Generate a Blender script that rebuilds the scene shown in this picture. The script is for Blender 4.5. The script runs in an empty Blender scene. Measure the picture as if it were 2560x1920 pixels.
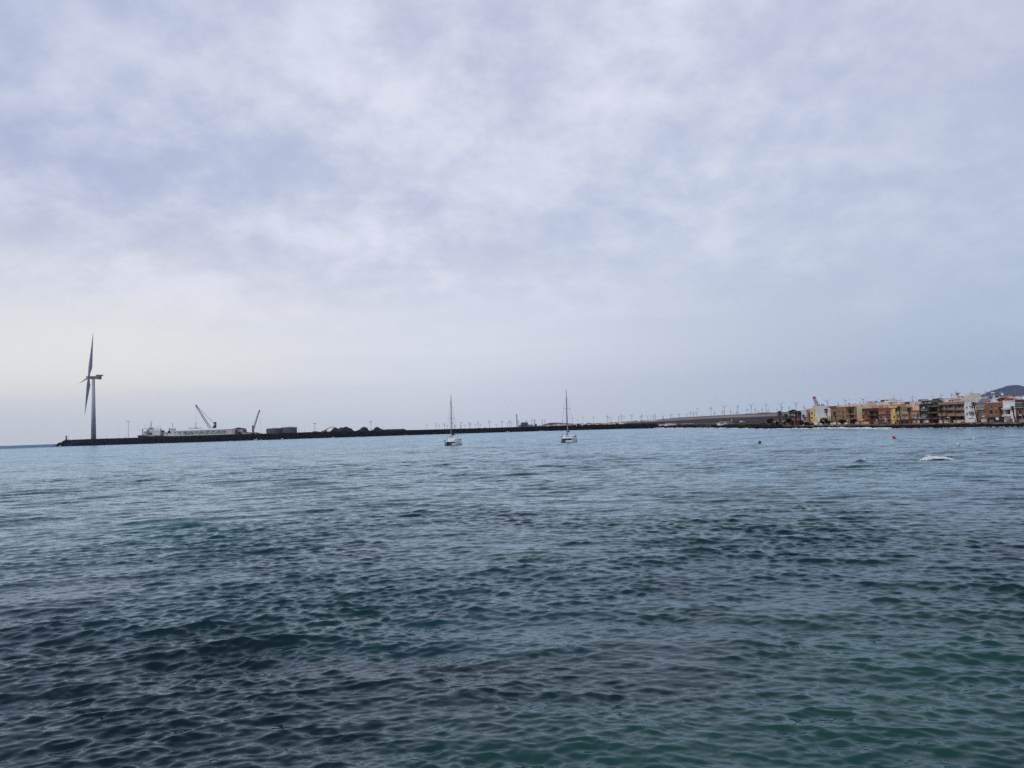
import bpy, math, random
import numpy as np
from mathutils import Matrix, Vector, noise as mnoise

scene = bpy.context.scene
R = math.radians
rng = random.Random(7)

# ------------------------------------------------------------------ camera
H = 6.0                       # eye height above the water
F_PX = 1997.0                 # focal length in pixels of a 2560 px wide picture
PITCH, ROLL = 3.11, -2.03
CAM_M = Matrix.Translation((0, 0, H)) @ Matrix.Rotation(R(90 + PITCH), 4, 'X') @ Matrix.Rotation(R(ROLL), 4, 'Z')
cd = bpy.data.cameras.new('camera')
cam = bpy.data.objects.new('camera', cd)
scene.collection.objects.link(cam)
cd.sensor_width = 36.0
cd.lens = 36.0 * F_PX / 2560.0
cd.clip_start = 0.1
cd.clip_end = 40000
cam.matrix_world = CAM_M
scene.camera = cam

# ------------------------------------------------------------------ world sky, sun, exposure
SUN_AZ, SUN_EL = R(-130), R(48)          # azimuth from +Y, clockwise positive


def lin1(v):
    v = v / 255.0
    return v / 12.92 if v <= 0.04045 else ((v + 0.055) / 1.055) ** 2.4


def lin(r, g, b):
    return (lin1(r), lin1(g), lin1(b), 1.0)


class NT:
    """tiny helper round a node tree"""
    def __init__(self, tree):
        self.t = tree

    def n(self, kind, **kw):
        nd = self.t.nodes.new(kind)
        for k, v in kw.items():
            setattr(nd, k, v)
        return nd

    def l(self, a, b):
        self.t.links.new(a, b)

    def put(self, sock, v):
        if isinstance(v, bpy.types.NodeSocket):
            self.l(v, sock)
        else:
            sock.default_value = v

    def math(self, op, a, b=0.0, c=None, clamp=False):
        m = self.n('ShaderNodeMath', operation=op, use_clamp=clamp)
        self.put(m.inputs[0], a)
        self.put(m.inputs[1], b)
        if c is not None:
            self.put(m.inputs[2], c)
        return m.outputs[0]

    def vmath(self, op, a, b=(0, 0, 0)):
        m = self.n('ShaderNodeVectorMath', operation=op)
        self.put(m.inputs[0], a)
        if op == 'SCALE':
            self.put(m.inputs[3], b)
        else:
            self.put(m.inputs[1], b)
        return m.outputs['Value'] if op in ('LENGTH', 'DOT_PRODUCT', 'DISTANCE') else m.outputs[0]

    def mix(self, f, a, b, mode='MIX'):
        m = self.n('ShaderNodeMix', data_type='RGBA', blend_type=mode)
        self.put(m.inputs[0], f)
        self.put(m.inputs[6], a)
        self.put(m.inputs[7], b)
        return m.outputs[2]

    def noise(self, vec, scale, detail=3, rough=0.5, dist=0.0):
        m = self.n('ShaderNodeTexNoise')
        self.put(m.inputs['Vector'], vec)
        m.inputs['Scale'].default_value = scale
        m.inputs['Detail'].default_value = detail
        m.inputs['Roughness'].default_value = rough
        m.inputs['Distortion'].default_value = dist
        return m

    def rng(self, v, a, b, c=0.0, d=1.0, smooth=True):
        m = self.n('ShaderNodeMapRange', interpolation_type='SMOOTHSTEP' if smooth else 'LINEAR')
        self.put(m.inputs[0], v)
        for i, x in enumerate((a, b, c, d)):
            m.inputs[i + 1].default_value = x
        return m.outputs[0]


w = bpy.data.worlds.new('World')
scene.world = w
w.use_nodes = True
w.node_tree.nodes.clear()
T = NT(w.node_tree)
out = T.n('ShaderNodeOutputWorld')
bg = T.n('ShaderNodeBackground')
bg.inputs[1].default_value = 0.1
T.l(bg.outputs[0], out.inputs[0])
sky = T.n('ShaderNodeTexSky', sky_type='NISHITA')
sky.sun_disc = False
sky.sun_elevation = SUN_EL
sky.sun_rotation = SUN_AZ
tc = T.n('ShaderNodeTexCoord')
D = T.vmath('NORMALIZE', tc.outputs['Generated'])
sp = T.n('ShaderNodeSeparateXYZ')
T.l(D, sp.inputs[0])
dx, dy, dz = sp.outputs
zc = T.math('ADD', T.math('MAXIMUM', dz, 0.0), 0.16)
cx = T.math('DIVIDE', dx, zc)
cy = T.math('DIVIDE', dy, zc)
cb = T.n('ShaderNodeCombineXYZ')
T.l(cx, cb.inputs[0])
T.l(cy, cb.inputs[1])
P = cb.outputs[0]
# broad masses, mid billows, fine wisps of an overcast layer
zc2 = T.math('ADD', T.math('MAXIMUM', dz, 0.0), 0.45)
cb2 = T.n('ShaderNodeCombineXYZ')
T.l(T.math('DIVIDE', dx, zc2), cb2.inputs[0])
T.l(T.math('DIVIDE', dy, zc2), cb2.inputs[1])
P2 = cb2.outputs[0]
n1 = T.noise(P, 0.85, 4, 0.5, 0.3).outputs[0]
n2 = T.noise(T.vmath('ADD', P2, (7.3, 2.1, 0)), 5.0, 5, 0.55, 0.15).outputs[0]
n3 = T.noise(T.vmath('ADD', P2, (1.3, 9.1, 3)), 13.0, 5, 0.6, 0.1).outputs[0]
v = T.math('ADD', T.math('MULTIPLY', n1, 0.30), T.math('ADD', T.math('MULTIPLY', n2, 0.38), T.math('MULTIPLY', n3, 0.26)))
v = T.rng(v, 0.36, 0.60)


def s10(c, k=1.12):
    return tuple(x * 10 * k for x in c[:3]) + (1.0,)


upper = T.mix(v, s10(lin(186, 191, 216)), s10(lin(228, 228, 240)))
# colour masses: some parts of the layer bluer, some more mauve
n4 = T.rng(T.noise(T.vmath('ADD', P, (3.1, 5.7, 1)), 0.6, 3, 0.5).outputs[0], 0.4, 0.6)
upper = T.mix(T.math('MULTIPLY', n4, 0.5), upper, T.mix(v, s10(lin(182, 195, 217)), s10(lin(212, 219, 233))))
# towards the right of the view the layer is a cooler grey blue, to the left warmer and paler near the sea
az = T.math('ARCTAN2', dx, dy)
right = T.rng(az, -0.15, 0.75)
# the low band of the sky
lowl = s10(lin(236, 232, 226))
lowc = s10(lin(226, 228, 236))
lowr = s10(lin(166, 179, 202))
left = T.rng(az, 0.0, -0.55)
low = T.mix(right, T.mix(left, lowc, lowl), lowr)
# streaky strata near the horizon
st = T.n('ShaderNodeCombineXYZ')
T.l(T.math('MULTIPLY', az, 1.2), st.inputs[0])
T.l(T.math('MULTIPLY', dz, 14.0), st.inputs[1])
ns = T.rng(T.noise(st.outputs[0], 1.6, 4, 0.5, 0.2).outputs[0], 0.35, 0.65)
low = T.mix(T.math('MULTIPLY', ns, 0.35), low, T.mix(0.5, low, s10(lin(190, 200, 216))))
cream = T.math('MULTIPLY', T.rng(T.math('ABSOLUTE', T.math('SUBTRACT', T.math('ADD', dz, T.math('MULTIPLY', T.math('SUBTRACT', ns, 0.5), 0.02)), 0.110)), 0.085, 0.0), T.rng(az, -0.18, -0.5))
low = T.mix(T.math('MULTIPLY', cream, 0.7), low, s10(lin(240, 238, 231)))
hz = T.rng(T.math('ADD', dz, T.math('MULTIPLY', T.math('SUBTRACT', n2, 0.5), 0.10)), 0.07, 0.27)
# a darker, bluer mass high on the left and a dimmer one high on the right
upper = T.mix(T.math('MULTIPLY', T.math('MULTIPLY', T.rng(T.math('ADD', az, T.math('MULTIPLY', T.math('SUBTRACT', n2, 0.5), 0.5)), -0.12, -0.60), T.rng(dz, 0.14, 0.40)), 0.5), upper, T.mix(v, s10(lin(156, 168, 202)), s10(lin(186, 194, 220))))
upper = T.mix(T.math('MULTIPLY', T.math('MULTIPLY', T.rng(T.math('ADD', az, T.math('MULTIPLY', T.math('SUBTRACT', n2, 0.5), 0.5)), 0.28, 0.65), T.rng(dz, 0.14, 0.34)), 0.5), upper, s10(lin(176, 185, 208)))
cloud = T.mix(hz, low, upper)
# the right-hand half of the layer is thicker and darker low down
dark = T.math('MULTIPLY', right, T.rng(dz, 0.42, 0.08))
cloud = T.mix(T.math('MULTIPLY', dark, 0.55), cloud, s10(lin(176, 192, 212)))
# dim blue belt just over the sea
belt = T.rng(dz, 0.07, 0.0)
cloud = T.mix(T.math('MULTIPLY', belt, 0.45), cloud, s10(lin(182, 194, 208)))
# the sky behind stays the same grey layer; its unseen top is dimmed to darken the water
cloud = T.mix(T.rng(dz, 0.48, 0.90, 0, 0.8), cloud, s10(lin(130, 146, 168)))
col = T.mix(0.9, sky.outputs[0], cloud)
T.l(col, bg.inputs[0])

sd = bpy.data.lights.new('sun', 'SUN')
sd.energy = 1.2
sd.angle = R(20)
sd.color = (1.0, 0.97, 0.93)
sun = bpy.data.objects.new('sun', sd)
scene.collection.objects.link(sun)
sv = Vector((math.sin(SUN_AZ) * math.cos(SUN_EL), math.cos(SUN_AZ) * math.cos(SUN_EL), math.sin(SUN_EL)))
sun.rotation_euler = sv.to_track_quat('Z', 'Y').to_euler()

vs = scene.view_settings
vs.view_transform = 'Standard'
vs.look = 'None'
vs.exposure = 0.0
vs.gamma = 1.0
vs.use_curve_mapping = False
cy_ = scene.cycles
cy_.use_denoising = False
cy_.max_bounces = 6
cy_.diffuse_bounces = 2
cy_.glossy_bounces = 3
cy_.transmission_bounces = 2
cy_.volume_bounces = 0
cy_.transparent_max_bounces = 6
cy_.caustics_reflective = False
cy_.caustics_refractive = False

# ------------------------------------------------------------------ pixel <-> world (pixels of the 2560 x 1920 photograph)
RM = CAM_M.to_3x3()


def ray(px, py):
    return RM @ Vector(((px - 1280) / F_PX, -(py - 960) / F_PX, -1.0))


def at(px, py, d):
    """the point seen at that pixel whose distance along +Y is d"""
    r = ray(px, py)
    return Vector((0, 0, H)) + r * (d / r.y)


def ground(px, py, z=0.0):
    r = ray(px, py)
    return Vector((0, 0, H)) + r * ((z - H) / r.z)


def hor(px):
    return 1114.0 - 0.0355 * px


def col_at(px, d, z=0.0):
    """point on the vertical through pixel column px (taken at the horizon) at distance d"""
    p = at(px, hor(px), d)
    return Vector((p.x, p.y, z))


# ------------------------------------------------------------------ materials
MATS = {}


def mat(name, c, rough=0.75, spec=0.3, var=0.12, scale=1.5, metal=0.0, bump=0.0, streak=False, c2=None):
    """c is a linear base colour; var adds soft grain, streak draws weather runs down walls"""
    if name in MATS:
        return MATS[name]
    m = bpy.data.materials.new(name)
    m.use_nodes = True
    t = NT(m.node_tree)
    b = m.node_tree.nodes['Principled BSDF']
    b.inputs['Roughness'].default_value = rough
    b.inputs['Specular IOR Level'].default_value = spec
    b.inputs['Metallic'].default_value = metal
    tcn = t.n('ShaderNodeTexCoord')
    vec = tcn.outputs['Object']
    if streak:
        mp = t.n('ShaderNodeMapping')
        mp.inputs['Scale'].default_value = (1, 1, 0.18)
        t.l(vec, mp.inputs[0])
        vec2 = mp.outputs[0]
    else:
        vec2 = vec
    n = t.noise(vec2, scale, 5, 0.6)
    f = t.rng(n.outputs[0], 0.3, 0.7)
    c = tuple(c[:3])
    lo = tuple(x * (1 - var * 1.6) for x in c) + (1,)
    hi = tuple(min(0.9, x * (1 + var)) for x in c) + (1,)
    if c2:
        lo = tuple(c2[:3]) + (1,)
    t.l(t.mix(f, lo, hi), b.inputs['Base Color'])
    if bump:
        bn = t.n('ShaderNodeBump')
        bn.inputs['Strength'].default_value = bump
        bn.inputs['Distance'].default_value = 0.1
        t.l(t.noise(vec, scale * 4, 4).outputs[0], bn.inputs['Height'])
        t.l(bn.outputs[0], b.inputs['Normal'])
    MATS[name] = m
    return m


def paint(r, g, b, key=None, **kw):
    """wall paint whose sunless look in the photograph is about this sRGB colour"""
    c = [x / 0.84 for x in lin(r, g, b)[:3]]
    g_ = sum(c) / 3
    c = [x * 0.76 + g_ * 0.24 for x in c]
    if r > b + 25 and r - g > 30 and r < 180:
        c = [c[0] * 0.97, c[1] * 1.05, c[2] * 1.0]
    k = min(1.0, 0.78 / max(c))
    c = tuple(x * k for x in c)
    kw.setdefault('streak', True)
    kw.setdefault('scale', 0.8)
    return mat(key or 'paint_%d_%d_%d' % (r, g, b), c, **kw)


glass = mat('window_glass', (0.02, 0.025, 0.03), rough=0.08, spec=0.6, var=0.3)
glass_green = mat('green_glass', (0.10, 0.16, 0.15), rough=0.1, spec=0.6, var=0.2)
white_pvc = mat('white_frame', (0.7, 0.7, 0.7), rough=0.5, var=0.05)
dark_frame = mat('dark_frame', (0.03, 0.028, 0.026), rough=0.5)
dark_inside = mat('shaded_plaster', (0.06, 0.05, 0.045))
basalt = mat('basalt_rock', (0.010, 0.0095, 0.010), rough=0.9, var=0.5, scale=0.35, spec=0.15)
concrete = mat('weathered_concrete', (0.28, 0.26, 0.24), var=0.2, scale=0.5)
dark_conc = mat('dark_concrete', (0.012, 0.011, 0.012), var=0.35, scale=0.1, spec=0.15)
steel = mat('grey_steel', (0.30, 0.31, 0.33), rough=0.5, var=0.1)
dark_steel = mat('dark_steel', (0.06, 0.06, 0.07), rough=0.5)
white_paint = mat('white_gloss', (0.75, 0.75, 0.74), rough=0.35, var=0.05)
turb_white = mat('turbine_coat', (0.62, 0.63, 0.64), rough=0.5, var=0.04, scale=0.1)

# ------------------------------------------------------------------ object helpers
COL = scene.collection


def thing(name, label, cat, loc=(0, 0, 0), rotz=0.0, group=None, kind=None):
    o = bpy.data.objects.new(name, None)
    COL.objects.link(o)
    o.matrix_world = Matrix.Translation(loc) @ Matrix.Rotation(rotz, 4, 'Z')
    WM[o.name] = o.matrix_world.copy()
    return tag(o, label, cat, group, kind)


WM = {}


def tag(o, label=None, cat=None, group=None, kind=None):
    if label:
        o['label'] = label
    if cat:
        o['category'] = cat
    if group:
        o['group'] = group
    if kind:
        o['kind'] = kind
    return o


class MB:
    def __init__(self):
        self.v, self.f = [], []

    def box(self, x0, y0, z0, x1, y1, z1, tf=None):
        b = len(self.v)
        for z in (z0, z1):
            for (x, y) in ((x0, y0), (x1, y0), (x1, y1), (x0, y1)):
                p = Vector((x, y, z))
                self.v.append(tf(p) if tf else p)
        for q in ((0, 3, 2, 1), (4, 5, 6, 7), (0, 1, 5, 4), (1, 2, 6, 5), (2, 3, 7, 6), (3, 0, 4, 7)):
            self.f.append(tuple(b + i for i in q))
        return self

    def quad(self, *pts):
        b = len(self.v)
        self.v += [Vector(p) for p in pts]
        self.f.append(tuple(range(b, b + len(pts))))
        return self

    def tube(self, pts, rad, n=8, cap=True):
        pts = [Vector(p) for p in pts]
        if not isinstance(rad, (list, tuple)):
            rad = [rad] * len(pts)
        b = len(self.v)
        for i, p in enumerate(pts):
            d = (pts[min(i + 1, len(pts) - 1)] - pts[max(i - 1, 0)]).normalized()
            a = Vector((0, 0, 1)) if abs(d.z) < 0.9 else Vector((1, 0, 0))
            s = d.cross(a).normalized()
            t = d.cross(s)
            for k in range(n):
                q = 2 * math.pi * k / n
                self.v.append(p + (s * math.cos(q) + t * math.sin(q)) * rad[i])
        for i in range(len(pts) - 1):
            for k in range(n):
                k2 = (k + 1) % n
                self.f.append((b + i * n + k, b + i * n + k2, b + (i + 1) * n + k2, b + (i + 1) * n + k))
        if cap:
            self.f.append(tuple(b + k for k in reversed(range(n))))
            self.f.append(tuple(b + (len(pts) - 1) * n + k for k in range(n)))
        return self

    def blob(self, c, rx, ry, rz, jit=0.25, sub=1, r=rng):
        """a lumpy rock or clump from an icosphere"""
        vs_, fs_ = ICO[sub]
        b = len(self.v)
        for p in vs_:
            k = 1 + r.uniform(-jit, jit)
            self.v.append(Vector((c[0] + p[0] * rx * k, c[1] + p[1] * ry * k, c[2] + p[2] * rz * k)))
        self.f += [tuple(b + i for i in f) for f in fs_]
        return self

    def prism(self, poly, d0, d1, axis='Y'):
        """poly = world points (vertical outline), extruded along a world vector"""
        a = [Vector(p) for p in poly]
        e0, e1 = Vector(d0), Vector(d1)
        b = len(self.v)
        n = len(a)
        self.v += [p + e0 for p in a] + [p + e1 for p in a]
        self.f.append(tuple(b + i for i in range(n)))
        self.f.append(tuple(b + n + i for i in reversed(range(n))))
        for i in range(n):
            j = (i + 1) % n
            self.f.append((b + j, b + i, b + n + i, b + n + j))
        return self

    def build(self, name, m, parent=None, smooth=False):
        me = bpy.data.meshes.new(name)
        vs_ = self.v
        root = parent
        if parent is not None:
            M = ROOT.get(parent.name, parent.name)
            inv = WM[M].inverted()
            vs_ = [inv @ p for p in vs_]
            # centre a part's own origin at the parent's frame: identity local transform
        me.from_pydata([tuple(p) for p in vs_], [], self.f)
        me.materials.append(m)
        if smooth:
            me.polygons.foreach_set('use_smooth', [True] * len(me.polygons))
        me.update()
        o = bpy.data.objects.new(name, me)
        COL.objects.link(o)
        if parent is not None:
            o.parent = parent
            ROOT[o.name] = ROOT.get(parent.name, parent.name)
        return o


ROOT = {}


def _ico(sub):
    t = (1 + 5 ** 0.5) / 2
    v_ = [Vector(p).normalized() for p in ((-1, t, 0), (1, t, 0), (-1, -t, 0), (1, -t, 0), (0, -1, t), (0, 1, t), (0, -1, -t), (0, 1, -t), (t, 0, -1), (t, 0, 1), (-t, 0, -1), (-t, 0, 1))]
    f_ = [(0, 11, 5), (0, 5, 1), (0, 1, 7), (0, 7, 10), (0, 10, 11), (1, 5, 9), (5, 11, 4), (11, 10, 2), (10, 7, 6), (7, 1, 8), (3, 9, 4), (3, 4, 2), (3, 2, 6), (3, 6, 8), (3, 8, 9), (4, 9, 5), (2, 4, 11), (6, 2, 10), (8, 6, 7), (9, 8, 1)]
    for _ in range(sub):
        mid, g = {}, []

        def m(a, b):
            k = (min(a, b), max(a, b))
            if k not in mid:
                v_.append(((v_[a] + v_[b]) / 2).normalized())
                mid[k] = len(v_) - 1
            return mid[k]
        for a, b, c in f_:
            ab, bc, ca = m(a, b), m(b, c), m(c, a)
            g += [(a, ab, ca), (b, bc, ab), (c, ca, bc), (ab, bc, ca)]
        f_ = g
    return v_, f_


ICO = {0: _ico(0), 1: _ico(1), 2: _ico(2)}


def single(mb, name, m, label, cat, loc, group=None, kind=None, smooth=False):
    """a thing that is one mesh, its origin at loc"""
    loc = Vector(loc)
    me = bpy.data.meshes.new(name)
    me.from_pydata([tuple(p - loc) for p in mb.v], [], mb.f)
    me.materials.append(m)
    if smooth:
        me.polygons.foreach_set('use_smooth', [True] * len(me.polygons))
    me.update()
    o = bpy.data.objects.new(name, me)
    o.location = loc
    COL.objects.link(o)
    WM[o.name] = Matrix.Translation(loc)
    return tag(o, label, cat, group, kind)


def np_mesh(name, verts, faces, m, smooth=True):
    me = bpy.data.meshes.new(name)
    nv, nf = len(verts), len(faces)
    me.vertices.add(nv)
    me.vertices.foreach_set('co', np.ascontiguousarray(verts, np.float32).ravel())
    me.loops.add(nf * 4)
    me.loops.foreach_set('vertex_index', np.ascontiguousarray(faces, np.int32).ravel())
    me.polygons.add(nf)
    me.polygons.foreach_set('loop_start', np.arange(nf, dtype=np.int32) * 4)
    if smooth:
        me.polygons.foreach_set('use_smooth', np.ones(nf, bool))
    me.materials.append(m)
    me.update(calc_edges=True)
    o = bpy.data.objects.new(name, me)
    COL.objects.link(o)
    return o


def grid_faces(nr, nc):
    i = np.arange(nr - 1)[:, None] * nc + np.arange(nc - 1)[None, :]
    i = i.ravel()
    return np.stack([i, i + 1, i + nc + 1, i + nc], 1)


def interp(x, pts):
    return float(np.interp(x, [p[0] for p in pts], [p[1] for p in pts]))

# ================================================================== THE SEA
sm = bpy.data.materials.new('sea_water')
sm.use_nodes = True
t = NT(sm.node_tree)
sm.node_tree.nodes.remove(sm.node_tree.nodes['Principled BSDF'])
w_diff = t.n('ShaderNodeBsdfDiffuse')
w_glos = t.n('ShaderNodeBsdfAnisotropic', distribution='MULTI_GGX')
w_glos.inputs['Color'].default_value = (0.79, 0.945, 1.0, 1)
w_fres = t.n('ShaderNodeFresnel')
w_fres.inputs['IOR'].default_value = 1.333
w_mix = t.n('ShaderNodeMixShader')
t.l(w_fres.outputs[0], w_mix.inputs[0])
t.l(w_diff.outputs[0], w_mix.inputs[1])
t.l(w_glos.outputs[0], w_mix.inputs[2])
t.l(w_mix.outputs[0], sm.node_tree.nodes['Material Output'].inputs['Surface'])
geo = t.n('ShaderNodeNewGeometry')
pos = geo.outputs['Position']
flat = t.vmath('MULTIPLY', pos, (1, 1, 0))
# sandy shoals under the water show as turquoise, weed and depth as navy
base = t.mix(t.rng(t.noise(flat, 0.012, 3, 0.5).outputs[0], 0.4, 0.62), (0.0008, 0.008, 0.012, 1), (0.002, 0.028, 0.030, 1))
wob = t.vmath('SCALE', t.vmath('SUBTRACT', t.noise(flat, 0.13, 3, 0.6).outputs['Color'], (0.5, 0.5, 0.5)), 9.0)
fp = t.vmath('ADD', flat, wob)
SHOALS = [  # px, py, half width across, half depth (m), strength, green
    (2330, 1660, 4.5, 5.5, 1.0, 1), (2130, 1790, 3.5, 2.6, 0.9, 1), (1620, 1850, 3.8, 2.2, 0.9, 1), (1900, 1900, 4.2, 2.0, 0.9, 1), (1350, 1920, 3, 1.6, 0.6, 1),
    (1180, 1560, 4.5, 3.5, 0.5, 0), (700, 1480, 7, 6, 0.35, 0), (2480, 1590, 6, 6, 0.7, 1),
    (420, 1340, 14, 11, 0.65, 0), (150, 1330, 12, 10, 0.45, 0), (1000, 1250, 30, 14, 0.2, 0), (1700, 1400, 12, 10, 0.25, 0),
]
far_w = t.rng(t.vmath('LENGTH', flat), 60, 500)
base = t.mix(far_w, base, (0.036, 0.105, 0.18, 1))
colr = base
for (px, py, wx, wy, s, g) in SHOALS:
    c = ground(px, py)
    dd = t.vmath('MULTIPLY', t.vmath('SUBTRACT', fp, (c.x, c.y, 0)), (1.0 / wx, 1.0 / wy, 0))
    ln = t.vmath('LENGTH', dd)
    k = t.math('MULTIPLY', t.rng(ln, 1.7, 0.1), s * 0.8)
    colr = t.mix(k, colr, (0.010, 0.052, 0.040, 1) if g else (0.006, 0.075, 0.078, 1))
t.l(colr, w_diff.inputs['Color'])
# ripples too fine for the mesh, as normal perturbation whose strength is stored per vertex
at_s = t.n('ShaderNodeAttribute', attribute_name='ripple')
wind = t.rng(t.noise(t.vmath('MULTIPLY', flat, (0.35, 1.0, 0)), 0.030, 5, 0.65).outputs[0], 0.36, 0.64, 0.78, 1.22)
r1 = t.vmath('SUBTRACT', t.noise(t.vmath('MULTIPLY', flat, (0.6, 1.0, 0)), 1.5, 3, 0.6).outputs['Color'], (0.5, 0.5, 0.5))
r2 = t.vmath('SUBTRACT', t.noise(t.vmath('MULTIPLY', flat, (0.7, 1.0, 0)), 9.0, 3, 0.65).outputs['Color'], (0.5, 0.5, 0.5))
r3 = t.vmath('SUBTRACT', t.noise(t.vmath('MULTIPLY', flat, (0.45, 1.0, 0)), 5.5, 3, 0.55, 0.5).outputs['Color'], (0.5, 0.5, 0.5))
amp = t.math('MULTIPLY', at_s.outputs['Fac'], wind)
# unresolved wavelets widen the reflection (roughness = sqrt(slope spread)), coarser ones tilt it
t.l(t.math('SQRT', t.math('MULTIPLY', amp, 0.20)), w_glos.inputs['Roughness'])
dn = t.vmath('ADD', t.vmath('SCALE', r1, t.math('MULTIPLY', amp, 2.4)), t.vmath('ADD', t.vmath('SCALE', r2, 0.14), t.vmath('SCALE', r3, t.math('MULTIPLY', t.rng(t.noise(flat, 0.35, 3, 0.6).outputs[0], 0.38, 0.62, 0.25, 0.85), 1.0))))
# clumps of steeper wave fronts, running with the wind towards -Y, show as dark flecks further out
fl = t.rng(t.noise(t.vmath('MULTIPLY', flat, (0.42, 1.0, 0)), 0.55, 4, 0.72, 0.4).outputs[0], 0.50, 0.68)
fl2 = t.rng(t.noise(t.vmath('MULTIPLY', flat, (0.55, 1.0, 0)), 0.085, 7, 0.80, 0.3).outputs[0], 0.50, 0.66)
dist_ = t.vmath('LENGTH', flat)
fl = t.math('ADD', t.math('MULTIPLY', fl, t.rng(dist_, 35, 150, 0, 0.85)), t.math('MULTIPLY', fl2, t.rng(dist_, 90, 260, 0, 0.65)))
fl = t.math('MULTIPLY', fl, wind)
# outside the breakwater the open sea is steeper
fxyz = t.n('ShaderNodeSeparateXYZ')
t.l(flat, fxyz.inputs[0])
open_sea = t.math('MULTIPLY', t.rng(dist_, 1300, 2200), t.rng(t.math('DIVIDE', fxyz.outputs[0], fxyz.outputs[1]), -0.40, -0.56))
fl = t.math('ADD', fl, t.math('MULTIPLY', open_sea, 1.5))
fb = t.n('ShaderNodeCombineXYZ')
t.l(t.math('MULTIPLY', fl, -0.04), fb.inputs[0])
t.l(t.math('MULTIPLY', fl, -0.38), fb.inputs[1])
dn = t.vmath('MULTIPLY', t.vmath('ADD', dn, fb.outputs[0]), (1, 1, 0))
nn = t.vmath('NORMALIZE', t.vmath('ADD', geo.outputs['Normal'], dn))
for s_ in (w_glos, w_fres):
    t.l(nn, s_.inputs['Normal'])

rs = [8.5]
while rs[-1] < 13000:
    r_ = rs[-1]
    k = 1.0026 if r_ < 60 else (1.0042 if r_ < 160 else (1.009 if r_ < 700 else 1.04))
    rs.append(r_ * k)
rs = np.array(rs)
naz = 820
azs = np.radians(np.linspace(-42, 42, naz))
daz = azs[1] - azs[0]
dr = np.gradient(rs)
sp_ = np.maximum(dr, rs * daz)
RR, AA = np.meshgrid(rs, azs, indexing='ij')
X = RR * np.sin(AA)
Y = RR * np.cos(AA)
Z = np.zeros_like(X)
OX = np.zeros_like(X)
OY = np.zeros_like(X)
nr_ = np.random.default_rng(11)
lost = np.zeros(len(rs)) + 0.02 ** 2
comps = []
NW = 110
for i in range(NW):
    lam = 0.15 * (7.0 / 0.15) ** ((i + nr_.random()) / NW)
    slope = 0.040 * math.exp(-((math.log(lam) - math.log(0.40)) / 1.3) ** 2) + 0.008
    if lam > 2.5:
        slope = 0.016
    ph0 = nr_.random() * 2 * math.pi
    sprd = nr_.normal() * (0.28 if lam > 2.0 else (0.38 if lam > 0.5 else 0.50))
    # the same sea, its trains bending a little: to the left they run one way, to the right the other
    comps.append((lam, math.radians(-71) + sprd, slope, ph0, 0))
    comps.append((lam * 1.01, math.radians(-107) + sprd, slope, ph0 + 2.0, 1))
# gusts: patches where the short waves are steeper
gust = 1.0 + 0.22 * np.sin(X * 0.9 + 2.0 * np.sin(Y * 0.37)) * np.sin(Y * 0.7 + 1.5 * np.sin(X * 0.31 + 2)) + 0.48 * np.sin(X * 0.21 + 1.3 * np.sin(Y * 0.11)) * np.sin(Y * 0.17 + 0.9 * np.sin(X * 0.09 + 1.0))
side_w = 1 / (1 + np.exp(-(X + 1.0) / (2.5 + 0.10 * Y)))
WA_ = np.sqrt(1 - side_w)
WB_ = np.sqrt(side_w)
for lam, th, slope, ph, sd_ in comps:
    k = 2 * math.pi / lam
    a = slope / k
    wgt = np.clip((lam / sp_ - 2.0) / 2.0, 0, 1)
    lost += (1 - wgt ** 2) * slope ** 2 * 0.25
    nrow = int(np.searchsorted(-wgt, 0.0, side='left')) if wgt[-1] == 0 else len(rs)
    nrow = max(2, int((wgt > 0).sum()))
    xs, ys = X[:nrow], Y[:nrow]
    arg = k * (math.cos(th) * xs + math.sin(th) * ys) + ph
    ww = (wgt[:nrow, None] * a) * gust[:nrow] * (WB_ if sd_ else WA_)[:nrow]
    Z[:nrow] += ww * np.cos(arg)
    sn = np.sin(arg) * ww
    q = 0.95 if lam > 0.6 else 0.6
    OX[:nrow] -= q * math.cos(th) * sn
    OY[:nrow] -= q * math.sin(th) * sn
# the breaking swell on the right
bl, br = ground(2150, 1157), ground(2400, 1150)
bc = (bl + br) / 2
bd = (br - bl)
half = bd.length / 2
bd.normalize()
bn = Vector((-bd.y, bd.x, 0))
uu = (X - bc.x) * bd.x + (Y - bc.y) * bd.y
vv = (X - bc.x) * bn.x + (Y - bc.y) * bn.y
vv = vv - 0.35 * np.sin(uu * 0.7)
uun = uu / half
hgt = 0.50 * np.exp(-((uun - 0.48) / 0.36) ** 2) + 0.36 * np.exp(-((uun + 0.98) / 0.10) ** 2) + 0.10 * np.exp(-((uun + 0.3) / 0.5) ** 2)
prof = np.where(vv < 0, np.exp(-(vv / 0.55) ** 2), np.exp(-(vv / 1.6) ** 2))
Z += hgt * prof


def swell_z(u, v):
    un = u / half
    h_ = 0.50 * math.exp(-((un - 0.48) / 0.36) ** 2) + 0.36 * math.exp(-((un + 0.98) / 0.10) ** 2) + 0.10 * math.exp(-((un + 0.3) / 0.5) ** 2)
    v = v - 0.35 * math.sin(u * 0.7)
    return h_ * (math.exp(-(v / 0.55) ** 2) if v < 0 else math.exp(-(v / 1.6) ** 2))


edge = np.clip((np.radians(42) - np.abs(AA)) / math.radians(2), 0, 1)
edge = edge * np.clip((RR - 8.5) / 0.8, 0, 1)
V = np.stack([X + OX * edge, Y + OY * edge, Z * edge], -1).reshape(-1, 3)
Fq = grid_faces(len(rs), naz)
ripple = np.repeat(np.sqrt(lost), naz)
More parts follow.
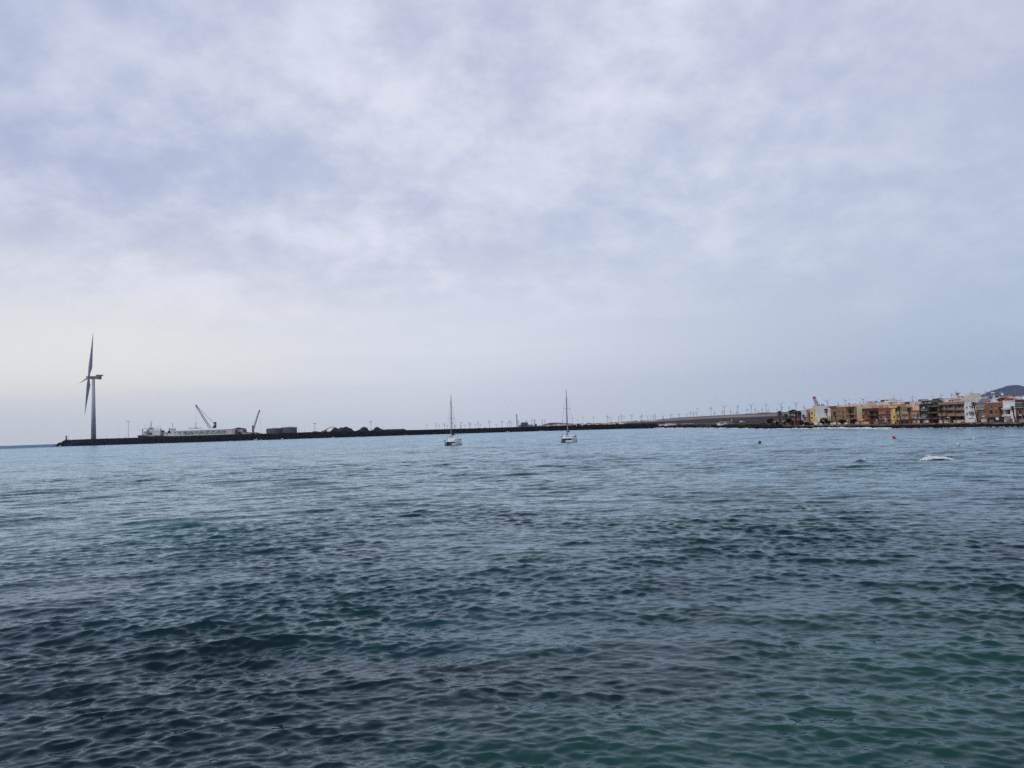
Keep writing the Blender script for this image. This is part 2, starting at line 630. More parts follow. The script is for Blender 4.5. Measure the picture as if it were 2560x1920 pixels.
# the rest of the sea, out of view: behind, to the sides and under the camera, calm sheets joined on
off = len(V)
a2 = np.radians(np.concatenate([np.linspace(42, 318, 70)]))
r2_ = np.array([8.5, 40, 200, 1000, 4000, 13000.0])
R2, A2 = np.meshgrid(r2_, a2, indexing='ij')
V2 = np.stack([R2 * np.sin(A2), R2 * np.cos(A2), 0 * R2], -1).reshape(-1, 3)
F2 = grid_faces(len(r2_), len(a2)) + off
a3 = np.radians(np.linspace(-42, 318, 130))
R3, A3 = np.meshgrid(np.array([0.01, 8.5]), a3, indexing='ij')
V3 = np.stack([R3 * np.sin(A3), R3 * np.cos(A3), 0 * R3], -1).reshape(-1, 3)
F3 = grid_faces(2, len(a3)) + off + len(V2)
openw = 1 + 5.0 * np.clip((RR - 1500) / 600, 0, 1) * np.clip((-X / RR - 0.40) / 0.1, 0, 1)
ripple = ripple * openw.ravel()
rip = np.concatenate([ripple, np.full(len(V2) + len(V3), 0.12)])
Vall = np.concatenate([V, V2, V3])
Fall = np.concatenate([Fq, F2, F3])
sea = np_mesh('sea', Vall, Fall, sm)
atr = sea.data.attributes.new('ripple', 'FLOAT', 'POINT')
atr.data.foreach_set('value', rip.astype(np.float32))
tag(sea, 'wind-rippled blue green sea filling the foreground', None, None, 'structure')

foam = mat('white_foam', (0.90, 0.90, 0.90), rough=0.8, var=0.10, scale=3.0)
# foam of the breaking swell: it spills down the face that looks at the shore wall
mb = MB()
fr = random.Random(3)
for i in range(2000):
    px_ = fr.uniform(2295, 2377)
    un = (px_ - 2275) / 125.0
    u_ = un * half
    hf = interp(px_, [(2294, .10), (2305, .30), (2318, .52), (2326, .66), (2331, .54), (2345, .50), (2360, .46), (2370, .30), (2378, .10)])
    low = interp(px_, [(2294, -.05), (2305, 0.0), (2318, .10), (2330, .20), (2345, .26), (2360, .28), (2370, .16), (2378, .05)])
    f = fr.random() ** .8
    if mnoise.noise(Vector((px_ * .35, f * 3.0, 0))) + .30 < fr.random() * .44:
        continue
    z_ = low + (hf - low) * f
    v_ = 0.35 * math.sin(u_ * 0.7) - 0.1 - 0.75 * (1 - z_ / .66)
    p = bc + bd * u_ + bn * v_
    s_ = fr.uniform(0.025, 0.068) * (1.0 if f < .85 else .5)
    mb.blob((p.x, p.y, z_ + fr.uniform(-.03, .03)), s_ * 1.7, s_ * 1.2, s_ * 0.8, 0.3, 0, fr)
for i in range(70):
    px_ = 2296 - abs(fr.gauss(0, 16))
    u_ = (px_ - 2275) / 125.0 * half
    v_ = 0.35 * math.sin(u_ * 0.7) + fr.uniform(-.9, -.5)
    p = bc + bd * u_ + bn * v_
    s_ = fr.uniform(0.015, 0.04)
    mb.blob((p.x, p.y, swell_z(u_, v_) + .02), s_ * 3, s_ * 1.5, s_ * .5, 0.3, 0, fr)
for i in range(60):
    px_ = fr.gauss(2326, 4)
    u_ = (px_ - 2275) / 125.0 * half
    p = bc + bd * u_ + bn * (0.35 * math.sin(u_ * 0.7) + .1)
    s_ = fr.uniform(0.015, 0.035)
    mb.blob((p.x, p.y, .5 + fr.random() * .28), s_, s_, s_, 0.3, 0, fr)
for i in range(50):
    u_ = (-0.94 + fr.random() * 0.06) * half
    p = bc + bd * u_ + bn * (0.35 * math.sin(u_ * 0.7) + fr.uniform(-0.1, 0.3))
    s_ = fr.uniform(0.02, 0.045)
    mb.blob((p.x, p.y, .30 + fr.random() * 0.14), s_, s_, s_, 0.3, 0, fr)
single(mb, 'breaking_wave_foam', foam, 'white foam tumbling down the breaking wave in front of the mooring buoys', 'foam', bc, kind='stuff')

# ================================================================== LAND
SHORE = [(1500, 2300), (1560, 1500), (1590, 905), (1640, 795), (1700, 700), (1760, 640), (1800, 590), (1850, 520), (1900, 452), (1950, 432), (2000, 420), (2080, 392), (2215, 330), (2345, 306), (2485, 286), (2560, 271), (2640, 258), (2760, 236)]


def shore_d(px):
    if px < 1500:
        return 2300.0 + (1500 - px) * 1.0
    return interp(px, SHORE)


SKYL = [(1040, 0.2), (1340, 0.8), (1500, 2.2), (1560, 4.0), (1640, 6.3), (1700, 9.8), (1800, 11.6), (1880, 12.9), (1950, 14), (2100, 15), (2500, 17), (2760, 17)]


def land_z(px, d):
    ds = shore_d(px)
    e = interp(px, SKYL)
    if d < ds + 14:
        return -1.5 + 2.8 * max(0, min(1, (d - ds + 4) / 12.0))
    low = 1.3 + 1.0 * min(1, (d - ds - 14) / 300.0)
    k = e / 12.0
    E = float(np.interp(d, [950, 1400, 2500, 3000, 13000], [-7.5, 4 * k, 9.5 * k, 12 * k, 12 * k * 0.98]))
    if px < 1560:
        k2 = min(1.0, max(0.0, (d - ds) / 500))
        return low + k2 * max(0, H + d * e / F_PX - low)
    z = H + d * E / F_PX
    if d < 950:
        f = max(0, (d - max(ds + 14, 560)) / max(1, 950 - max(ds + 14, 560)))
        return low * (1 - f) + (H - 950 * 7.5 / F_PX) * f if f < 1 else z
    return z


pxs = np.concatenate([np.arange(1040, 1560, 10), np.arange(1560, 2800, 5)])
V, nf = [], []
NR = 90
for px in pxs:
    ds = shore_d(px) - 6
    rows = np.concatenate([ds + np.array([0, 4, 8, 12, 16, 20]), (ds + 20) * (12600.0 / (ds + 20)) ** (np.arange(1, NR - 5) / (NR - 6))])
    for d in rows:
        p = col_at(px, d)
        z = land_z(px, d)
        if d > shore_d(px) + 60:
            z += (mnoise.noise(Vector((p.x * 0.006, p.y * 0.006, 0))) * 0.8) * min(1, d / 2500) * 1.2
        V.append((p.x, p.y, z))
V = np.array(V)
Fl = grid_faces(len(pxs), NR)
gm = bpy.data.materials.new('volcanic_ground')
gm.use_nodes = True
t = NT(gm.node_tree)
b = gm.node_tree.nodes['Principled BSDF']
b.inputs['Roughness'].default_value = 0.95
b.inputs['Specular IOR Level'].default_value = 0.1
geo = t.n('ShaderNodeNewGeometry')
pos = geo.outputs['Position']
sx = t.n('ShaderNodeSeparateXYZ')
t.l(pos, sx.inputs[0])
wy = t.math('ADD', sx.outputs[1], t.math('MULTIPLY', t.math('SUBTRACT', t.noise(pos, 0.004, 3, 0.6).outputs[0], 0.5), 700.0))
c1 = t.mix(t.rng(t.noise(pos, 0.05, 4, 0.6).outputs[0], 0.35, 0.65), (0.050, 0.036, 0.026, 1), (0.10, 0.075, 0.05, 1))
c2 = t.mix(t.rng(t.noise(pos, 0.01, 4, 0.6).outputs[0], 0.35, 0.65), (0.024, 0.018, 0.020, 1), (0.050, 0.036, 0.034, 1))
c3 = t.mix(t.rng(t.noise(pos, 0.006, 4, 0.6).outputs[0], 0.35, 0.65), (0.17, 0.12, 0.10, 1), (0.33, 0.25, 0.20, 1))
c = t.mix(t.rng(wy, 820, 900), c1, c2)
c = t.mix(t.rng(wy, 1380, 1560), c, c3)
c = t.mix(t.rng(wy, 2600, 2750), c, (0.06, 0.05, 0.05, 1))
t.l(c, b.inputs['Base Color'])
land = np_mesh('land', V, Fl, gm)
tag(land, 'dark volcanic coastal plain rising gently behind the shore', None, None, 'structure')

# mountain on the right, mesa behind the far town
mm = mat('far_mountain_rock', (0.055, 0.042, 0.042), rough=1, spec=0.05, var=0.35, scale=0.0012)


def hill(name, prof, D0, depth, label, m):
    """prof: skyline pixels; a ridge with slopes falling to both sides of it"""
    V = []
    n = 60
    xs = np.linspace(prof[0][0], prof[-1][0], n)
    nd = 24
    for px in xs:
        y = interp(px, prof)
        top = at(px, y, D0)
        for j in range(nd):
            s = j / (nd - 1) * 2 - 1
            f = 1 - abs(s) ** 1.4
            d = D0 + s * depth
            p = col_at(px, d)
            wv = 1 + 0.10 * mnoise.noise(Vector((p.x * 0.004, p.y * 0.004, 3))) * (1 - f) * 4 * f
            V.append((p.x, p.y, -3 + (top.z + 3) * f * wv))
    return tag(np_mesh(name, np.array(V), grid_faces(n, nd), m), label, None, None, 'structure')


hill('mountain', [(2380, 1012), (2429, 991.5), (2456, 987), (2477, 978), (2498, 971.6), (2511, 968), (2520, 964), (2537, 962), (2552, 962), (2562, 965), (2590, 977), (2640, 985), (2720, 1005)], 11300, 1200, 'hazy blue flat topped mountain behind the rooftops on the right', mm)
hill('hill', [(1330, 1068), (1352, 1063), (1368, 1058.5), (1376, 1056.6), (1400, 1056.4), (1405, 1057.6), (1440, 1059), (1500, 1061)], 3600, 350, 'low dark mesa behind the pale houses of the far town', mat('mesa_rock', (0.05, 0.04, 0.045), rough=1, var=0.3, scale=0.01))

# ================================================================== THE BREAKWATER
JET = [(139, 7.0), (150, 7.3), (200, 7.8), (320, 8.35), (500, 8.95), (680, 9.35), (840, 9.75), (1040, 10.4), (1160, 10.8), (1300, 11.4), (1450, 12.4), (1560, 13.5), (1640, 14.9)]
CRY = [(139, 1114.5), (146, 1108), (156, 1104.5), (165, 1099.8), (235, 1097), (320, 1094.7), (440, 1090.3), (590, 1085.5), (680, 1083.4), (760, 1080.6), (840, 1078.0), (1000, 1075.2), (1040, 1074.6), (1160, 1071.4), (1300, 1067.4), (1420, 1063.3), (1560, 1059.9), (1640, 1058.5)]


def jd(px):
    return 11982.0 / interp(px, JET)


def crest_z(px):
    return at(px, interp(px, CRY), jd(px) + 12).z


jw = thing('breakwater', 'long black rock breakwater reaching across the bay from the left', None, (col_at(800, jd(800))), kind='structure')
xs = np.concatenate([np.arange(139, 175, 3), np.arange(175, 1645, 8)])
V = []
for px in xs:
    d0 = jd(px)
    cz = crest_z(px)
    sc = min(1.0, max(0.15, (px - 136) / 30.0))
    for dd, z in ((0, -2), (2, 0.2), (11, cz * 0.93), (11.5, cz), (14.5, cz), (14.6, cz - 2.4), (60 * sc + 15, cz - 2.4), (60 * sc + 15.5, -2)):
        p = col_at(px, d0 + dd)
        V.append(tuple(p.xy) + (min(z, cz),))
mb = MB()
mb.v = [Vector(p) for p in V]
mb.f = [tuple(int(i) for i in f) for f in grid_faces(len(xs), 8)]
mb.build('crest_wall', dark_conc, jw)
# armour rocks on its sea side
rr = random.Random(5)
mb = MB()
px = 141.0
while px < 1640:
    d0 = jd(px)
    cz = crest_z(px)
    mpp = d0 / F_PX
    for k in range(5):
        f = (k + rr.random()) / 5
        q = px + rr.uniform(-2, 2)
        p = col_at(q, jd(q) + 11 * f)
        s = rr.uniform(0.9, 1.9) * (0.7 if px < 165 else 1)
        mb.blob((p.x, p.y, max(0.1, cz * 0.93 * f - (0.3 if f > 0.85 else 0))), s * 1.2, s, s * 0.85, 0.22, 0, rr)
    px += 2.3 / mpp
# tumble of rocks at the tip
for i in range(90):
    q = rr.uniform(139, 168)
    p = col_at(q, jd(q) + rr.uniform(-3, 12))
    top = max(0.5, crest_z(q) - 0.6)
    s = rr.uniform(1.0, 2.2)
    mb.blob((p.x, p.y, rr.uniform(0, top)), s * 1.3, s, s * 0.9, 0.25, 0, rr)
for i in range(5):
    q = 132.5 + i * 2.2
    p = col_at(q, jd(140) + 2)
    mb.blob((p.x, p.y, 0.3), 1.6, 1.2, 0.8, 0.25, 0, rr)
tag(mb.build('armour_rocks', basalt, jw), kind='stuff')

# foam where the sea meets rock
mb = MB()
fr = random.Random(9)


def surf(px, d, n, wx, wy, h, sz, mbx):
    for i in range(n):
        q = px + fr.uniform(-wx, wx)
        p = col_at(q, d + fr.uniform(-wy, wy))
        s = fr.uniform(0.6, 1.2) * sz
        mbx.blob((p.x, p.y, fr.random() * h), s * 2.0, s, s * 0.45, 0.3, 0, fr)


for (px, n, wx, h, sz) in ((142, 8, 3, .5, .8), (152, 14, 3, 1.6, .9), (639, 26, 4.5, 1.2, .6), (641.5, 16, .7, 3.6, .26), (653, 5, 1.5, .5, .6), (705, 12, 1.4, 1.3, .6), (722, 4, 3, .2, .5), (833, 8, 3, .6, .6), (575, 5, 2, .4, .5), (897, 5, 4, .3, .5), (1010, 6, 8, .2, .5), (1270, 12, 5, .7, .5), (1360, 14, 14, .5, .5), (1560, 6, 8, .3, .4), (1090, 5, 9, .3, .5), (400, 8, 14, .3, .5)):
    surf(px, jd(px) - 1.0, n, wx, 0.8, h, sz, mb)
single(mb, 'breakwater_surf', foam, 'small white splashes where the sea breaks against the black breakwater', 'foam', col_at(700, jd(700)), kind='stuff')

mb = MB()
px = 1605.0
while px < 2600:
    d = shore_d(px)
    # strongest by the headland and in front of the palms, weak to the right
    s = 1.0 if px < 1720 else (1.1 if px < 1990 else (1.0 if px < 2230 else 0.45))
    pulse = max(0, mnoise.noise(Vector((px * 0.045, 2.0, 0)))) + (0.5 if 1860 < px < 1890 or 1640 < px < 1660 or 1690 < px < 1705 or 2030 < px < 2225 else 0.05)
    n = int(1 + 6.5 * pulse * s)
    surf(px, d - 0.5, n, 3, 2.5, 0.5 * pulse * s + 0.05, 0.42 * s * d / 400 + 0.1, mb)
    if 1960 < px < 2225:
        surf(px, d - 14, int(1 + 5 * max(0, mnoise.noise(Vector((px * 0.03, 9.0, 0))) + 0.4)), 3, 1.2, 0.1, 0.3, mb)
    px += 3.2
single(mb, 'shore_surf', foam, 'white surf washing along the foot of the seafront rocks', 'foam', col_at(2080, shore_d(2080)), kind='stuff')

# rocks of the natural shore
mb = MB()
px = 1575.0
while px < 2620:
    ds = shore_d(px)
    st_ = 1.4 * F_PX / ds
    for k in range(4):
        f = (k + rr.random()) / 4
        q = px + rr.uniform(-2, 2)
        p = col_at(q, shore_d(q) + 8 * f)
        s = rr.uniform(0.5, 1.05)
        mb.blob((p.x, p.y, 0.05 + 0.85 * f), s * 1.3, s, s * 0.7, 0.25, 0, rr)
    px += st_
# headland rocks left of the palms
for (x0, x1, dd0, dd1, h_) in ((1648, 1740, 2, 30, 1.6), (1780, 1885, 2, 40, 1.4), (1885, 1950, 2, 20, 1.0)):
    for i in range(int((x1 - x0) * 3)):
        q = rr.uniform(x0, x1)
        f = rr.random()
        p = col_at(q, shore_d(q) + dd0 + (dd1 - dd0) * f)
        s = rr.uniform(0.6, 1.3)
        mb.blob((p.x, p.y, 0.9 + h_ * f * 0.8), s * 1.4, s, s * 0.7, 0.25, 0, rr)
single(mb, 'shore_rocks', basalt, 'black lava rocks lining the water along the whole seafront', 'rocks', col_at(2080, shore_d(2080)), kind='stuff')

# ------------------------------------------------------------------ the big wind turbine


def airfoil_blade(root, axis, length, chord, edge_dir, thick_dir, name, m, parent, twist=0.0):
    """a tapered blade from root along axis; edge_dir is the chord direction"""
    mb = MB()
    n = 14
    st = 12
    for i in range(n + 1):
        s = i / n
        c = chord * (0.42 + (1 - 0.42) * min(1, s / 0.22) ** 1.3) if s < 0.22 else chord * (1 - ((s - 0.22) / 0.78) ** 0.9 * 0.93)
        th = (0.42 * chord * 0.95) * (1 - s) ** 1.1 if s < 0.22 else c * 0.20
        th = max(th, 0.05 * chord * (1 - s) + 0.02)
        tw = twist * (1 - s)
        e = edge_dir * math.cos(tw) + thick_dir * math.sin(tw)
        f = thick_dir * math.cos(tw) - edge_dir * math.sin(tw)
        ctr = root + axis * (length * s) + e * (c * 0.18 * min(1, s / 0.22)) - thick_dir * 0.0
        for k in range(st):
            q = 2 * math.pi * k / st
            mb.v.append(ctr + e * (math.cos(q) * c / 2) + f * (math.sin(q) * th / 2))
    for i in range(n):
        for k in range(st):
            k2 = (k + 1) % st
            mb.f.append((i * st + k, i * st + k2, (i + 1) * st + k2, (i + 1) * st + k))
    mb.f.append(tuple(reversed(range(st))))
    mb.f.append(tuple(n * st + k for k in range(st)))
    return mb.build(name, m, parent, smooth=True)


TD = jd(235) + 30
base = col_at(234, TD, crest_z(235) - 2.4)
hubp = at(221.5, 942.0, TD - 2)
towtop = at(233.6, 948.5, TD)
turb_grey = mat('turbine_grey_coat', (0.42, 0.42, 0.44), rough=0.45, var=0.08, scale=0.05, streak=True)
blade_grey = mat('blade_coat', (0.34, 0.36, 0.40), rough=0.4, var=0.05, scale=0.05)
bt = thing('wind_turbine', 'tall grey wind turbine towering over the end of the black breakwater', 'wind turbine', base)
mb = MB()
mpp = TD / F_PX
mb.tube([base, base + (Vector((towtop.x, towtop.y, 0)) - Vector((base.x, base.y, 0))) + Vector((0, 0, towtop.z - base.z))], [5.9 * mpp, 3.4 * mpp], 28)
mb.build('tower', turb_grey, bt, smooth=True)
axd = (at(221.5, 942, TD - 20) - at(243, 943.2, TD + 8)).normalized()
axd = Vector((-0.62, -0.78, 0.04)).normalized()
side = Vector((axd.y, -axd.x, 0)).normalized()
rust = mat('stained_nacelle', (0.20, 0.15, 0.15), rough=0.7, var=0.45, scale=0.15)


def nb(mb_, x0, z0, x1, z1, half_w, dd=0.0):
    """box whose outline in the picture runs x0..x1, top z0 bottom z1"""
    p = [at(x0, z0, TD + dd), at(x1, z0, TD + dd), at(x1, z1, TD + dd), at(x0, z1, TD + dd)]
    mb_.prism(p, (0, -half_w, 0), (0, half_w, 0))
    return mb_


mb = MB()
nb(mb, 224, 940.6, 242, 947.6, 3.4)
nb(mb, 241.9, 939.8, 251.6, 948.2, 3.8)
mb.build('nacelle', rust, bt)
mb = MB()
mb.prism([at(240, 939.9, TD), at(243, 936.6, TD), at(248.5, 936.6, TD), at(251.5, 939.9, TD)], (0, -2.6, 0), (0, 2.6, 0))
mb.build('cooler', rust, bt)
mb = MB()
nb(mb, 249, 939.1, 256.5, 939.9, 3.2)
for xx in (252.4, 254.4, 256.2):
    nb(mb, xx - .15, 936.9, xx + .15, 939.1, 3.2)
nb(mb, 250.5, 936.9, 256.4, 937.3, 3.2)
mb.build('hoist_platform', mat('platform_paint', (0.35, 0.3, 0.28)), bt)
mb = MB()
hb = hubp
back = at(226.5, 943.2, TD)
mb.tube([at(214.6, 942.2, TD - 2), at(215.6, 942.3, TD - 2), at(218, 942.5, TD - 2), at(223, 942.8, TD), at(225.5, 943, TD)], [0.3 * mpp, 1.7 * mpp, 2.7 * mpp, 3.3 * mpp, 3.0 * mpp], 20)
mb.build('hub', blade_grey, bt, smooth=True)
for (tipx, tipy, tdd, cw, tone) in ((232.5, 833, 0, 8.6, 0), (211.5, 1036.5, 10, 8.3, 1), (197.0, 959, -45, 4.2, 2)):
    tip = at(tipx, tipy, TD + tdd)
    ax = (tip - hubp)
    L = ax.length
    ax.normalize()
    view = (hubp - Vector((0, 0, H))).normalized()
    ed = ax.cross(view).normalized()
    if ed.x < 0:
        ed = -ed
    if tone == 2:
        ed = Vector((0.3, 0.2, -1)).normalized()
        ed = (ed - ax * ed.dot(ax)).normalized()
    th = ax.cross(ed).normalized()
    # chord turned off the picture plane so that the flat of the blade catches sky (upper) or sea light (lower)
    tilt = (0.55, -0.55, 0.3)[tone]
    if th.dot(view) > 0:
        th = -th
    if tone == 0:
        tilt = -0.5
    ed2 = ed * math.cos(tilt) + th * math.sin(tilt)
    th2 = th * math.cos(tilt) - ed * math.sin(tilt)
    airfoil_blade(hubp + ed * 0.2, ax, L, cw * mpp / math.cos(tilt), ed2, th2, 'blade', blade_grey if tone != 1 else turb_grey, bt, twist=0.15)  # lower blade takes the paler coat to stand in for light on it

# ------------------------------------------------------------------ beacon, masts and posts on the breakwater


def pole_thing(name, label, cat, px, ytop, d, r, m, zb=None, group=None, head=None, n=6):
    top = at(px, ytop, d)
    zb = crest_z(px) - 2.4 if zb is None else zb
    bs = Vector((top.x, top.y, zb))
    o = thing(name, label, cat, bs, group=group)
    mb = MB().tube([bs, top], [r, r * 0.6], n)
    mb.build('pole', m, o)
    if head:
        head(o, top)
    return o


# striped beacon at the tip
bd_ = jd(166) + 11.5
c0 = col_at(165.6, bd_, crest_z(166) - 0.2)
bk = thing('harbour_beacon', 'small beacon with yellow and black bands at the tip of the breakwater', 'beacon', c0)
zt = [at(165.6, y, bd_).z for y in (1100.2, 1096.8, 1093.8, 1090.6)]
yel = mat('beacon_yellow', (0.55, 0.38, 0.10), rough=0.5)
blk = mat('beacon_black', (0.012, 0.012, 0.014), rough=0.5)
for i, (m_, r_) in enumerate(((blk, 1.55), (yel, 1.5), (blk, 1.45))):
    MB().tube([(c0.x, c0.y, zt[i]), (c0.x, c0.y, zt[i + 1])], [r_, r_ - 0.05], 16).build('band', m_, bk)
MB().tube([(c0.x, c0.y, zt[3]), (c0.x, c0.y, zt[3] + 0.25)], 1.9, 16).build('gallery', blk, bk)
MB().tube([(c0.x, c0.y, zt[3] + 0.25), (c0.x, c0.y, zt[3] + 1.3)], 0.8, 10).build('lantern', mat('lantern_red', (0.45, 0.12, 0.12)), bk)
pole_thing('post', 'thin pole standing just right of the striped beacon', 'pole', 170.3, 1087.5, jd(170) + 14, 0.28, dark_steel)
for px, y, lab in ((267, 1087, 'thin street light pole right of the big turbine tower'), (296.5, 1086.5, 'thin pole left of the tall floodlight mast on the breakwater')):
    def arm(o, top):
        MB().tube([top, top + Vector((-2.0, 0, 0.3))], 0.15, 5).build('arm', steel, o)
    pole_thing('lamp_post', lab, 'lamp post', px, y, jd(px) + 40, 0.25, steel, head=arm)
pole_thing('signal_frame', 'low post with a crossbar left of the tall floodlight mast', 'post', 314.5, 1092.0, jd(314) + 20, 0.3, dark_steel, head=lambda o, top: MB().box(top.x - 2, top.y - .2, top.z - .6, top.x + 2, top.y + .2, top.z).build('crossbar', dark_steel, o))


def flood_head(w_):
    def f(o, top):
        m_ = MB().tube([top + Vector((0, 0, -0.3)), top + Vector((0, 0, 0.3))], w_ * 0.55, 12)
        m_.build('head_ring', steel, o)
        for k in range(6):
            q = k * math.pi / 3
            p = top + Vector((math.cos(q) * w_ * 0.8, math.sin(q) * w_ * 0.8, -0.25))
            MB().box(p.x - .55, p.y - .55, p.z - .3, p.x + .55, p.y + .55, p.z + .4).build('floodlight', steel, o)
    return f


for px, y, lab in ((320.6, 1053, 'tallest floodlight mast, left of the fishing ship'), (787, 1058.5, 'floodlight mast between the grey tanks and the yellow loading boom'), (927, 1053.8, 'floodlight mast between two black heaps'), (889, 1056.0 + 15, 'short floodlight mast in front of the largest black heap')):
    if px == 889:
        continue
    pole_thing('floodlight_mast', lab, 'light mast', px, y, jd(px) + 45, 0.42, steel, head=flood_head(3.4 if px < 400 else 2.2), group='floodlight masts on the breakwater', n=8)
for px, y0, lab in ((848.5, 1070, 'short pale post in front of the largest black heap'), (902, 1070.5, 'short pale post at the left foot of the middle black heap')):
    pole_thing('post', lab, 'pole', px, y0, jd(px) + 13, 0.45, concrete)
for px, y0, lab in ((760.5, 1071, 'thin pole right of the grey tanks, taller one'), (747, 1068, 'thin faint pole hard against the right tank'), (1007.5, 1064, 'thin pole over the right end of the long black bank'), (956.5, 1062, 'thin pole right of the rightmost black heap')):
    pole_thing('post', lab, 'pole', px, y0, jd(px) + 50, 0.16, steel)
for px, y0, lab in ((1441.2, 1061.0, 'pale marker post below the little blue green shed'), (1456, 1062, 'pale marker post between shed and the mast on the right'), (1447.5, 1063.6, 'low pale marker post under the blue green shed')):
    pole_thing('marker_post', lab, 'post', px, y0, jd(px) + 9, 0.5, white_paint, zb=crest_z(px) * 0.6)

# ------------------------------------------------------------------ picture-outline helpers for the ships, cranes and sheds


def PB(mb_, x0, y0, x1, y1, d, th):
    """box seen between those pixels, front at distance d, th metres deep"""
    p = [at(x0, y0, d), at(x1, y0, d), at(x1, y1, d), at(x0, y1, d)]
    mb_.prism(p, (0, 0, 0), (0, th, 0))
    return mb_


def PP(mb_, pts, d, th):
    mb_.prism([at(x, y, d) for x, y in pts], (0, 0, 0), (0, th, 0))
    return mb_


def PT(mb_, pts, d, r, n=6, dz=None):
    mb_.tube([at(x, y, d if dz is None else d + dz[i]) for i, (x, y) in enumerate(pts)], r, n)
    return mb_


navy = mat('navy_hull', (0.010, 0.014, 0.035), rough=0.5, var=0.2)
ship_white = mat('ship_white', (0.70, 0.70, 0.71), rough=0.5, var=0.10, scale=0.1, streak=True)
gantry_yel = mat('gantry_yellow', (0.42, 0.27, 0.05), rough=0.6, var=0.15, scale=0.2)
SD = jd(390) + 110
sp_b = col_at(385, SD + 5, 0)
s1 = thing('trawler', 'white and navy fishing ship with yellow gantries moored behind the breakwater', 'ship', sp_b)
mb = MB()
hullp = [(347, 1088.2), (352, 1088.8), (372, 1090.2), (390, 1090.8), (396, 1089.0), (408, 1088.0), (409, 1104), (354, 1105)]
mb.prism([at(x, y, SD + 5) for x, y in hullp], (0, -6, 0), (0, 6, 0))
mb.build('hull', navy, s1)
mb = MB()
PB(mb, 352.5, 1086.6, 374, 1089.6, SD + 1, 9)
PB(mb, 374, 1087.4, 388, 1090.6, SD + .5, 10)
mb.build('bulwark', mat('bulwark_grey', (0.4, 0.4, 0.41)), s1)
mb = MB()
PB(mb, 358.5, 1078.5, 366, 1086.4, SD + 3, 6)
PB(mb, 370.6, 1076.4, 402, 1087.6, SD + 1.5, 9)
PB(mb, 391, 1080, 401.5, 1090, SD + 1.4, 4)
mb.build('deckhouse', ship_white, s1)
mb = MB()
PB(mb, 371.2, 1068.8, 381.4, 1075.9, SD + 3, 6)
PB(mb, 365, 1075.9, 392, 1076.4, SD + 2, 8)
mb.build('bridge', ship_white, s1)
for (x0, x1, y0, y1) in ((373.0, 375.2, 1070.2, 1072.6), (375.7, 378, 1070.2, 1072.6), (378.5, 380.6, 1070.2, 1072.6)):
    PB(MB(), x0, y0, x1, y1, SD + 2.9, .3).build('bridge_window', glass, s1)
for x0 in (360, 362.3, 381, 385, 389, 393):
    PB(MB(), x0, 1079, x0 + .8, 1079.8, SD + 1.3, .3).build('porthole', glass, s1)
mb = MB()
PP(mb, [(372.8, 1085.6), (373.5, 1082.5), (375.5, 1081.4), (378.5, 1081.6), (380, 1085.6)], SD + .6, 2)
mb.build('lifeboat', blk, s1)
for (xa, xb, y0, y1, rr_) in ((356.6, 369.0, 1072.2, 1087.0, .8), (390.5, 402.0, 1072.6, 1087.0, .7)):
    mb = MB()
    for dd in (0, 8):
        if xa < 380:
            PT(mb, [(xa, y1), (xa, y0)], SD + dd, .75)
            PT(mb, [(xb, y1), (xb, y0 - .3)], SD + dd, 1.1)
            PT(mb, [(xa, y0), (xb, y0 - .4)], SD + dd, .45)
        else:
            PT(mb, [(402, y0 - 1), (404.3, 1086)], SD + dd, 1.0)
            PT(mb, [(388, y0), (402, y0)], SD + dd, .55)
            PT(mb, [(401.2, y0 + 3), (401.2, 1087)], SD + dd, .3)
    for x_ in (xa, xb):
        PT(mb, [(x_, y0), (x_, y0)], SD, .4, dz=(0, 8))
    mb.build('gantry', gantry_yel, s1)
mb = MB()
PT(mb, [(377.8, 1068.8), (377.8, 1056.2)], SD + 5, .65)
PT(mb, [(377.8, 1056.2), (377.8, 1050)], SD + 5, .14)
PT(mb, [(372.5, 1056.4), (382.5, 1056.4)], SD + 5, .25)
PT(mb, [(375, 1061), (380.6, 1061)], SD + 5, .2)
PT(mb, [(373, 1069), (376, 1064.6)], SD + 5, .25)
PT(mb, [(383, 1069), (380, 1067)], SD + 5, .25)
mb.build('mast', gantry_yel, s1)
for pts, nm in (([(353, 1078.5), (346, 1072)], 'davit'), ([(362.6, 1071.8), (362.6, 1062)], 'antenna'), ([(389.6, 1072.3), (389.6, 1066.4), (401.6, 1066.4)], 'antenna'), ([(401.6, 1072), (401.6, 1065.8)], 'antenna'), ([(372.3, 1068), (372.3, 1064)], 'antenna'), ([(386, 1074.8), (392, 1072)], 'davit')):
    PT(MB(), pts, SD + 3, .2, 5).build(nm, steel, s1)
mb = MB()
PP(mb, [(403, 1086.2), (402.6, 1078), (404, 1075.5), (408.6, 1077.5), (409, 1080.5), (405.5, 1086)], SD + 2, 5)
mb.build('winch', mat('rusty_black', (0.05, 0.03, 0.025)), s1)
PB(MB(), 406, 1080, 410.3, 1089.5, SD + 1, 6).build('stern_house', mat('grey_blue_paint', (0.25, 0.28, 0.33)), s1)

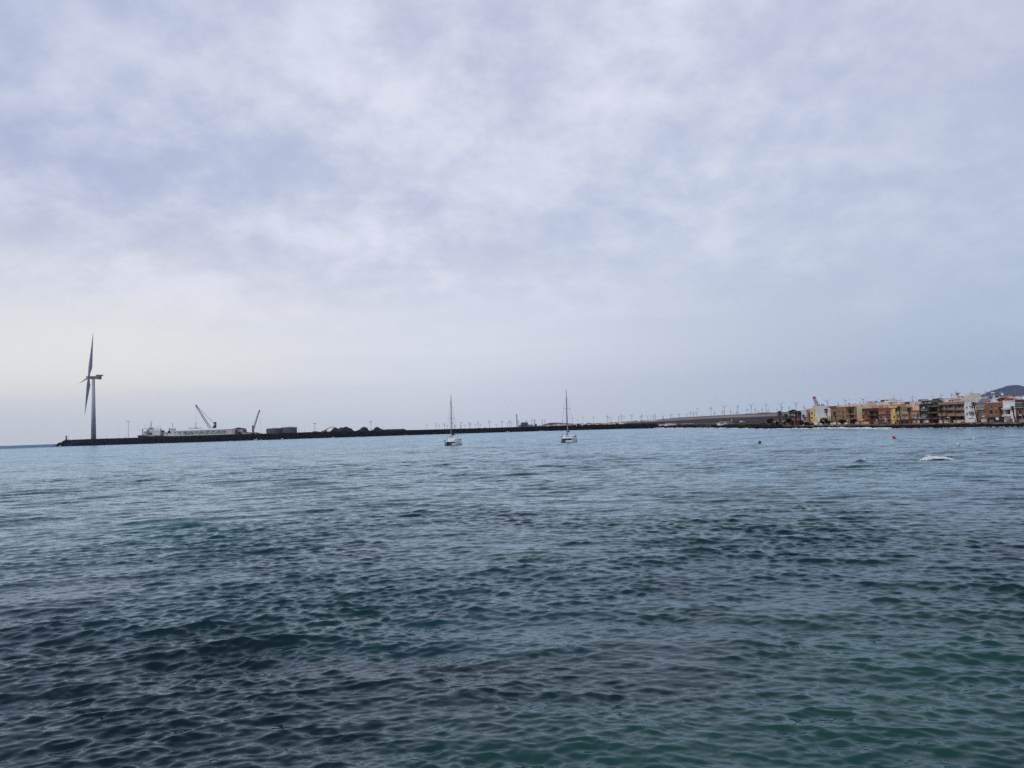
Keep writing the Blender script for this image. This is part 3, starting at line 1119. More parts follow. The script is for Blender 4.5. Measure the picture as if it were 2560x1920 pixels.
# harbour tug with maroon funnel
SD2 = jd(425) + 95
s2 = thing('tugboat', 'white tug with maroon funnel and black arched mast left of the long shed', 'ship', col_at(422, SD2 + 4, 0))
mb = MB()
mb.prism([at(x, y, SD2 + 4) for x, y in ((407, 1089.4), (440, 1090.2), (440, 1100), (409, 1101))], (0, -4.5, 0), (0, 4.5, 0))
mb.build('hull', navy, s2)
mb = MB()
PB(mb, 410, 1080.3, 417.6, 1089.8, SD2, 8)
PB(mb, 416, 1088, 434, 1090.8, SD2, 8)
mb.build('cabin', ship_white, s2)
mb = MB()
PP(mb, [(419.8, 1082), (426, 1081.4), (426, 1075.2), (433.5, 1074.6), (435, 1090.6), (420.5, 1090.6)], SD2 + .5, 7)
mb.build('wheelhouse', ship_white, s2)
PB(MB(), 411.2, 1082.4, 416.5, 1084.2, SD2 - .1, .3).build('window', glass, s2)
PP(MB(), [(419.2, 1082.0), (419.4, 1078.0), (421, 1076.9), (424.5, 1077), (425.6, 1081.6)], SD2 - 1, 3).build('funnel', mat('maroon', (0.08, 0.012, 0.02)), s2)
mb = MB()
PT(mb, [(422, 1077), (423.4, 1075), (424.6, 1073.3), (436.6, 1073.2), (438.4, 1074.2), (439.6, 1076.4)], SD2, .65)
PT(mb, [(424.3, 1074), (424.3, 1069.6)], SD2, .8)
PT(mb, [(436.8, 1073.2), (436.8, 1069.4)], SD2, .5)
mb.build('arched_mast', mat('mast_navy', (0.02, 0.022, 0.035)), s2)
PT(MB(), [(431.2, 1073.2), (431.2, 1057)], SD2 + 1, .32).build('antenna', steel, s2)
PT(MB(), [(411.5, 1080.3), (411.3, 1074)], SD2 + 2, .35).build('exhaust', steel, s2)

# third ship, only its upper works over the shed
SD3 = jd(490) + 150
s3 = thing('trawler', 'fishing ship whose cream gantries and mast rise over the long shed roof', 'ship', col_at(490, SD3 + 5, 0))
mb = MB()
mb.prism([at(x, y, SD3 + 5) for x, y in ((458, 1083.0), (515, 1082.0), (514, 1099), (463, 1100))], (0, -5.5, 0), (0, 5.5, 0))
mb.build('hull', navy, s3)
cream_g = mat('gantry_cream', (0.45, 0.36, 0.20), var=0.2)
mb = MB()
PB(mb, 473, 1071.6, 482.5, 1084, SD3 + 1, 7)
PB(mb, 486, 1068.2, 492.8, 1084, SD3 + 2, 6)
PB(mb, 493, 1073, 505, 1084, SD3 + 2, 7)
mb.build('deckhouse', ship_white, s3)
mb = MB()
PT(mb, [(471.6, 1083), (471.6, 1070.4), (483.5, 1070.8), (483.5, 1083)], SD3, .45)
PT(mb, [(493, 1071.2), (510, 1071.6)], SD3, .5)
PT(mb, [(508.4, 1082), (508.4, 1070.6)], SD3, .9)
PT(mb, [(489.8, 1068), (489.8, 1057.4)], SD3 + 4, .45)
PT(mb, [(486.6, 1057.8), (493.4, 1057.6)], SD3 + 4, .2)
PT(mb, [(487.8, 1062), (492, 1062)], SD3 + 4, .2)
mb.build('gantry', cream_g, s3)
PB(MB(), 490.2, 1069.8, 491.2, 1072.4, SD3 + 1.9, .3).build('bridge_window', glass, s3)
for pts in ([(475, 1070.6), (475, 1065.5)], [(477.8, 1070.6), (477.8, 1066)], [(502.8, 1071.2), (499.4, 1066.6)], [(485, 1068.5), (485, 1064)]):
    PT(MB(), pts, SD3 + 2, .2, 5).build('antenna', steel, s3)

# ------------------------------------------------------------------ long bulk shed with green lettering
WD = jd(500) + 26
A_, B_ = col_at(434, jd(434) + 26, 0), col_at(578, jd(578) + 24, 0)
wu = (B_ - A_)
wl = wu.length
wu.normalize()
wn = Vector((-wu.y, wu.x, 0))
if wn.y < 0:
    wn = -wn
WA = A_


def wq(px, py, off=0.0):
    """hit of the pixel ray with the shed's front plane, moved off metres towards the camera"""
    r = ray(px, py)
    o = Vector((0, 0, H))
    pl = WA - wn * off
    k = (pl - o).dot(wn) / r.dot(wn)
    return o + r * k


zb_w = crest_z(500) - 2.4
shed = thing('warehouse', 'long pale shed with green lettering on the breakwater behind the rocks', 'warehouse', Vector((WA.x, WA.y, zb_w)))
shed_wall = mat('shed_cladding', (0.50, 0.50, 0.52), rough=0.7, var=0.06, scale=0.15, streak=True)
shed_white = mat('shed_roof_white', (0.75, 0.74, 0.74), rough=0.6, var=0.06, scale=0.1)
zl, zr = wq(434, 1078.5).z, wq(588, 1073.0).z
end_p = wq(580.5, 1080)
ul = (end_p - WA).dot(wu)


def wp(u, v, z):
    return WA + wu * u + wn * v + Vector((0, 0, z))


pr = [wp(0, 0, zb_w), wp(ul, 0, zb_w), wp(ul, 0, zr), wp(0, 0, zl)]
mb = MB()
mb.prism(pr, wn * 0.0, wn * 30)
mb.build('wall', shed_wall, shed)
mb = MB()
a, b_, c_, d_ = wp(-.6, -.8, zl), wp(ul + .6, -.8, zr), wp(ul + .6, 15, zr + 2.4), wp(-.6, 15, zl + 2.4)
e_, f_ = wp(ul + .6, 30.8, zr), wp(-.6, 30.8, zl)
up = Vector((0, 0, 0.9))
mb.v = [a, b_, c_, d_, e_, f_, a + up, b_ + up, c_ + up, d_ + up, e_ + up, f_ + up]
mb.f = [(6, 7, 8, 9), (9, 8, 10, 11), (0, 1, 7, 6), (5, 11, 10, 4), (1, 2, 8, 7), (2, 4, 10, 8), (0, 6, 9, 3), (3, 9, 11, 5), (0, 3, 2, 1), (3, 5, 4, 2)]
mb.build('roof', shed_white, shed)
# end bay with roller door, set a little behind, then the darker return
PB(MB(), 568.5, 1073.4, 580.6, 1086.5, (wq(568, 1080).y - .4), .3).build('end_panel', mat('panel_grey', (0.33, 0.33, 0.36), var=0.05), shed)
slot = mat('slot_dark', (0.10, 0.085, 0.075), var=0.2)  # dark brown of the shed's window strips
for (x0, x1, y0) in ((437, 440.8, 1081.0), (445, 454.5, 1080.9), (459.4, 469, 1080.2), (472.8, 483, 1079.8), (486.5, 495, 1079.3), (500, 509, 1078.9), (515.6, 524, 1078.2), (528.6, 537.6, 1077.9), (543, 552, 1077.2), (555.6, 565, 1076.9)):
    p = [wq(x0, y0, .05), wq(x1, y0 - .2, .05), wq(x1, y0 + 1.1, .05), wq(x0, y0 + 1.3, .05)]
    MB().prism(p, -wn * 0.1, wn * 0.03).build('window', slot, shed)
for x0 in (441.6, 456, 471, 484.6, 497.8, 512, 526.4, 540, 553.6, 567.4):
    p = [wq(x0, 1078.3 - (x0 - 434) * .035, .05), wq(x0 + .8, 1078.3 - (x0 - 434) * .035, .05), wq(x0 + .8, 1089.5 - (x0 - 434) * .022, .05), wq(x0, 1089.5 - (x0 - 434) * .022, .05)]
    MB().prism(p, -wn * 0.12, wn * 0.03).build('pilaster', shed_white, shed)


def text_mesh(name, s, h, m, parent, p0, p1, depth=0.12, off=0.15):
    """raised lettering fitted between two world points along the shed's wall"""
    cu = bpy.data.curves.new(name, 'FONT')
    cu.body = s
    cu.size = 1.0
    cu.offset = 0.0
    cu.extrude = 0.02
    tmp = bpy.data.objects.new(name, cu)
    COL.objects.link(tmp)
    dg = bpy.context.evaluated_depsgraph_get()
    me = bpy.data.meshes.new_from_object(tmp.evaluated_get(dg))
    bpy.data.objects.remove(tmp)
    bpy.data.curves.remove(cu)
    co = [v.co.copy() for v in me.vertices]
    x0, x1 = min(c.x for c in co), max(c.x for c in co)
    y0, y1 = min(c.y for c in co), max(c.y for c in co)
    mb_ = MB()
    u_ = p1 - p0
    for c in co:
        f = (c.x - x0) / (x1 - x0)
        g = (c.y - y0) / (y1 - y0)
        mb_.v.append(p0 + u_ * f + Vector((0, 0, h * g)) - wn * (off + depth * (c.z / 0.02)))
    mb_.f = [tuple(p.vertices) for p in me.polygons]
    bpy.data.meshes.remove(me)
    return mb_.build(name, m, parent)


green_l = mat('green_lettering', (0.02, 0.14, 0.06), rough=0.6, var=0.15)
text_mesh('lettering', 'TERMINAL Y ALMACEN DE GRANELES', (wq(500, 1080.4).z - wq(500, 1086.2).z), green_l, shed, wq(457, 1087.4), wq(566, 1083.6))['kind'] = 'stuff'
mb = MB()
lc = wq(451.2, 1084.6, .2)
for rad, th_ in ((2.3, .5),):
    pts = [lc + wu * (math.cos(q) * rad) + Vector((0, 0, math.sin(q) * rad)) for q in [k * math.pi / 10 for k in range(21)]]
    mb.tube(pts, th_ * .5, 5)
PTm = [lc + wu * -1.4 + Vector((0, 0, -.5)), lc + wu * -.3 + Vector((0, 0, .6)), lc + wu * .5 + Vector((0, 0, -.2)), lc + wu * 1.5 + Vector((0, 0, .5))]
mb.tube(PTm, .3, 5)
mb.build('emblem', mat('pale_green', (0.35, 0.5, 0.42)), shed)

# white annex, rusty hoppers, low pale walls right of the shed
XD = jd(600) + 28
an = thing('annex', 'small grey and white shed joined by rusty hoppers right of the long shed', 'shed', col_at(596, XD, zb_w))
PB(MB(), 581.5, 1073.6, 586.5, 1087, XD, 18).build('wall', shed_wall, an)
PB(MB(), 586.6, 1073.0, 613, 1080, XD + 12, 8).build('back_wall', mat('annex_grey', (0.42, 0.42, 0.43), var=.1), an)
rusty = mat('rusty_steel', (0.22, 0.07, 0.03), var=0.5, scale=0.3, c2=(0.05, 0.02, 0.015))
for nm, pts, th_ in (('left_hopper', [(587.2, 1085.5), (587.6, 1074.6), (592, 1074.2), (594.5, 1077), (591, 1079.5), (590, 1085)], 5), ('right_hopper', [(607.2, 1080), (607, 1073), (613, 1073), (613.6, 1078), (610, 1080.4)], 5)):
    h_o = thing('hopper', ('tall rusty hopper between the long shed and its annex' if nm[0] == 'l' else 'square rusty hopper at the right end of the annex'), 'hopper', at(pts[0][0], pts[0][1], XD) * 1.0)
    PP(MB(), pts, XD - 4, th_).build('bin', rusty, h_o)
    for k in (0, 1):
        x_ = pts[0][0] + 1 + k * 3
        a_ = at(x_, pts[0][1] - 2, XD - 2)
        MB().tube([a_, Vector((a_.x, a_.y, zb_w))], .3, 6).build('leg', rusty, h_o)
cvy = thing('conveyor', 'rusty sloping conveyor running right from the square hopper', 'conveyor', at(608, 1081, XD - 5))
PT(MB(), [(589, 1077), (603, 1081.4)], XD - 5, .6).build('belt', rusty, cvy)
PT(MB(), [(610, 1076.6), (618, 1080.6)], XD - 5, .5).build('chute', rusty, cvy)
PB(MB(), 595, 1080.4, 603.2, 1086, XD - 3, 2).build('drive_housing', blk, cvy)
lw = thing('storage_wall', 'low cream block wall right of the rusty hoppers', 'wall', col_at(614, XD - 4, zb_w))
PB(MB(), 603.4, 1080.8, 626.8, 1085.6, XD - 4, 2).build('wall', mat('cream_block', (0.42, 0.38, 0.31), var=.12), lw)
PB(MB(), 603.4, 1080.2, 626.8, 1080.8, XD - 4.2, 2.5).build('coping', concrete, lw)
for (x0, y0, x1, y1, m_, lb) in ((627.2, 1081.4, 636, 1085, dark_steel, 'dark container beside the cream block wall'), (636.2, 1080.8, 641, 1084.8, concrete, 'pale cube shaped hut under the second crane'), (641.2, 1081.8, 648, 1084.4, dark_steel, 'second dark container under the hanging crane cable')):
    o = thing('container', lb, 'container', col_at((x0 + x1) / 2, XD - 3, zb_w))
    PB(MB(), x0, y0, x1, y1, XD - 3, 5).build('body', m_, o)
    PB(MB(), x0 + .3, y0 + .4, x0 + .8, y1, XD - 3.1, .2).build('door_post', steel, o)
o = thing('parked_van', 'small white vehicle at the right end of the low walls', 'van', col_at(652, XD - 3, zb_w))
PP(MB(), [(648.5, 1084), (648.7, 1082.6), (650, 1081.9), (653.5, 1081.9), (655, 1083), (655.2, 1084)], XD - 3, 2.2).build('body', white_paint, o)

# ------------------------------------------------------------------ harbour cranes
crane_blue = mat('crane_blue', (0.012, 0.025, 0.14), rough=0.5, var=0.15)
boom_grey = mat('boom_grey', (0.12, 0.12, 0.14), rough=0.5)


def lattice(mb_, a, b, w0, w1, r, bays):
    """square lattice boom from a to b"""
    d = (b - a)
    L = d.length
    d.normalize()
    s = d.cross(Vector((0, 1, 0))).normalized()
    t_ = Vector((0, 1, 0))
    cor = lambda k, f: a + d * (L * f) + (s * (1 if k in (0, 1) else -1) + t_ * (1 if k in (1, 2) else -1)) * ((w0 + (w1 - w0) * f) / 2)
    for k in range(4):
        mb_.tube([cor(k, 0), cor(k, 1)], r, 5)
    for i in range(bays):
        f0, f1 = i / bays, (i + 1) / bays
        for k in range(4):
            mb_.tube([cor(k, f0), cor((k + 1) % 4, f1)], r * 0.5, 4, cap=False)


CD = jd(530) + 80
cr = thing('harbour_crane', 'blue harbour crane with long lattice boom leaning left over the shed', 'crane', col_at(535, CD, crest_z(530) - 2.4))
mb = MB()
PP(mb, [(533.4, 1073), (533.6, 1059), (535.3, 1055), (538.6, 1055), (538.4, 1090), (533.2, 1090)], CD, 5)
mb.build('tower', crane_blue, cr)
PP(MB(), [(530.8, 1073), (530.5, 1068.4), (533.3, 1066.6), (533.3, 1073)], CD - 1, 6).build('cab', crane_blue, cr)
PP(MB(), [(531.2, 1056), (532, 1055.4), (535, 1056), (535, 1057)], CD + 1, 3).build('sheave_arm', crane_blue, cr)
PB(MB(), 534.4, 1059.6, 537.2, 1063, CD - .2, .3).build('badge', mat('badge_white', (0.6, 0.62, 0.7)), cr)
mb = MB()
lattice(mb, at(527, 1073, CD), at(490, 1014, CD), 3.4, 1.5, .24, 18)
mb.build('boom', boom_grey, cr)
PP(MB(), [(488.6, 1015.4), (488.6, 1012.2), (490.4, 1011.8), (492.2, 1014), (491, 1016.5)], CD - 1, 2.5).build('boom_head', boom_grey, cr)
PP(MB(), [(524, 1072.6), (526, 1070), (530, 1070), (530, 1073.5), (524, 1073.5)], CD, 4).build('boom_foot', boom_grey, cr)
for (x0, y0, x1, y1) in ((490.4, 1013, 534, 1056), (491, 1014, 533, 1057.4), (490.2, 1016, 490.4, 1057)):
    PT(MB(), [(x0, y0), (x1, y1)], CD + 1, .13, 4).build('cable', boom_grey, cr)
PB(MB(), 524, 1084, 546, 1092, CD - 2, 10).build('undercarriage', crane_blue, cr)

CD2 = jd(632) + 85
cr = thing('harbour_crane', 'slimmer crane with dark lattice boom leaning right, left of the tanks', 'crane', col_at(631, CD2, crest_z(632) - 2.4))
PB(MB(), 630.2, 1063.6, 632.4, 1078, CD2, 3.5).build('tower', crane_blue, cr)
mb = MB()
lattice(mb, at(632, 1078.6, CD2), at(647.8, 1028, CD2), 2.2, 1.2, .24, 14)
mb.build('boom', mat('boom_dark', (0.04, 0.042, 0.055)), cr)
PP(MB(), [(646.8, 1028.4), (647.2, 1025.4), (649.2, 1025.2), (650, 1027.4), (648.4, 1029.4)], CD2 - 1, 2.2).build('boom_head', dark_steel, cr)
PB(MB(), 630.6, 1077.6, 633.8, 1088, CD2, 5).build('undercarriage', steel, cr)
for (x0, y0, x1, y1) in ((630.8, 1063.4, 647.4, 1026.4), (649.6, 1027, 652.6, 1080)):
    PT(MB(), [(x0, y0), (x1, y1)], CD2 + 1, .1, 4).build('cable', boom_grey, cr)

# ------------------------------------------------------------------ grey storage tanks
tank_grey = mat('tank_grey', (0.115, 0.11, 0.115), rough=0.6, var=0.10, scale=0.12, streak=True)
tank_pale = mat('tank_rim', (0.30, 0.29, 0.28))
for (xa, xb, ytop, dd, lb, kk) in ((667, 707, 1071.6, 26, 'grey cylindrical tank on the left of the touching pair', 0), (704, 742.2, 1069.0, 40, 'grey cylindrical tank on the right of the touching pair', 1)):
    d = jd((xa + xb) / 2) + dd + 12
    rad = (xb - xa) / 2 * d / F_PX
    zt_ = at((xa + xb) / 2, ytop, d - rad).z
    zb_ = crest_z(xa) - 2.4
    c0 = col_at((xa + xb) / 2, d, 0)
    o = thing('storage_tank', lb, 'tank', Vector((c0.x, c0.y, zb_)), group='two grey storage tanks')
    MB().tube([(c0.x, c0.y, zb_), (c0.x, c0.y, zt_)], rad, 48).build('shell', tank_grey, o, smooth=False)
    MB().tube([(c0.x, c0.y, zt_), (c0.x, c0.y, zt_ + .5), (c0.x, c0.y, zt_ + 1.4)], [rad + .15, rad + .15, rad * .15], 48).build('roof', tank_pale, o)
    for q in ((-1.9, -1.35, -2.6) if kk == 0 else (-1.05, -0.72, -1.75)):
        x_, y_ = c0.x + math.cos(q) * (rad + .15), c0.y + math.sin(q) * (rad + .15)
        MB().tube([(x_, y_, zb_), (x_, y_, zt_ + .4)], .22, 5).build('riser_pipe', tank_pale, o)
    for q in (-2.3, -1.4, -.8):
        x_, y_ = c0.x + math.cos(q) * rad * .8, c0.y + math.sin(q) * rad * .8
        MB().tube([(x_, y_, zt_), (x_, y_, zt_ + 2.6)], .3, 5).build('vent', tank_pale, o)
    # spiral stair climbing the shell
    pts = []
    for i in range(9):
        q = (-2.2 - i * 0.05) if kk == 0 else (-2.45 + i * 0.06)
        z_ = zb_ + 2 + i * (zt_ - zb_ - 4) / 8 if kk == 0 else zt_ - i * (zt_ - zb_ - 1) / 8
        pts.append((c0.x + math.cos(q) * (rad + .6), c0.y + math.sin(q) * (rad + .6), z_))
    MB().tube(pts, .55, 5).build('stair', dark_steel, o)
o = thing('pipe_tower', 'thin dark vertical pipe frame standing between the two grey tanks', 'pipe frame', col_at(704, jd(704) + 20, crest_z(704) - 2.4))
PT(MB(), [(704, 1083), (704, 1067.2)], jd(704) + 20, .6).build('mast', dark_steel, o)
PT(MB(), [(704, 1071), (711, 1070.5)], jd(704) + 20, .4).build('pipe', dark_steel, o)

# ------------------------------------------------------------------ heaps of black bulk and the loading boom
heapm = mat('black_bulk', (0.018, 0.016, 0.016), rough=1, var=0.4, scale=0.3, bump=0.5)


def heap(prof, d, depth, label, name='heap'):
    mb = MB()
    xs_ = np.linspace(prof[0][0], prof[-1][0], 44)
    nd = 9
    for px in xs_:
        zt_ = at(px, interp(px, prof), d).z
        zb_ = crest_z(px) - 2.6
        for j in range(nd):
            s = j / (nd - 1) * 2 - 1
            p = col_at(px, d + s * depth)
            f = 1 - abs(s) ** 1.6
            k = 1 + 0.12 * mnoise.noise(Vector((p.x * .25, p.y * .25, 1)))
            mb.v.append(Vector((p.x, p.y, zb_ + max(0, zt_ - zb_) * f * k)))
    mb.f = [tuple(int(i) for i in f) for f in grid_faces(44, nd)]
    c = col_at((prof[0][0] + prof[-1][0]) / 2, d, crest_z(prof[0][0]) - 2.6)
    return single(mb, name, heapm, label, 'bulk heap', c, group='black heaps on the breakwater')


HD = jd(850) + 34
heap([(824, 1079.5), (828, 1076), (834, 1069.6), (837, 1068), (840.5, 1068.4), (844, 1071.4), (849, 1070), (855, 1068.4), (863, 1067.2), (868, 1067.6), (873, 1069.6), (880, 1071.2), (883, 1075.4), (888, 1079)], HD, 16, 'largest black heap, double humped, beside the yellow boom')
heap([(888, 1078), (898, 1074.2), (903, 1070), (909, 1066.8), (913, 1066.6), (918, 1069.2), (921, 1074.4), (926, 1077)], jd(905) + 34, 14, 'middle black heap left of the floodlight mast')
heap([(926, 1077), (934, 1073), (938, 1069), (944, 1067.4), (948, 1068), (952, 1071.6), (958, 1073.6), (960, 1077)], jd(940) + 34, 12, 'smallest black heap, right of the floodlight mast')
heap([(950, 1077), (958, 1073.8), (980, 1072.9), (1008, 1072.2), (1012, 1072.8), (1018, 1075.6), (1021, 1077)], jd(985) + 30, 12, 'long flat topped black bank at the right of the heaps')
o = thing('loading_boom', 'tan curved loader arm rising to the left end of the largest heap', 'conveyor', col_at(808, HD - 8, crest_z(808) - 2.4))
tan = mat('tan_paint', (0.30, 0.17, 0.09), var=.2)
PT(MB(), [(811, 1077.5), (815, 1073.4), (822, 1070), (829, 1067.8), (833, 1067.6), (834.6, 1069.4)], HD - 8, .55).build('boom', tan, o)
PT(MB(), [(811, 1075), (822, 1072)], HD - 8, .3).build('brace', tan, o)
PP(MB(), [(803.8, 1080.4), (804, 1076.8), (808, 1076.4), (811.5, 1074.8), (815, 1073.4), (816.4, 1078.8), (811, 1081), (805, 1081.4)], HD - 9, 4).build('body', tan, o)
for (x0, x1, lb) in ((781.5, 786, 'low dark kiosk left of the floodlight mast foot'), (788, 793, 'low dark kiosk right of the floodlight mast foot')):
    o = thing('kiosk', lb, 'kiosk', col_at(x0 + 2, jd(790) + 18, crest_z(790) - 2.4))
    PB(MB(), x0, 1078.6, x1, 1084, jd(790) + 18, 4).build('wall', dark_steel, o)
    PB(MB(), x0 - .3, 1078.1, x1 + .3, 1078.6, jd(790) + 17.6, 5).build('roof', concrete, o)
o = thing('shed', 'small blue green shed at the root of the breakwater under the far town', 'shed', col_at(1445, jd(1445) + 15, crest_z(1445) - 2.4))
PB(MB(), 1441.4, 1059.4, 1448.8, 1064.5, jd(1445) + 15, 5).build('wall', mat('teal_paint', (0.05, 0.12, 0.14)), o)
PB(MB(), 1441, 1058.9, 1449.2, 1059.5, jd(1445) + 14.6, 6).build('roof', white_paint, o)

# ================================================================== FAR SHORE: power station, town, turbines
far_grey = mat('far_concrete', (0.20, 0.20, 0.22), var=.1, scale=.02)  # plain grey of the tall chimney, far halls and hut
FD = 4300
for (x, y0, wd, lb) in ((1291.8, 1037, 1.15, 'tall slim chimney of the power station, highest of all'), (1329.3, 1051, .5, 'thin chimney right of the power station block, first of five'), (1337.4, 1051.6, .5, 'thin chimney right of the power station block, second of five'), (1355.3, 1049.6, .55, 'darker thin chimney, left one of the close pair before the mesa'), (1362.4, 1049.6, .5, 'thin chimney, right one of the close pair before the mesa'), (1150.3, 1064, .55, 'short dark chimney between far turbines right of the first catamaran mast')):
    top = at(x, y0, FD)
    b0 = Vector((top.x, top.y, land_z(x, FD) - 3))
    o = thing('chimney', lb, 'chimney', b0)
    r_ = wd * FD / F_PX
    MB().tube([b0, top], [r_ * 1.15, r_ * .9], 12).build('shaft', far_grey if x < 1300 else mat('far_dark', (.10, .10, .12)), o)
    MB().tube([top, top + Vector((0, 0, 3))], r_ * 1.1, 12).build('rim', dark_steel, o)


def far_box(o, x0, y0, x1, d, th, m, nm='wall', y1=None):
    p0, p1 = at(x0, y0, d), at(x1, y0, d)
    zb = land_z((x0 + x1) / 2, d) - 4
    mb = MB()
    mb.prism([p0, p1, Vector((p1.x, p1.y, zb)), Vector((p0.x, p0.y, zb))], (0, 0, 0), (0, th, 0))
    return mb.build(nm, m, o)


o = thing('power_station', 'grey blue boiler block of the power station right of the tall chimney', 'power station', col_at(1310, FD, 0))
bm_ = mat('boiler_block', (0.06, 0.08, 0.11), var=.15, scale=.02)
far_box(o, 1302, 1056.8, 1320, FD, 60, bm_)
far_box(o, 1304, 1056, 1319.5, FD + 5, 50, bm_, 'upper_wall')
far_box(o, 1297, 1062, 1302, FD - 10, 40, mat('far_pink', (.30, .22, .22)), 'annex')
far_box(o, 1320.2, 1061.2, 1330, FD - 5, 50, mat('far_pink', (.30, .22, .22)), 'hall')
far_box(o, 1336.6, 1059.4, 1342.4, FD, 40, far_grey, 'hall')
far_box(o, 1330.6, 1061.8, 1333.6, FD, 30, far_grey, 'tank_house')
o = thing('factory', 'low white industrial roofs between the power station and the far town', 'factory', col_at(1350, FD - 900, 0))
far_box(o, 1345, 1063.6, 1362, FD - 900, 60, mat('far_white', (.6, .6, .6)))
far_box(o, 1348, 1062.8, 1356, FD - 880, 40, far_grey, 'roof')

# houses of the far town, each its own block
fr = random.Random(21)
HC = {'white': (0.80, 0.78, 0.76), 'cream': (0.72, 0.62, 0.50), 'pink': (0.52, 0.32, 0.28), 'grey': (0.26, 0.25, 0.27), 'ochre': (0.42, 0.28, 0.14)}
TOPL = [(1362, 1064), (1380, 1061.6), (1400, 1060.8), (1430, 1059.8), (1460, 1058.6), (1500, 1057.4), (1540, 1055.6), (1560, 1054.2), (1600, 1052.4), (1640, 1050)]
CNT = {}
NTH = ['first', 'second', 'third', 'fourth', 'fifth', 'sixth', 'seventh', 'eighth', 'ninth', 'tenth', 'eleventh', 'twelfth', 'thirteenth', 'fourteenth', 'fifteenth']
px = 1364.0
while px < 1642:
    wpx = fr.uniform(3.4, 6.6)
    cn = fr.choice(['white', 'cream', 'pink', 'grey', 'white', 'cream'] if px < 1440 else ['pink', 'pink', 'white', 'cream', 'grey', 'ochre', 'white'])
    d = 2550 + fr.uniform(-160, 200) if px < 1505 else 1700 + fr.uniform(-60, 90)
    y0 = interp(px, TOPL) + fr.uniform(-1.4, 1.0)
    seg = [s_ for x_, s_ in ((1400, 'under the left half of the mesa'), (1425, 'under the right end of the mesa'), (1455, 'just right of the second mast'), (1490, 'over the blue green shed'), (1525, 'in the pink quarter'), (1565, 'right of the pink quarter'), (1600, 'before the hillside starts'), (1660, 'at the hillside foot')) if px < x_][0]
    CNT[seg] = CNT.get(seg, 0) + 1
    o = thing('house', 'tiny %s far house, %s from left %s' % (cn, NTH[CNT[seg] - 1], seg), 'house', col_at(px, d, land_z(px, d)), group='small houses of the far town')
    hm = mat('far_house_' + cn, HC[cn], var=.1, scale=.05)
    far_box(o, px, y0, px + wpx, d, 12, hm)
    if fr.random() < .6:
        far_box(o, px + wpx * .2, y0 - .7, px + wpx * .6, d + 3, 6, hm, 'roof_room')
    for k in range(2):
        xa = px + wpx * (.2 + .4 * k)
        PB(MB(), xa, y0 + .8, xa + wpx * .14, y0 + 1.5, d - .3, .5).build('window', dark_steel, o)
    if fr.random() < .6:
        d2 = d - 160
        y2 = y0 + fr.uniform(1.6, 2.8)
        c2n = fr.choice(['white', 'cream', 'white', 'pink', 'grey'])
        CNT['f' + seg] = CNT.get('f' + seg, 0) + 1
        o = thing('house', 'tiny %s front row far house, %s from left %s' % (c2n, NTH[CNT['f' + seg] - 1], seg), 'house', col_at(px, d2, land_z(px, d2)), group='small houses of the far town')
        far_box(o, px + 1, y2, px + 1 + fr.uniform(3, 6), d2, 10, mat('far_house_' + c2n, HC[c2n], var=.1, scale=.05))
    px += wpx * fr.uniform(.75, 1.15)

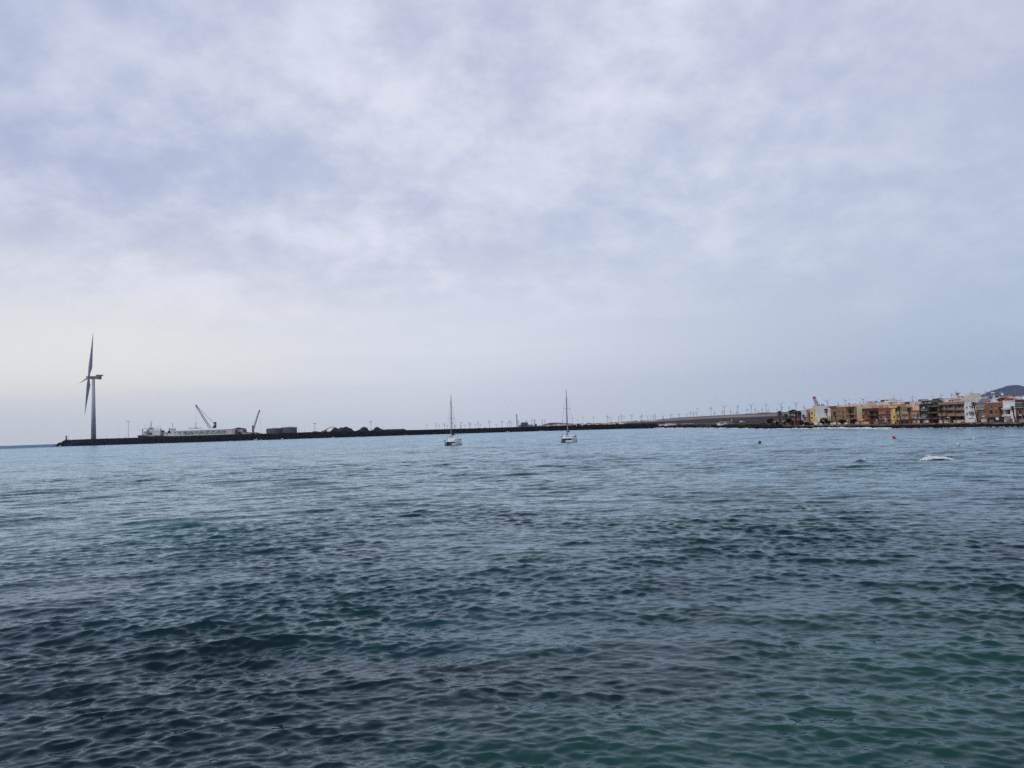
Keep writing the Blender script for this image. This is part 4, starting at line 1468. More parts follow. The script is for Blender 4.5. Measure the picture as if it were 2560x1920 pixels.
# turbines: hub px, hub py, blade length px, first blade angle (deg, clockwise from up), distance, look
FT = [(1067, 1062, 4, 40, 6200), (1089.5, 1060.3, 6.5, 60, 5000), (1097.5, 1063.5, 4.5, 10, 6300), (1110.3, 1060.3, 6.5, 40, 5000), (1117, 1064, 4, 80, 6400), (1131.6, 1056.5, 5, 2, 5000), (1137.2, 1064, 6, 325, 5600), (1152.4, 1057.6, 6.6, 60, 4800), (1162.3, 1063, 5, 20, 6300), (1173.4, 1057.2, 7, 330, 4800), (1176.5, 1062, 4, 30, 6300),
      (1188, 1061, 4, 70, 6300), (1194.6, 1056.6, 6.6, 30, 4800), (1201, 1061.5, 4, 100, 6300), (1223.3, 1054, 8, 330, 4300), (1241, 1061, 4, 10, 6300), (1254.6, 1053.6, 6.8, 5, 4700), (1268, 1057, 4, 50, 6300), (1273.8, 1053.4, 6.8, 350, 4700), (1278.8, 1058, 4, 10, 6300), (1295.6, 1053, 6, 15, 5600), (1315.4, 1052.6, 7, 10, 4700), (1335.3, 1049.8, 6, 40, 5000),
      (1405.5, 1052, 4, 10, 6200), (1430.4, 1044.6, 4.5, 12, 4600), (1444, 1050, 4, 50, 6200), (1457.2, 1043.8, 5, 60, 4700), (1484.1, 1042.4, 3.4, 5, 4400), (1518.4, 1040, 6, 0, 4600), (1522.8, 1043.6, 4, 20, 5200), (1528, 1044.6, 4, 80, 5200), (1546.6, 1041, 3.5, 8, 4600), (1553.4, 1039.3, 6.4, 345, 4500), (1560, 1042, 4.5, 80, 5800),
      (1579.4, 1038.5, 6.2, 15, 4500), (1600.6, 1042, 4.5, 350, 5800), (1604.4, 1038.6, 6.8, 350, 4500), (1619.4, 1041, 5.5, 60, 4900), (1628, 1041, 4.5, 20, 5900), (1638.3, 1039.6, 6.6, 355, 4600), (1658, 1040.8, 6, 40, 4700), (1677.4, 1037, 6, 95, 4500), (1697.6, 1036, 6, 70, 4500), (1716.8, 1035.4, 5.6, 350, 4400),
      (1726, 1031, 6, 5, 5600), (1733.8, 1033, 6, 12, 4600), (1740.6, 1032.6, 5.5, 320, 4700), (1743.2, 1021.4, 3.4, 100, 3350), (1755, 1039, 4, 30, 6000), (1777.2, 1019.6, 8, 30, 3350), (1786.4, 1031.6, 6, 350, 5600), (1806.6, 1028.8, 7, 355, 5200), (1810.6, 1017.4, 12.6, 62, 3250), (1826.6, 1027.2, 6, 350, 4800), (1832.6, 1034, 4, 20, 6000), (1841.4, 1030, 6, 5, 5800), (1844.4, 1015.6, 8, 42, 3250), (1867.6, 1023, 6.8, 355, 4600), (1877.6, 1013.4, 10.4, 50, 3200), (1888.2, 1023.6, 6, 10, 4900), (1895.6, 1028, 5, 60, 5600),
      (1905.4, 1023, 6, 350, 5200), (1915.2, 1011.8, 12.2, 12, 3150), (1920.4, 1026.4, 6, 0, 5600), (1942.6, 1024, 5, 0, 5600), (1952.6, 1010.6, 10.6, 38, 3100), (1955, 1019, 6, 90, 5400), (1973.4, 1018.6, 6, 0, 5200), (1990.2, 1008.6, 11.6, 55, 3100),
      (2068.4, 1003.2, 13, 55, 2950), (2096, 1011.6, 9, 8, 4200), (2113.6, 1001.6, 14, 75, 2900), (2158.8, 998.6, 14, 48, 2850), (2186.6, 1003, 7, 20, 4000), (2210, 999.8, 7, 30, 4000), (2227, 1000, 8, 318, 4000), (2233.6, 995.4, 13.6, 18, 2800), (2253.8, 1001, 9, 320, 3600), (2281.8, 991.8, 11, 5, 2750), (2379.6, 986.4, 8, 350, 3600), (2391, 981.6, 14.5, 330, 2650), (2428.2, 981.2, 12, 2, 2600), (2465.2, 980.2, 12.6, 335, 2600), (2479.6, 977, 9, 345, 3200)]


def seg_of(x, hubs):
    segs = [(0, 1125, 'left of the first catamaran mast'), (1125, 1291, 'between first catamaran and tall chimney'), (1291, 1417, 'between tall chimney and second mast'), (1417, 1560, 'right of the second catamaran mast'), (1560, 1735, 'above the left hillside'), (1735, 1900, 'above the hillside nearer the palms'), (1900, 2035, 'over palms and red house'), (2035, 2200, 'over yellow and brown houses'), (2200, 2330, 'over the middle rooftops'), (2330, 2600, 'over the right hand rooftops')]
    for a, b, s in segs:
        if a <= x < b:
            same = [h for h in hubs if a <= h < b]
            return s, same.index(x), len(same)


ORD = ['first', 'second', 'third', 'fourth', 'fifth', 'sixth', 'seventh', 'eighth', 'ninth', 'tenth', 'eleventh', 'twelfth', 'thirteenth', 'fourteenth', 'fifteenth', 'sixteenth', 'seventeenth', 'eighteenth']
hubs = sorted(f[0] for f in FT)
far_turb = mat('far_turbine_coat', (0.42, 0.43, 0.45), var=.04, scale=.05)
for (hx, hy, bl_, ang, d) in FT:
    s_, i_, n_ = seg_of(hx, hubs)
    look = 'large pale' if bl_ >= 10 else ('pale' if bl_ >= 6 else 'faint little')
    hub = at(hx, hy, d)
    # the towers stand on the plain behind the ridge; over the bay they stand on the low far coast
    zb = max(min(land_z(hx, d), hub.z - 20), -2)
    bs = Vector((hub.x, hub.y + 3, zb - 2))
    o = thing('wind_turbine', '%s far turbine, %s from left %s' % (look, ORD[i_], s_), 'wind turbine', bs, group='wind turbines of the distant wind farm')
    u = d / F_PX
    wide = 0.60 if bl_ >= 6 else 0.30
    MB().tube([bs, Vector((hub.x, hub.y + 3, hub.z))], [wide * u * (1.25 if bl_ >= 10 else 1), wide * u * .75], 8).build('tower', far_turb, o)
    MB().box(hub.x - .7 * u, hub.y - 1, hub.z - .6 * u, hub.x + .7 * u, hub.y + 8, hub.z + .6 * u).build('nacelle', far_turb, o)
    for k in range(3):
        q = R(ang + 120 * k)
        L = bl_ * u
        tip = Vector((hub.x + math.sin(q) * L, hub.y - 1.5, hub.z + math.cos(q) * L))
        h0 = Vector((hub.x, hub.y - 1.5, hub.z))
        mid = h0.lerp(tip, .25)
        MB().tube([h0, mid, tip], [.30 * u, .42 * u * wide / .55, .12 * u], 5).build('blade', far_turb, o)

# lattice masts and other poles of the skyline
for (x, y0, y1, d, lb) in ((1633.4, 1035.4, 1049, 3000, 'dark lattice mast above the left part of the brown hillside'), (1546.4, 1040, 1054, 2800, 'thin dark mast over the far town'), (1683.3, 1040.5, 1047, 3000, 'short dark post on the hillside skyline'), (2010.4, 1016, 1028, 900, 'dark lattice telecom mast behind the white house by the red house')):
    top = at(x, y0, d)
    zb = min(land_z(x, d), top.z - 5) - 1
    bs = Vector((top.x, top.y, zb))
    o = thing('telecom_mast', lb, 'mast', bs)
    mb = MB()
    wv = .5 * d / F_PX
    lattice(mb, bs, top, wv * 1.6, wv * .7, .12 * d / F_PX, 7)
    mb.build('lattice', dark_steel, o)
    if x > 2000:
        for k in range(3):
            z_ = top.z - 1.2 * k
            MB().box(top.x - .9, top.y - .3, z_ - .3, top.x + .9, top.y + .3, z_).build('antenna', dark_steel, o)

# bushes and small buildings on the hillside skyline
for (x, y, w_, d, lb) in ((1657, 1046.4, 3, 2900, 'dark bush on the far left of the hillside skyline'), (1724.6, 1043, 4, 2850, 'dark bush on the hillside skyline by the foot of a turbine'), (1769, 1040.6, 3.4, 2850, 'round dark bush on the hillside skyline before the tall turbines'), (1874.5, 1033.6, 4, 2850, 'dark bush just left of a large turbine foot'), (1921, 1030.6, 8, 2700, 'long dark bush on the skyline left of the palms'), (1866, 1034, 2, 2850, 'tiny dark bush on the skyline')):
    c = at(x, y + 1.2, d)
    mb = MB()
    for k in range(14):
        mb.blob((c.x + fr.uniform(-.5, .5) * w_ * d / F_PX, c.y + fr.uniform(-2, 2), c.z + fr.uniform(-2.0, 1.2)), fr.uniform(1, 2), fr.uniform(1, 2), fr.uniform(.8, 1.6), .3, 0, fr)
    single(mb, 'bush', mat('dark_scrub', (0.03, 0.035, 0.03), rough=1, var=.4), lb, 'bush', (c.x, c.y, land_z(x, d)))
o = thing('long_hangar', 'long low pink hangar on the skyline behind the leftmost palms', 'hangar', col_at(1915, 2400, 0))
far_box(o, 1903, 1032.4, 1932, 2400, 40, mat('hangar_pink', (.28, .12, .12)))
far_box(o, 1903, 1031.2, 1945, 2440, 40, mat('hangar_grey', (.22, .23, .27)), 'roof')

# ================================================================== THE HAMLET ON THE POINT
white_wash = mat('whitewash', (0.72, 0.71, 0.69), var=.10, scale=.5, streak=True)
tile_or = mat('orange_tiles', (0.40, 0.14, 0.05), var=.25, scale=1.0)
red_roof = mat('red_brown_roof', (0.28, 0.08, 0.04), var=.2)


def ham(x):
    return shore_d(x) + 34


def hb(o, nm, x0, y0, x1, y1, m, dd=0, th=6):
    """box resting on the shelf: bottom goes down to the ground"""
    d = ham((x0 + x1) / 2) + dd
    return PB(MB(), x0, y0, x1, y1, d, th).build(nm, m, o)


o = thing('house', 'low white flat roofed house at the far left of the hamlet', 'house', col_at(1656, ham(1656), 1.3))
hb(o, 'wall', 1650, 1061, 1662, 1069, white_wash)
hb(o, 'window', 1653, 1062.6, 1654.4, 1064, dark_steel, -.2, .4)
hb(o, 'window', 1657.6, 1062.6, 1659, 1064, dark_steel, -.2, .4)
o = thing('house', 'white house with a toothed parapet like battlements in the hamlet', 'house', col_at(1678, ham(1678), 1.3))
hb(o, 'wall', 1664.6, 1060.4, 1690.4, 1069, white_wash)
for x in (1664.8, 1669.4, 1674, 1678.6, 1683.2, 1687.8):
    hb(o, 'merlon', x, 1058.0, x + 1.7, 1060.6, white_wash, 0, 1.2)
hb(o, 'wing', 1671, 1064.6, 1674.5, 1068.8, concrete, -1, 1)
for x in (1668, 1677.6, 1682, 1686.4):
    hb(o, 'window', x, 1062, x + 1.2, 1063.6, dark_steel, -.2, .4)
o = thing('house', 'small house with a brick red roof right of the battlemented white house', 'house', col_at(1700, ham(1700), 1.3))
hb(o, 'wall', 1691.5, 1063.2, 1706, 1069, mat('brownish', (.16, .11, .08)), 2)
PP(MB(), [(1691, 1063.8), (1694, 1058.4), (1706, 1058.2), (1707.6, 1063.4)], ham(1700) + .5, 8).build('roof', red_roof, o)
o = thing('house', 'long low white roofed building right of the brick red roof', 'house', col_at(1722, ham(1722), 1.3))
hb(o, 'wall', 1709, 1060.4, 1735, 1067, mat('khaki_wall', (.20, .17, .13)), 8)
hb(o, 'roof', 1708.4, 1058.8, 1736, 1060.3, mat('pale_roof', (.5, .5, .5)), 7.5, 8)
hb(o, 'blue_tank', 1735.6, 1056.8, 1740.4, 1058.9, mat('blue_sheet', (.04, .09, .25)), 9, 3)
fence = thing('fence', 'pale post and mesh fence left of the white gabled house', 'fence', col_at(1768, ham(1768), 1.3))
for x in np.arange(1741, 1797, 6.8):
    hb(fence, 'post', x, 1056.4, x + .55, 1066.8, concrete, 2, .4)
hb(fence, 'rail', 1741, 1057.0, 1795.4, 1057.4, concrete, 2.5, .2)
fw = thing('boundary_wall', 'dark low wall behind the fence and the white gabled house', 'wall', col_at(1780, ham(1780) + 6, 1.3))
hb(fw, 'wall', 1741, 1060.6, 1797, 1069, mat('dark_rubble', (.05, .042, .035), var=.4), 4, 2)
o = thing('house', 'white gabled house with an orange tiled roof on the point', 'house', col_at(1811, ham(1811), 1.3))
dh = ham(1811)
PP(MB(), [(1800, 1064.4), (1800, 1057.2), (1809.6, 1053.6), (1814.4, 1053.4), (1824.6, 1057.4), (1824.6, 1066), (1800, 1066.4)], dh, 9).build('wall', white_wash, o)
mb = MB()
mb.prism([at(x, y, dh) for x, y in ((1799.4, 1057.3), (1809.6, 1053.3), (1815, 1053.1), (1813.6, 1055.1), (1804.6, 1056.6))], (0, -.5, 0), (0, 9.6, 0))
mb.build('roof', tile_or, o)
hb(o, 'parapet', 1814.6, 1055.4, 1830, 1057.3, white_wash, 3, 5)
hb(o, 'door', 1816.4, 1060.6, 1818, 1064.6, dark_steel, -.2, .4)
o = thing('water_tank', 'pale cylinder tank on a stand above the white gabled house', 'tank', col_at(1829.6, dh + 8, 1.3))
a_, b_ = at(1829.5, 1051.6, dh + 8), at(1829.3, 1047.8, dh + 8)
MB().tube([a_, b_], .55 * dh / F_PX * 2, 12).build('drum', mat('far_white', (.6, .6, .6)), o)
MB().tube([Vector((a_.x, a_.y, 1.2)), a_], .35, 6).build('stand', concrete, o)
o = thing('hut', 'grey hut beside the tank on the point', 'hut', col_at(1826, dh + 5, 1.3))
hb(o, 'wall', 1821, 1054, 1832, 1061, far_grey, 6, 4)
hb(o, 'roof', 1818.6, 1053.2, 1832.4, 1054, concrete, 5.6, 5)
o = thing('stone_terrace', 'low brown stone terrace wall running from the white gabled house to the palms', 'wall', col_at(1880, ham(1880), 1.3))
stone_b = mat('brown_stone', (.075, .058, .04), var=.45, scale=.6, bump=.4)
hb(o, 'wall', 1812, 1060.4, 1850, 1069, stone_b, 3, 2)
hb(o, 'wall', 1850, 1059.0, 1900, 1069, stone_b, 10, 2)
hb(o, 'wall', 1900, 1057.6, 1962, 1068, stone_b, 12, 2)
hb(o, 'coping', 1812, 1056.2, 1962, 1056.9, mat('black_rail', (.015, .015, .015)), 13.5, .5)
for (x0, x1, ya, yb, m_, nm, lb, ct) in ((1838, 1845.4, 1053.4, 1056.4, mat('dull_red', (.16, .03, .03)), 'parked_car', 'dull red car parked above the terrace wall', 'car'), (1850.6, 1861.6, 1051.8, 1055.6, white_paint, 'parked_van', 'white van parked above the terrace wall', 'van')):
    d = ham(x0) + 16
    o = thing(nm, lb, ct, col_at((x0 + x1) / 2, d, 1.6))
    wv = x1 - x0
    PP(MB(), [(x0, yb), (x0 + .02 * wv, yb - 1.3), (x0 + .2 * wv, yb - 1.6), (x0 + .32 * wv, ya), (x0 + .72 * wv, ya), (x0 + .88 * wv, yb - 1.6), (x1, yb - 1.2), (x1, yb)], d, 2).build('body', m_, o)
    PP(MB(), [(x0 + .28 * wv, yb - 1.7), (x0 + .36 * wv, ya + .3), (x0 + .68 * wv, ya + .3), (x0 + .78 * wv, yb - 1.7)], d - .05, .1).build('window', glass, o)
    for q in (.22, .78):
        c = at(x0 + q * wv, yb + .1, d - .1)
        MB().tube([c, c + Vector((0, .5, 0))], .34, 12).build('wheel', dark_steel, o)

# ================================================================== SAILING CATAMARANS
gel = mat('white_gelcoat', (0.78, 0.78, 0.77), rough=0.25, var=0.05, spec=.5)
alu = mat('mast_aluminium', (0.34, 0.33, 0.33), rough=0.45, var=.08)
alu_d = mat('mast_dark', (0.12, 0.12, 0.13), rough=0.45)


def catamaran(px, pyw, width_px, L, theta, label, mast_h, kind):
    bowp = ground(px, pyw)
    mpp = bowp.y / F_PX
    Wd = (width_px * mpp - L * math.sin(abs(theta)) * 1.02) / math.cos(theta)
    c = Vector((bowp.x, bowp.y + L / 2, 0))
    o = thing('catamaran', label, 'sailing boat', c)
    M = Matrix.Translation(c) @ Matrix.Rotation(theta, 4, 'Z')
    tf = lambda p: M @ Vector(p)
    hw = 0.62 if kind == 1 else 0.7
    top = 1.42 if kind == 1 else 1.5
    hx = Wd / 2 - hw
    # bow at -y
    ST = [(0, .04, 1.10, -.05), (.04, .25, 1.06, -.2), (.15, .55, 1.03, -.4), (.35, .9, 1.0, -.5), (.6, 1, .98, -.5), (.85, .92, .95, -.35), (.93, .85, .9, -.2), (.935, .85, .45, -.2), (1.0, .8, .42, -.1)]
    for s in (-1, 1):
        mb = MB()
        for (q, w_, z_, k_) in ST:
            y = -L / 2 + L * q
            ww = hw * w_
            for (fx, z) in ((-1, top * z_), (-.98, top * z_ * .5), (-.72, 0.0), (-.3, k_), (.3, k_), (.72, 0.0), (.98, top * z_ * .5), (1, top * z_)):
                mb.v.append(tf((s * hx + fx * ww, y, z)))
        n = 8
        for i in range(len(ST) - 1):
            for k in range(n):
                k2 = (k + 1) % n
                mb.f.append((i * n + k, i * n + k2, (i + 1) * n + k2, (i + 1) * n + k))
        mb.f.append(tuple(reversed(range(n))))
        mb.f.append(tuple((len(ST) - 1) * n + k for k in range(n)))
        h_ = mb.build('hull', gel, o)
        # black boot stripe at the waterline
        mb = MB()
        for i in range(1, 7):
            q, w_ = ST[i][0], ST[i][1]
            q2, w2 = ST[i + 1][0], ST[i + 1][1]
            if i == 6:
                continue
            for sd_ in (-1, 1):
                a_ = (s * hx + sd_ * hw * w_ * .76, -L / 2 + L * q)
                b_ = (s * hx + sd_ * hw * w2 * .76, -L / 2 + L * q2)
                mb.quad(tf((a_[0], a_[1], -.02)), tf((b_[0], b_[1], -.02)), tf((b_[0] + sd_ * .05, b_[1], .16)), tf((a_[0] + sd_ * .05, a_[1], .16)))
        mb.build('boot_stripe', dark_steel, h_)
        for k in range(3 if kind == 2 else 2):
            y = -L * .16 + k * L * .17
            mb = MB()
            mb.box(s * hx + hw * .97, y, top * .62, s * hx + hw * 1.02, y + L * .075, top * .74, tf)
            mb.build('porthole', glass, h_)
    # bridge deck between the hulls, nacelle under the mast
    dk = mat('deck_underside', (0.035, 0.04, 0.05), rough=.6) if kind == 1 else mat('deck_underside_pale', (0.10, 0.10, 0.11), rough=.6)
    mb = MB()
    mb.box(-hx + hw * .5, -L * .30, top * .50, hx - hw * .5, L * .40, top * .90, tf)
    mb.build('bridge_deck', dk, o)
    mb = MB()
    pts = [(-hx + hw, -L * .30, top * .95), (-hx + hw, -L * .36, top * .62)]
    mb.prism([tf((-hx, -L * .302, top * .88)), tf((-hx, -L * .302, top * .52)), tf((hx, -L * .302, top * .52)), tf((hx, -L * .302, top * .88))], tf((0, 0, 0)) - tf((0, .12, 0)), Vector((0, 0, 0)))
    mb.build('front_beam_face', dk, o)
    mb = MB()
    mb.tube([tf((-hx, -L * .44, top * .98)), tf((hx, -L * .44, top * .98))], .11, 8)
    mb.build('crossbeam', gel, o)
    # trampoline
    mb = MB()
    for i in range(15):
        x = -hx + hw + i * (2 * (hx - hw)) / 14
        mb.box(x - .02, -L * .44, top * .95, x + .02, -L * .30, top * .97, tf)
    for i in range(6):
        y = -L * .43 + i * L * .125 / 5
        mb.box(-hx + hw, y - .02, top * .97, hx - hw, y + .02, top * .985, tf)
    mb.build('trampoline', dark_steel, o)
    # deck and coachroof
    mb = MB()
    mb.box(-Wd / 2 + .15, -L * .30, top * .91, Wd / 2 - .15, L * .42, top * 1.0, tf)
    mb.build('deck', gel, o)
    mb = MB()
    n = 14
    rows = ((-.31, .16, .02), (-.27, .60, .45), (-.20, .82, .80), (-.10, .93, 1.0), (.10, 1, 1.06), (.24, 1, 1.04), (.26, .96, .95)) if kind == 1 else ((-.33, .50, .02), (-.30, .70, .42), (-.22, .9, .70), (-.05, 1, .86), (.12, 1, 1.0), (.22, .98, 1.0), (.25, .95, .92))
    ch = 1.42 if kind == 1 else 1.05
    cw = Wd / 2 - (.85 if kind == 1 else .55)
    for (q, w_, h_) in rows:
        for k in range(n + 1):
            a = math.pi * k / n
            sx_ = -math.copysign(abs(math.cos(a)) ** .7, math.cos(a))
            mb.v.append(tf((cw * w_ * sx_, L * q, top + ch * h_ * math.sin(a) ** (.55 if kind == 1 else .4))))
    for i in range(len(rows) - 1):
        for k in range(n):
            b0 = i * (n + 1) + k
            mb.f.append((b0, b0 + 1, b0 + n + 2, b0 + n + 1))
    mb.f.append(tuple((len(rows) - 1) * (n + 1) + k for k in range(n + 1)))
    mb.build('coachroof', gel, o, smooth=True)
    # saloon windows
    if kind == 1:
        ws = [(-.45, -.27, .30), (.20, -.27, .30)]
        for xw, q, wd_ in ((-1.55, -.165, .55), (-.5, -.215, .55), (.5, -.215, .55), (1.5, -.165, .55)):
            pass
    else:
        for xw, yq, z_ in ((-1.75, -.235, .50), (-.62, -.262, .50), (.62, -.262, .50), (1.75, -.235, .50)):
            mb = MB()
            mb.box(xw - .32, L * yq - .25, top + z_, xw + .32, L * yq + .05, top + z_ + .16, tf)
            mb.build('window', glass, o)
        for yq in (-.1, .04, .16):
            mb = MB()
            mb.box(cw - .12, L * yq, top + .42, cw + .03, L * yq + .7, top + .68, tf)
            mb.build('window', glass, o)
    if kind == 1:
        for yq in (-.06, .08, .2):
            mb = MB()
            mb.box(cw - .25, L * yq, top + .55, cw + .02, L * yq + .8, top + .78, tf)
            mb.build('window', mat('pale_window', (.25, .26, .28), rough=.2), o)
    # mast, spreaders, rigging
    my = -L * .12
    mz = top + ch * .9
    mt = tf((0, my + (.35 if kind == 1 else .1), mast_h))
    mb0 = tf((0, my, mz - .3))
    mb = MB().tube([mb0, mt], [.17, .10], 10)
    mast = mb.build('mast', alu if kind == 2 else alu_d, o)
    zs = mz + (mast_h - mz) * (.46 if kind == 1 else .60)
    mb = MB()
    sxw = 1.35 if kind == 1 else 1.25
    mb.tube([tf((-sxw, my + .2, zs)), tf((0, my, zs + .08)), tf((sxw, my + .2, zs))], .045, 5)
    mb.build('spreader', mat('spreader_wood', (.25, .15, .11)), mast)
    for s in (-1, 1):
        MB().tube([tf((0, my, mast_h * .92)), tf((s * sxw, my + .25, zs)), tf((s * (hx + .3), my + 1.2, top))], .028, 4).build('shroud', dark_steel, o)
        MB().tube([tf((0, my, mast_h * .90)), tf((s * (hx * .62), my + .8, top + .2))], .020, 4).build('shroud', dark_steel, o)
    jib = [tf((0, -L * .43, top + .1)), tf((0, -L * .40, top + .9)), tf((0, my - .3, mast_h * .88))]
    MB().tube(jib, [.10, .13, .05] if kind == 2 else [.06, .09, .03], 8).build('furled_jib', mat('sail_blue', (.02, .04, .16)) if kind == 2 else mat('sail_grey', (.35, .34, .34)), o)
    # boom with the mainsail in its bag
    bz = mz + 1.0
    MB().tube([tf((0, my + .2, bz)), tf((0, L * .34, bz + .25))], .10, 8).build('boom', alu, o)
    bagm = mat('bag_dark', (.03, .035, .045)) if kind == 1 else mat('bag_blue', (.02, .07, .25))
    mb = MB()
    mb.tube([tf((0, my + .15, bz + (1.1 if kind == 1 else .75))), tf((0, my + .5, bz + .5)), tf((0, 0, bz + .42)), tf((0, L * .32, bz + .35))], [.16, .34, .30, .16], 8)
    mb.build('sail_bag', bagm, o)
    # masthead gear
    mb = MB()
    mb.tube([mt, mt + Vector((0, 0, .55))], .02, 4)
    mb.tube([mt + Vector((-.25, 0, .1)), mt + Vector((.25, 0, .1))], .03, 4)
    mb.build('masthead', dark_steel, mast)
    # pulpits, rails, outboard things on the stern
    for s in (-1, 1):
        mb = MB()
        for y in np.linspace(-L * .46, L * .36, 8):
            mb.tube([tf((s * (hx + hw * .8), y, top)), tf((s * (hx + hw * .8), y, top + .6))], .02, 4)
        mb.tube([tf((s * (hx + hw * .8), -L * .46, top + .6)), tf((s * (hx + hw * .8), L * .36, top + .6))], .018, 4)
        mb.tube([tf((s * (hx - hw * .3), -L * .485, top + .6)), tf((s * (hx + hw * .8), -L * .46, top + .6))], .02, 4)
        mb.build('rail', steel, o)
    mb = MB()
    mb.box(hx - .1, L * .36, top + .2, hx + .3, L * .40, top + .9, tf)
    mb.build('life_ring' if kind == 1 else 'ensign', dark_steel if kind == 1 else mat('ensign_red', (.4, .10, .10)), o)
    if kind == 1:
        mb = MB()
        mb.box(-hx - .35, -L * .40, top + .1, -hx + .05, -L * .37, top + .6, tf)
        mb.build('anchor_roller', dark_steel, o)
    MB().tube([tf((-hx - .2, L * .3, top)), tf((-hx - .2, L * .3, top + 2.4))], .03, 4).build('antenna', dark_steel, o)
    MB().tube([tf((hx * .5, L * .38, top)), tf((hx * .5, L * .38, top + 2.0))], .03, 4).build('antenna', steel, o)
    return o


catamaran(1130, 1113.6, 45.5, 10.0, R(-9.5), 'white catamaran with dark mast and domed cabin, left one on the bay', 19.0, 1)
catamaran(1424, 1106.0, 53.0, 10.6, R(-10.5), 'white catamaran with a blue furled jib and blue sail bag, right one', 18.4, 2)

# ================================================================== BUOYS
by_white = mat('buoy_white', (0.72, 0.70, 0.66), rough=.4, var=.08, scale=3)
by_or = mat('buoy_orange', (0.45, 0.20, 0.08), rough=.5)
by_yel = mat('buoy_yellow', (0.60, 0.44, 0.16), rough=.5)
by_red = mat('buoy_red', (0.60, 0.004, 0.02), rough=.4, var=.08, scale=3)
by_green = mat('buoy_green', (0.010, 0.055, 0.030), rough=.5, scale=3)


def lathe(mbx, c, prof, n=14, M=None):
    b = len(mbx.v)
    for (r_, z) in prof:
        for k in range(n):
            q = 2 * math.pi * k / n
            p = Vector((r_ * math.cos(q), r_ * math.sin(q), z))
            mbx.v.append(Vector(c) + (M @ p if M else p))
    for i in range(len(prof) - 1):
        for k in range(n):
            k2 = (k + 1) % n
            mbx.f.append((b + i * n + k, b + i * n + k2, b + (i + 1) * n + k2, b + (i + 1) * n + k))
    mbx.f.append(tuple(b + k for k in reversed(range(n))))
    mbx.f.append(tuple(b + (len(prof) - 1) * n + k for k in range(n)))
    return mbx


def sphere_prof(r_, z0=None, n=8):
    return [(r_ * max(.02, math.sin(math.pi * i / n)), -r_ * math.cos(math.pi * i / n) + r_ * .55) for i in range(n + 1)]


BUOYS = [  # px, py waterline, size px, shape, material, label
    (1876, 1108.8, 2.2, 'ball', by_white, 'tiny white float left of the green barrel buoy'),
    (1958.5, 1107.6, 3.8, 'cone', by_white, 'white pear shaped buoy, next one right of the green barrel buoy'),
    (2275.5, 1114.8, 4.4, 'ball', by_white, 'white round buoy nearest below the red buoy'),
    (2341.5, 1113.2, 2.6, 'ball', by_or, 'tiny orange float on its own between two white buoys'),
    (2311.3, 1097.2, 5.0, 'cone', by_yel, 'yellow topped buoy, next one right of the red buoy'),
    (2372, 1098.6, 5.6, 'flat', by_white, 'flat white float, first of the far row right of the yellow buoy'),
    (2406.5, 1098.8, 2.8, 'ball', by_white, 'tiny pale float, second of the far row right of the yellow buoy'),
    (2424, 1099.8, 3.8, 'ball', by_or, 'dull orange round buoy left of the white cone in the far row'),
    (2434.4, 1099.2, 5.2, 'cone', by_white, 'white cone buoy in the far row, right of the dull orange one'),
    (2394.4, 1112.4, 6.0, 'cone', by_white, 'largest white cone buoy in the near cluster of three'),
    (2398.8, 1114.6, 3.6, 'ball', by_or, 'orange buoy at the foot of the largest white cone'),
    (2401.6, 1112.0, 3.0, 'ball', by_white, 'small dirty white float right of the largest white cone'),
    (2429.4, 1114.0, 4.0, 'flat', by_white, 'flat white float right of the near cluster'),
    (2468, 1098.2, 3.2, 'ball', by_white, 'small pale float, between the far white cone and the last far buoy'),
    (2490, 1116.4, 4.6, 'ball', by_white, 'white round buoy, rightmost of the near row'),
    (2524.6, 1098.8, 4.8, 'ball', by_white, 'white round buoy, rightmost of the far row'),
]
for (px, py, s, shp, m_, lb) in BUOYS:
    g = ground(px, py)
    r_ = s * g.y / F_PX / 2
    o = thing('mooring_buoy', lb, 'buoy', g, group='small mooring buoys')
    if shp == 'ball':
        lathe(MB(), g, sphere_prof(r_)).build('float', m_, o, smooth=True)
        MB().tube([g + Vector((0, 0, r_ * 1.4)), g + Vector((0, 0, r_ * 1.9))], r_ * .16, 6).build('eye', dark_steel, o)
    elif shp == 'flat':
        lathe(MB(), g, [(r_ * .5, -.1), (r_, 0), (r_ * 1.05, r_ * .35), (r_ * .7, r_ * .6), (.05, r_ * .7)]).build('float', m_, o, smooth=True)
        MB().tube([g + Vector((0, 0, r_ * .6)), g + Vector((0, 0, r_))], r_ * .14, 6).build('eye', dark_steel, o)
    else:
        lathe(MB(), g, [(r_ * .5, -.15), (r_ * .95, -.02), (r_, r_ * .35), (r_ * .85, r_ * .75), (r_ * .45, r_ * 1.5), (r_ * .22, r_ * 2.1), (.02, r_ * 2.2)]).build('float', m_, o, smooth=True)
        lathe(MB(), g, [(r_ * .97, -.02), (r_ * 1.0, .02), (r_ * .99, r_ * .22), (r_ * .9, r_ * .26)]).build('wet_band', mat('buoy_slime', (.12, .09, .05)), o)
# green barrel buoy, listing a little
g = ground(1899, 1108.6)
o = thing('barrel_buoy', 'green barrel shaped channel buoy floating alone', 'buoy', g)
k = g.y / F_PX
Mr = Matrix.Rotation(R(12), 3, 'Y')
lathe(MB(), g, [(2.6 * k, -.3), (3.1 * k, -.05), (3.1 * k, 4.5 * k), (2.9 * k, 5.4 * k), (1.6 * k, 6.3 * k), (.3 * k, 6.6 * k)], 18, Mr).build('drum', by_green, o, smooth=False)
lathe(MB(), g, [(3.15 * k, 1.0 * k), (3.35 * k, 1.1 * k), (3.35 * k, 1.5 * k), (3.15 * k, 1.6 * k)], 18, Mr).build('hoop', dark_steel, o)
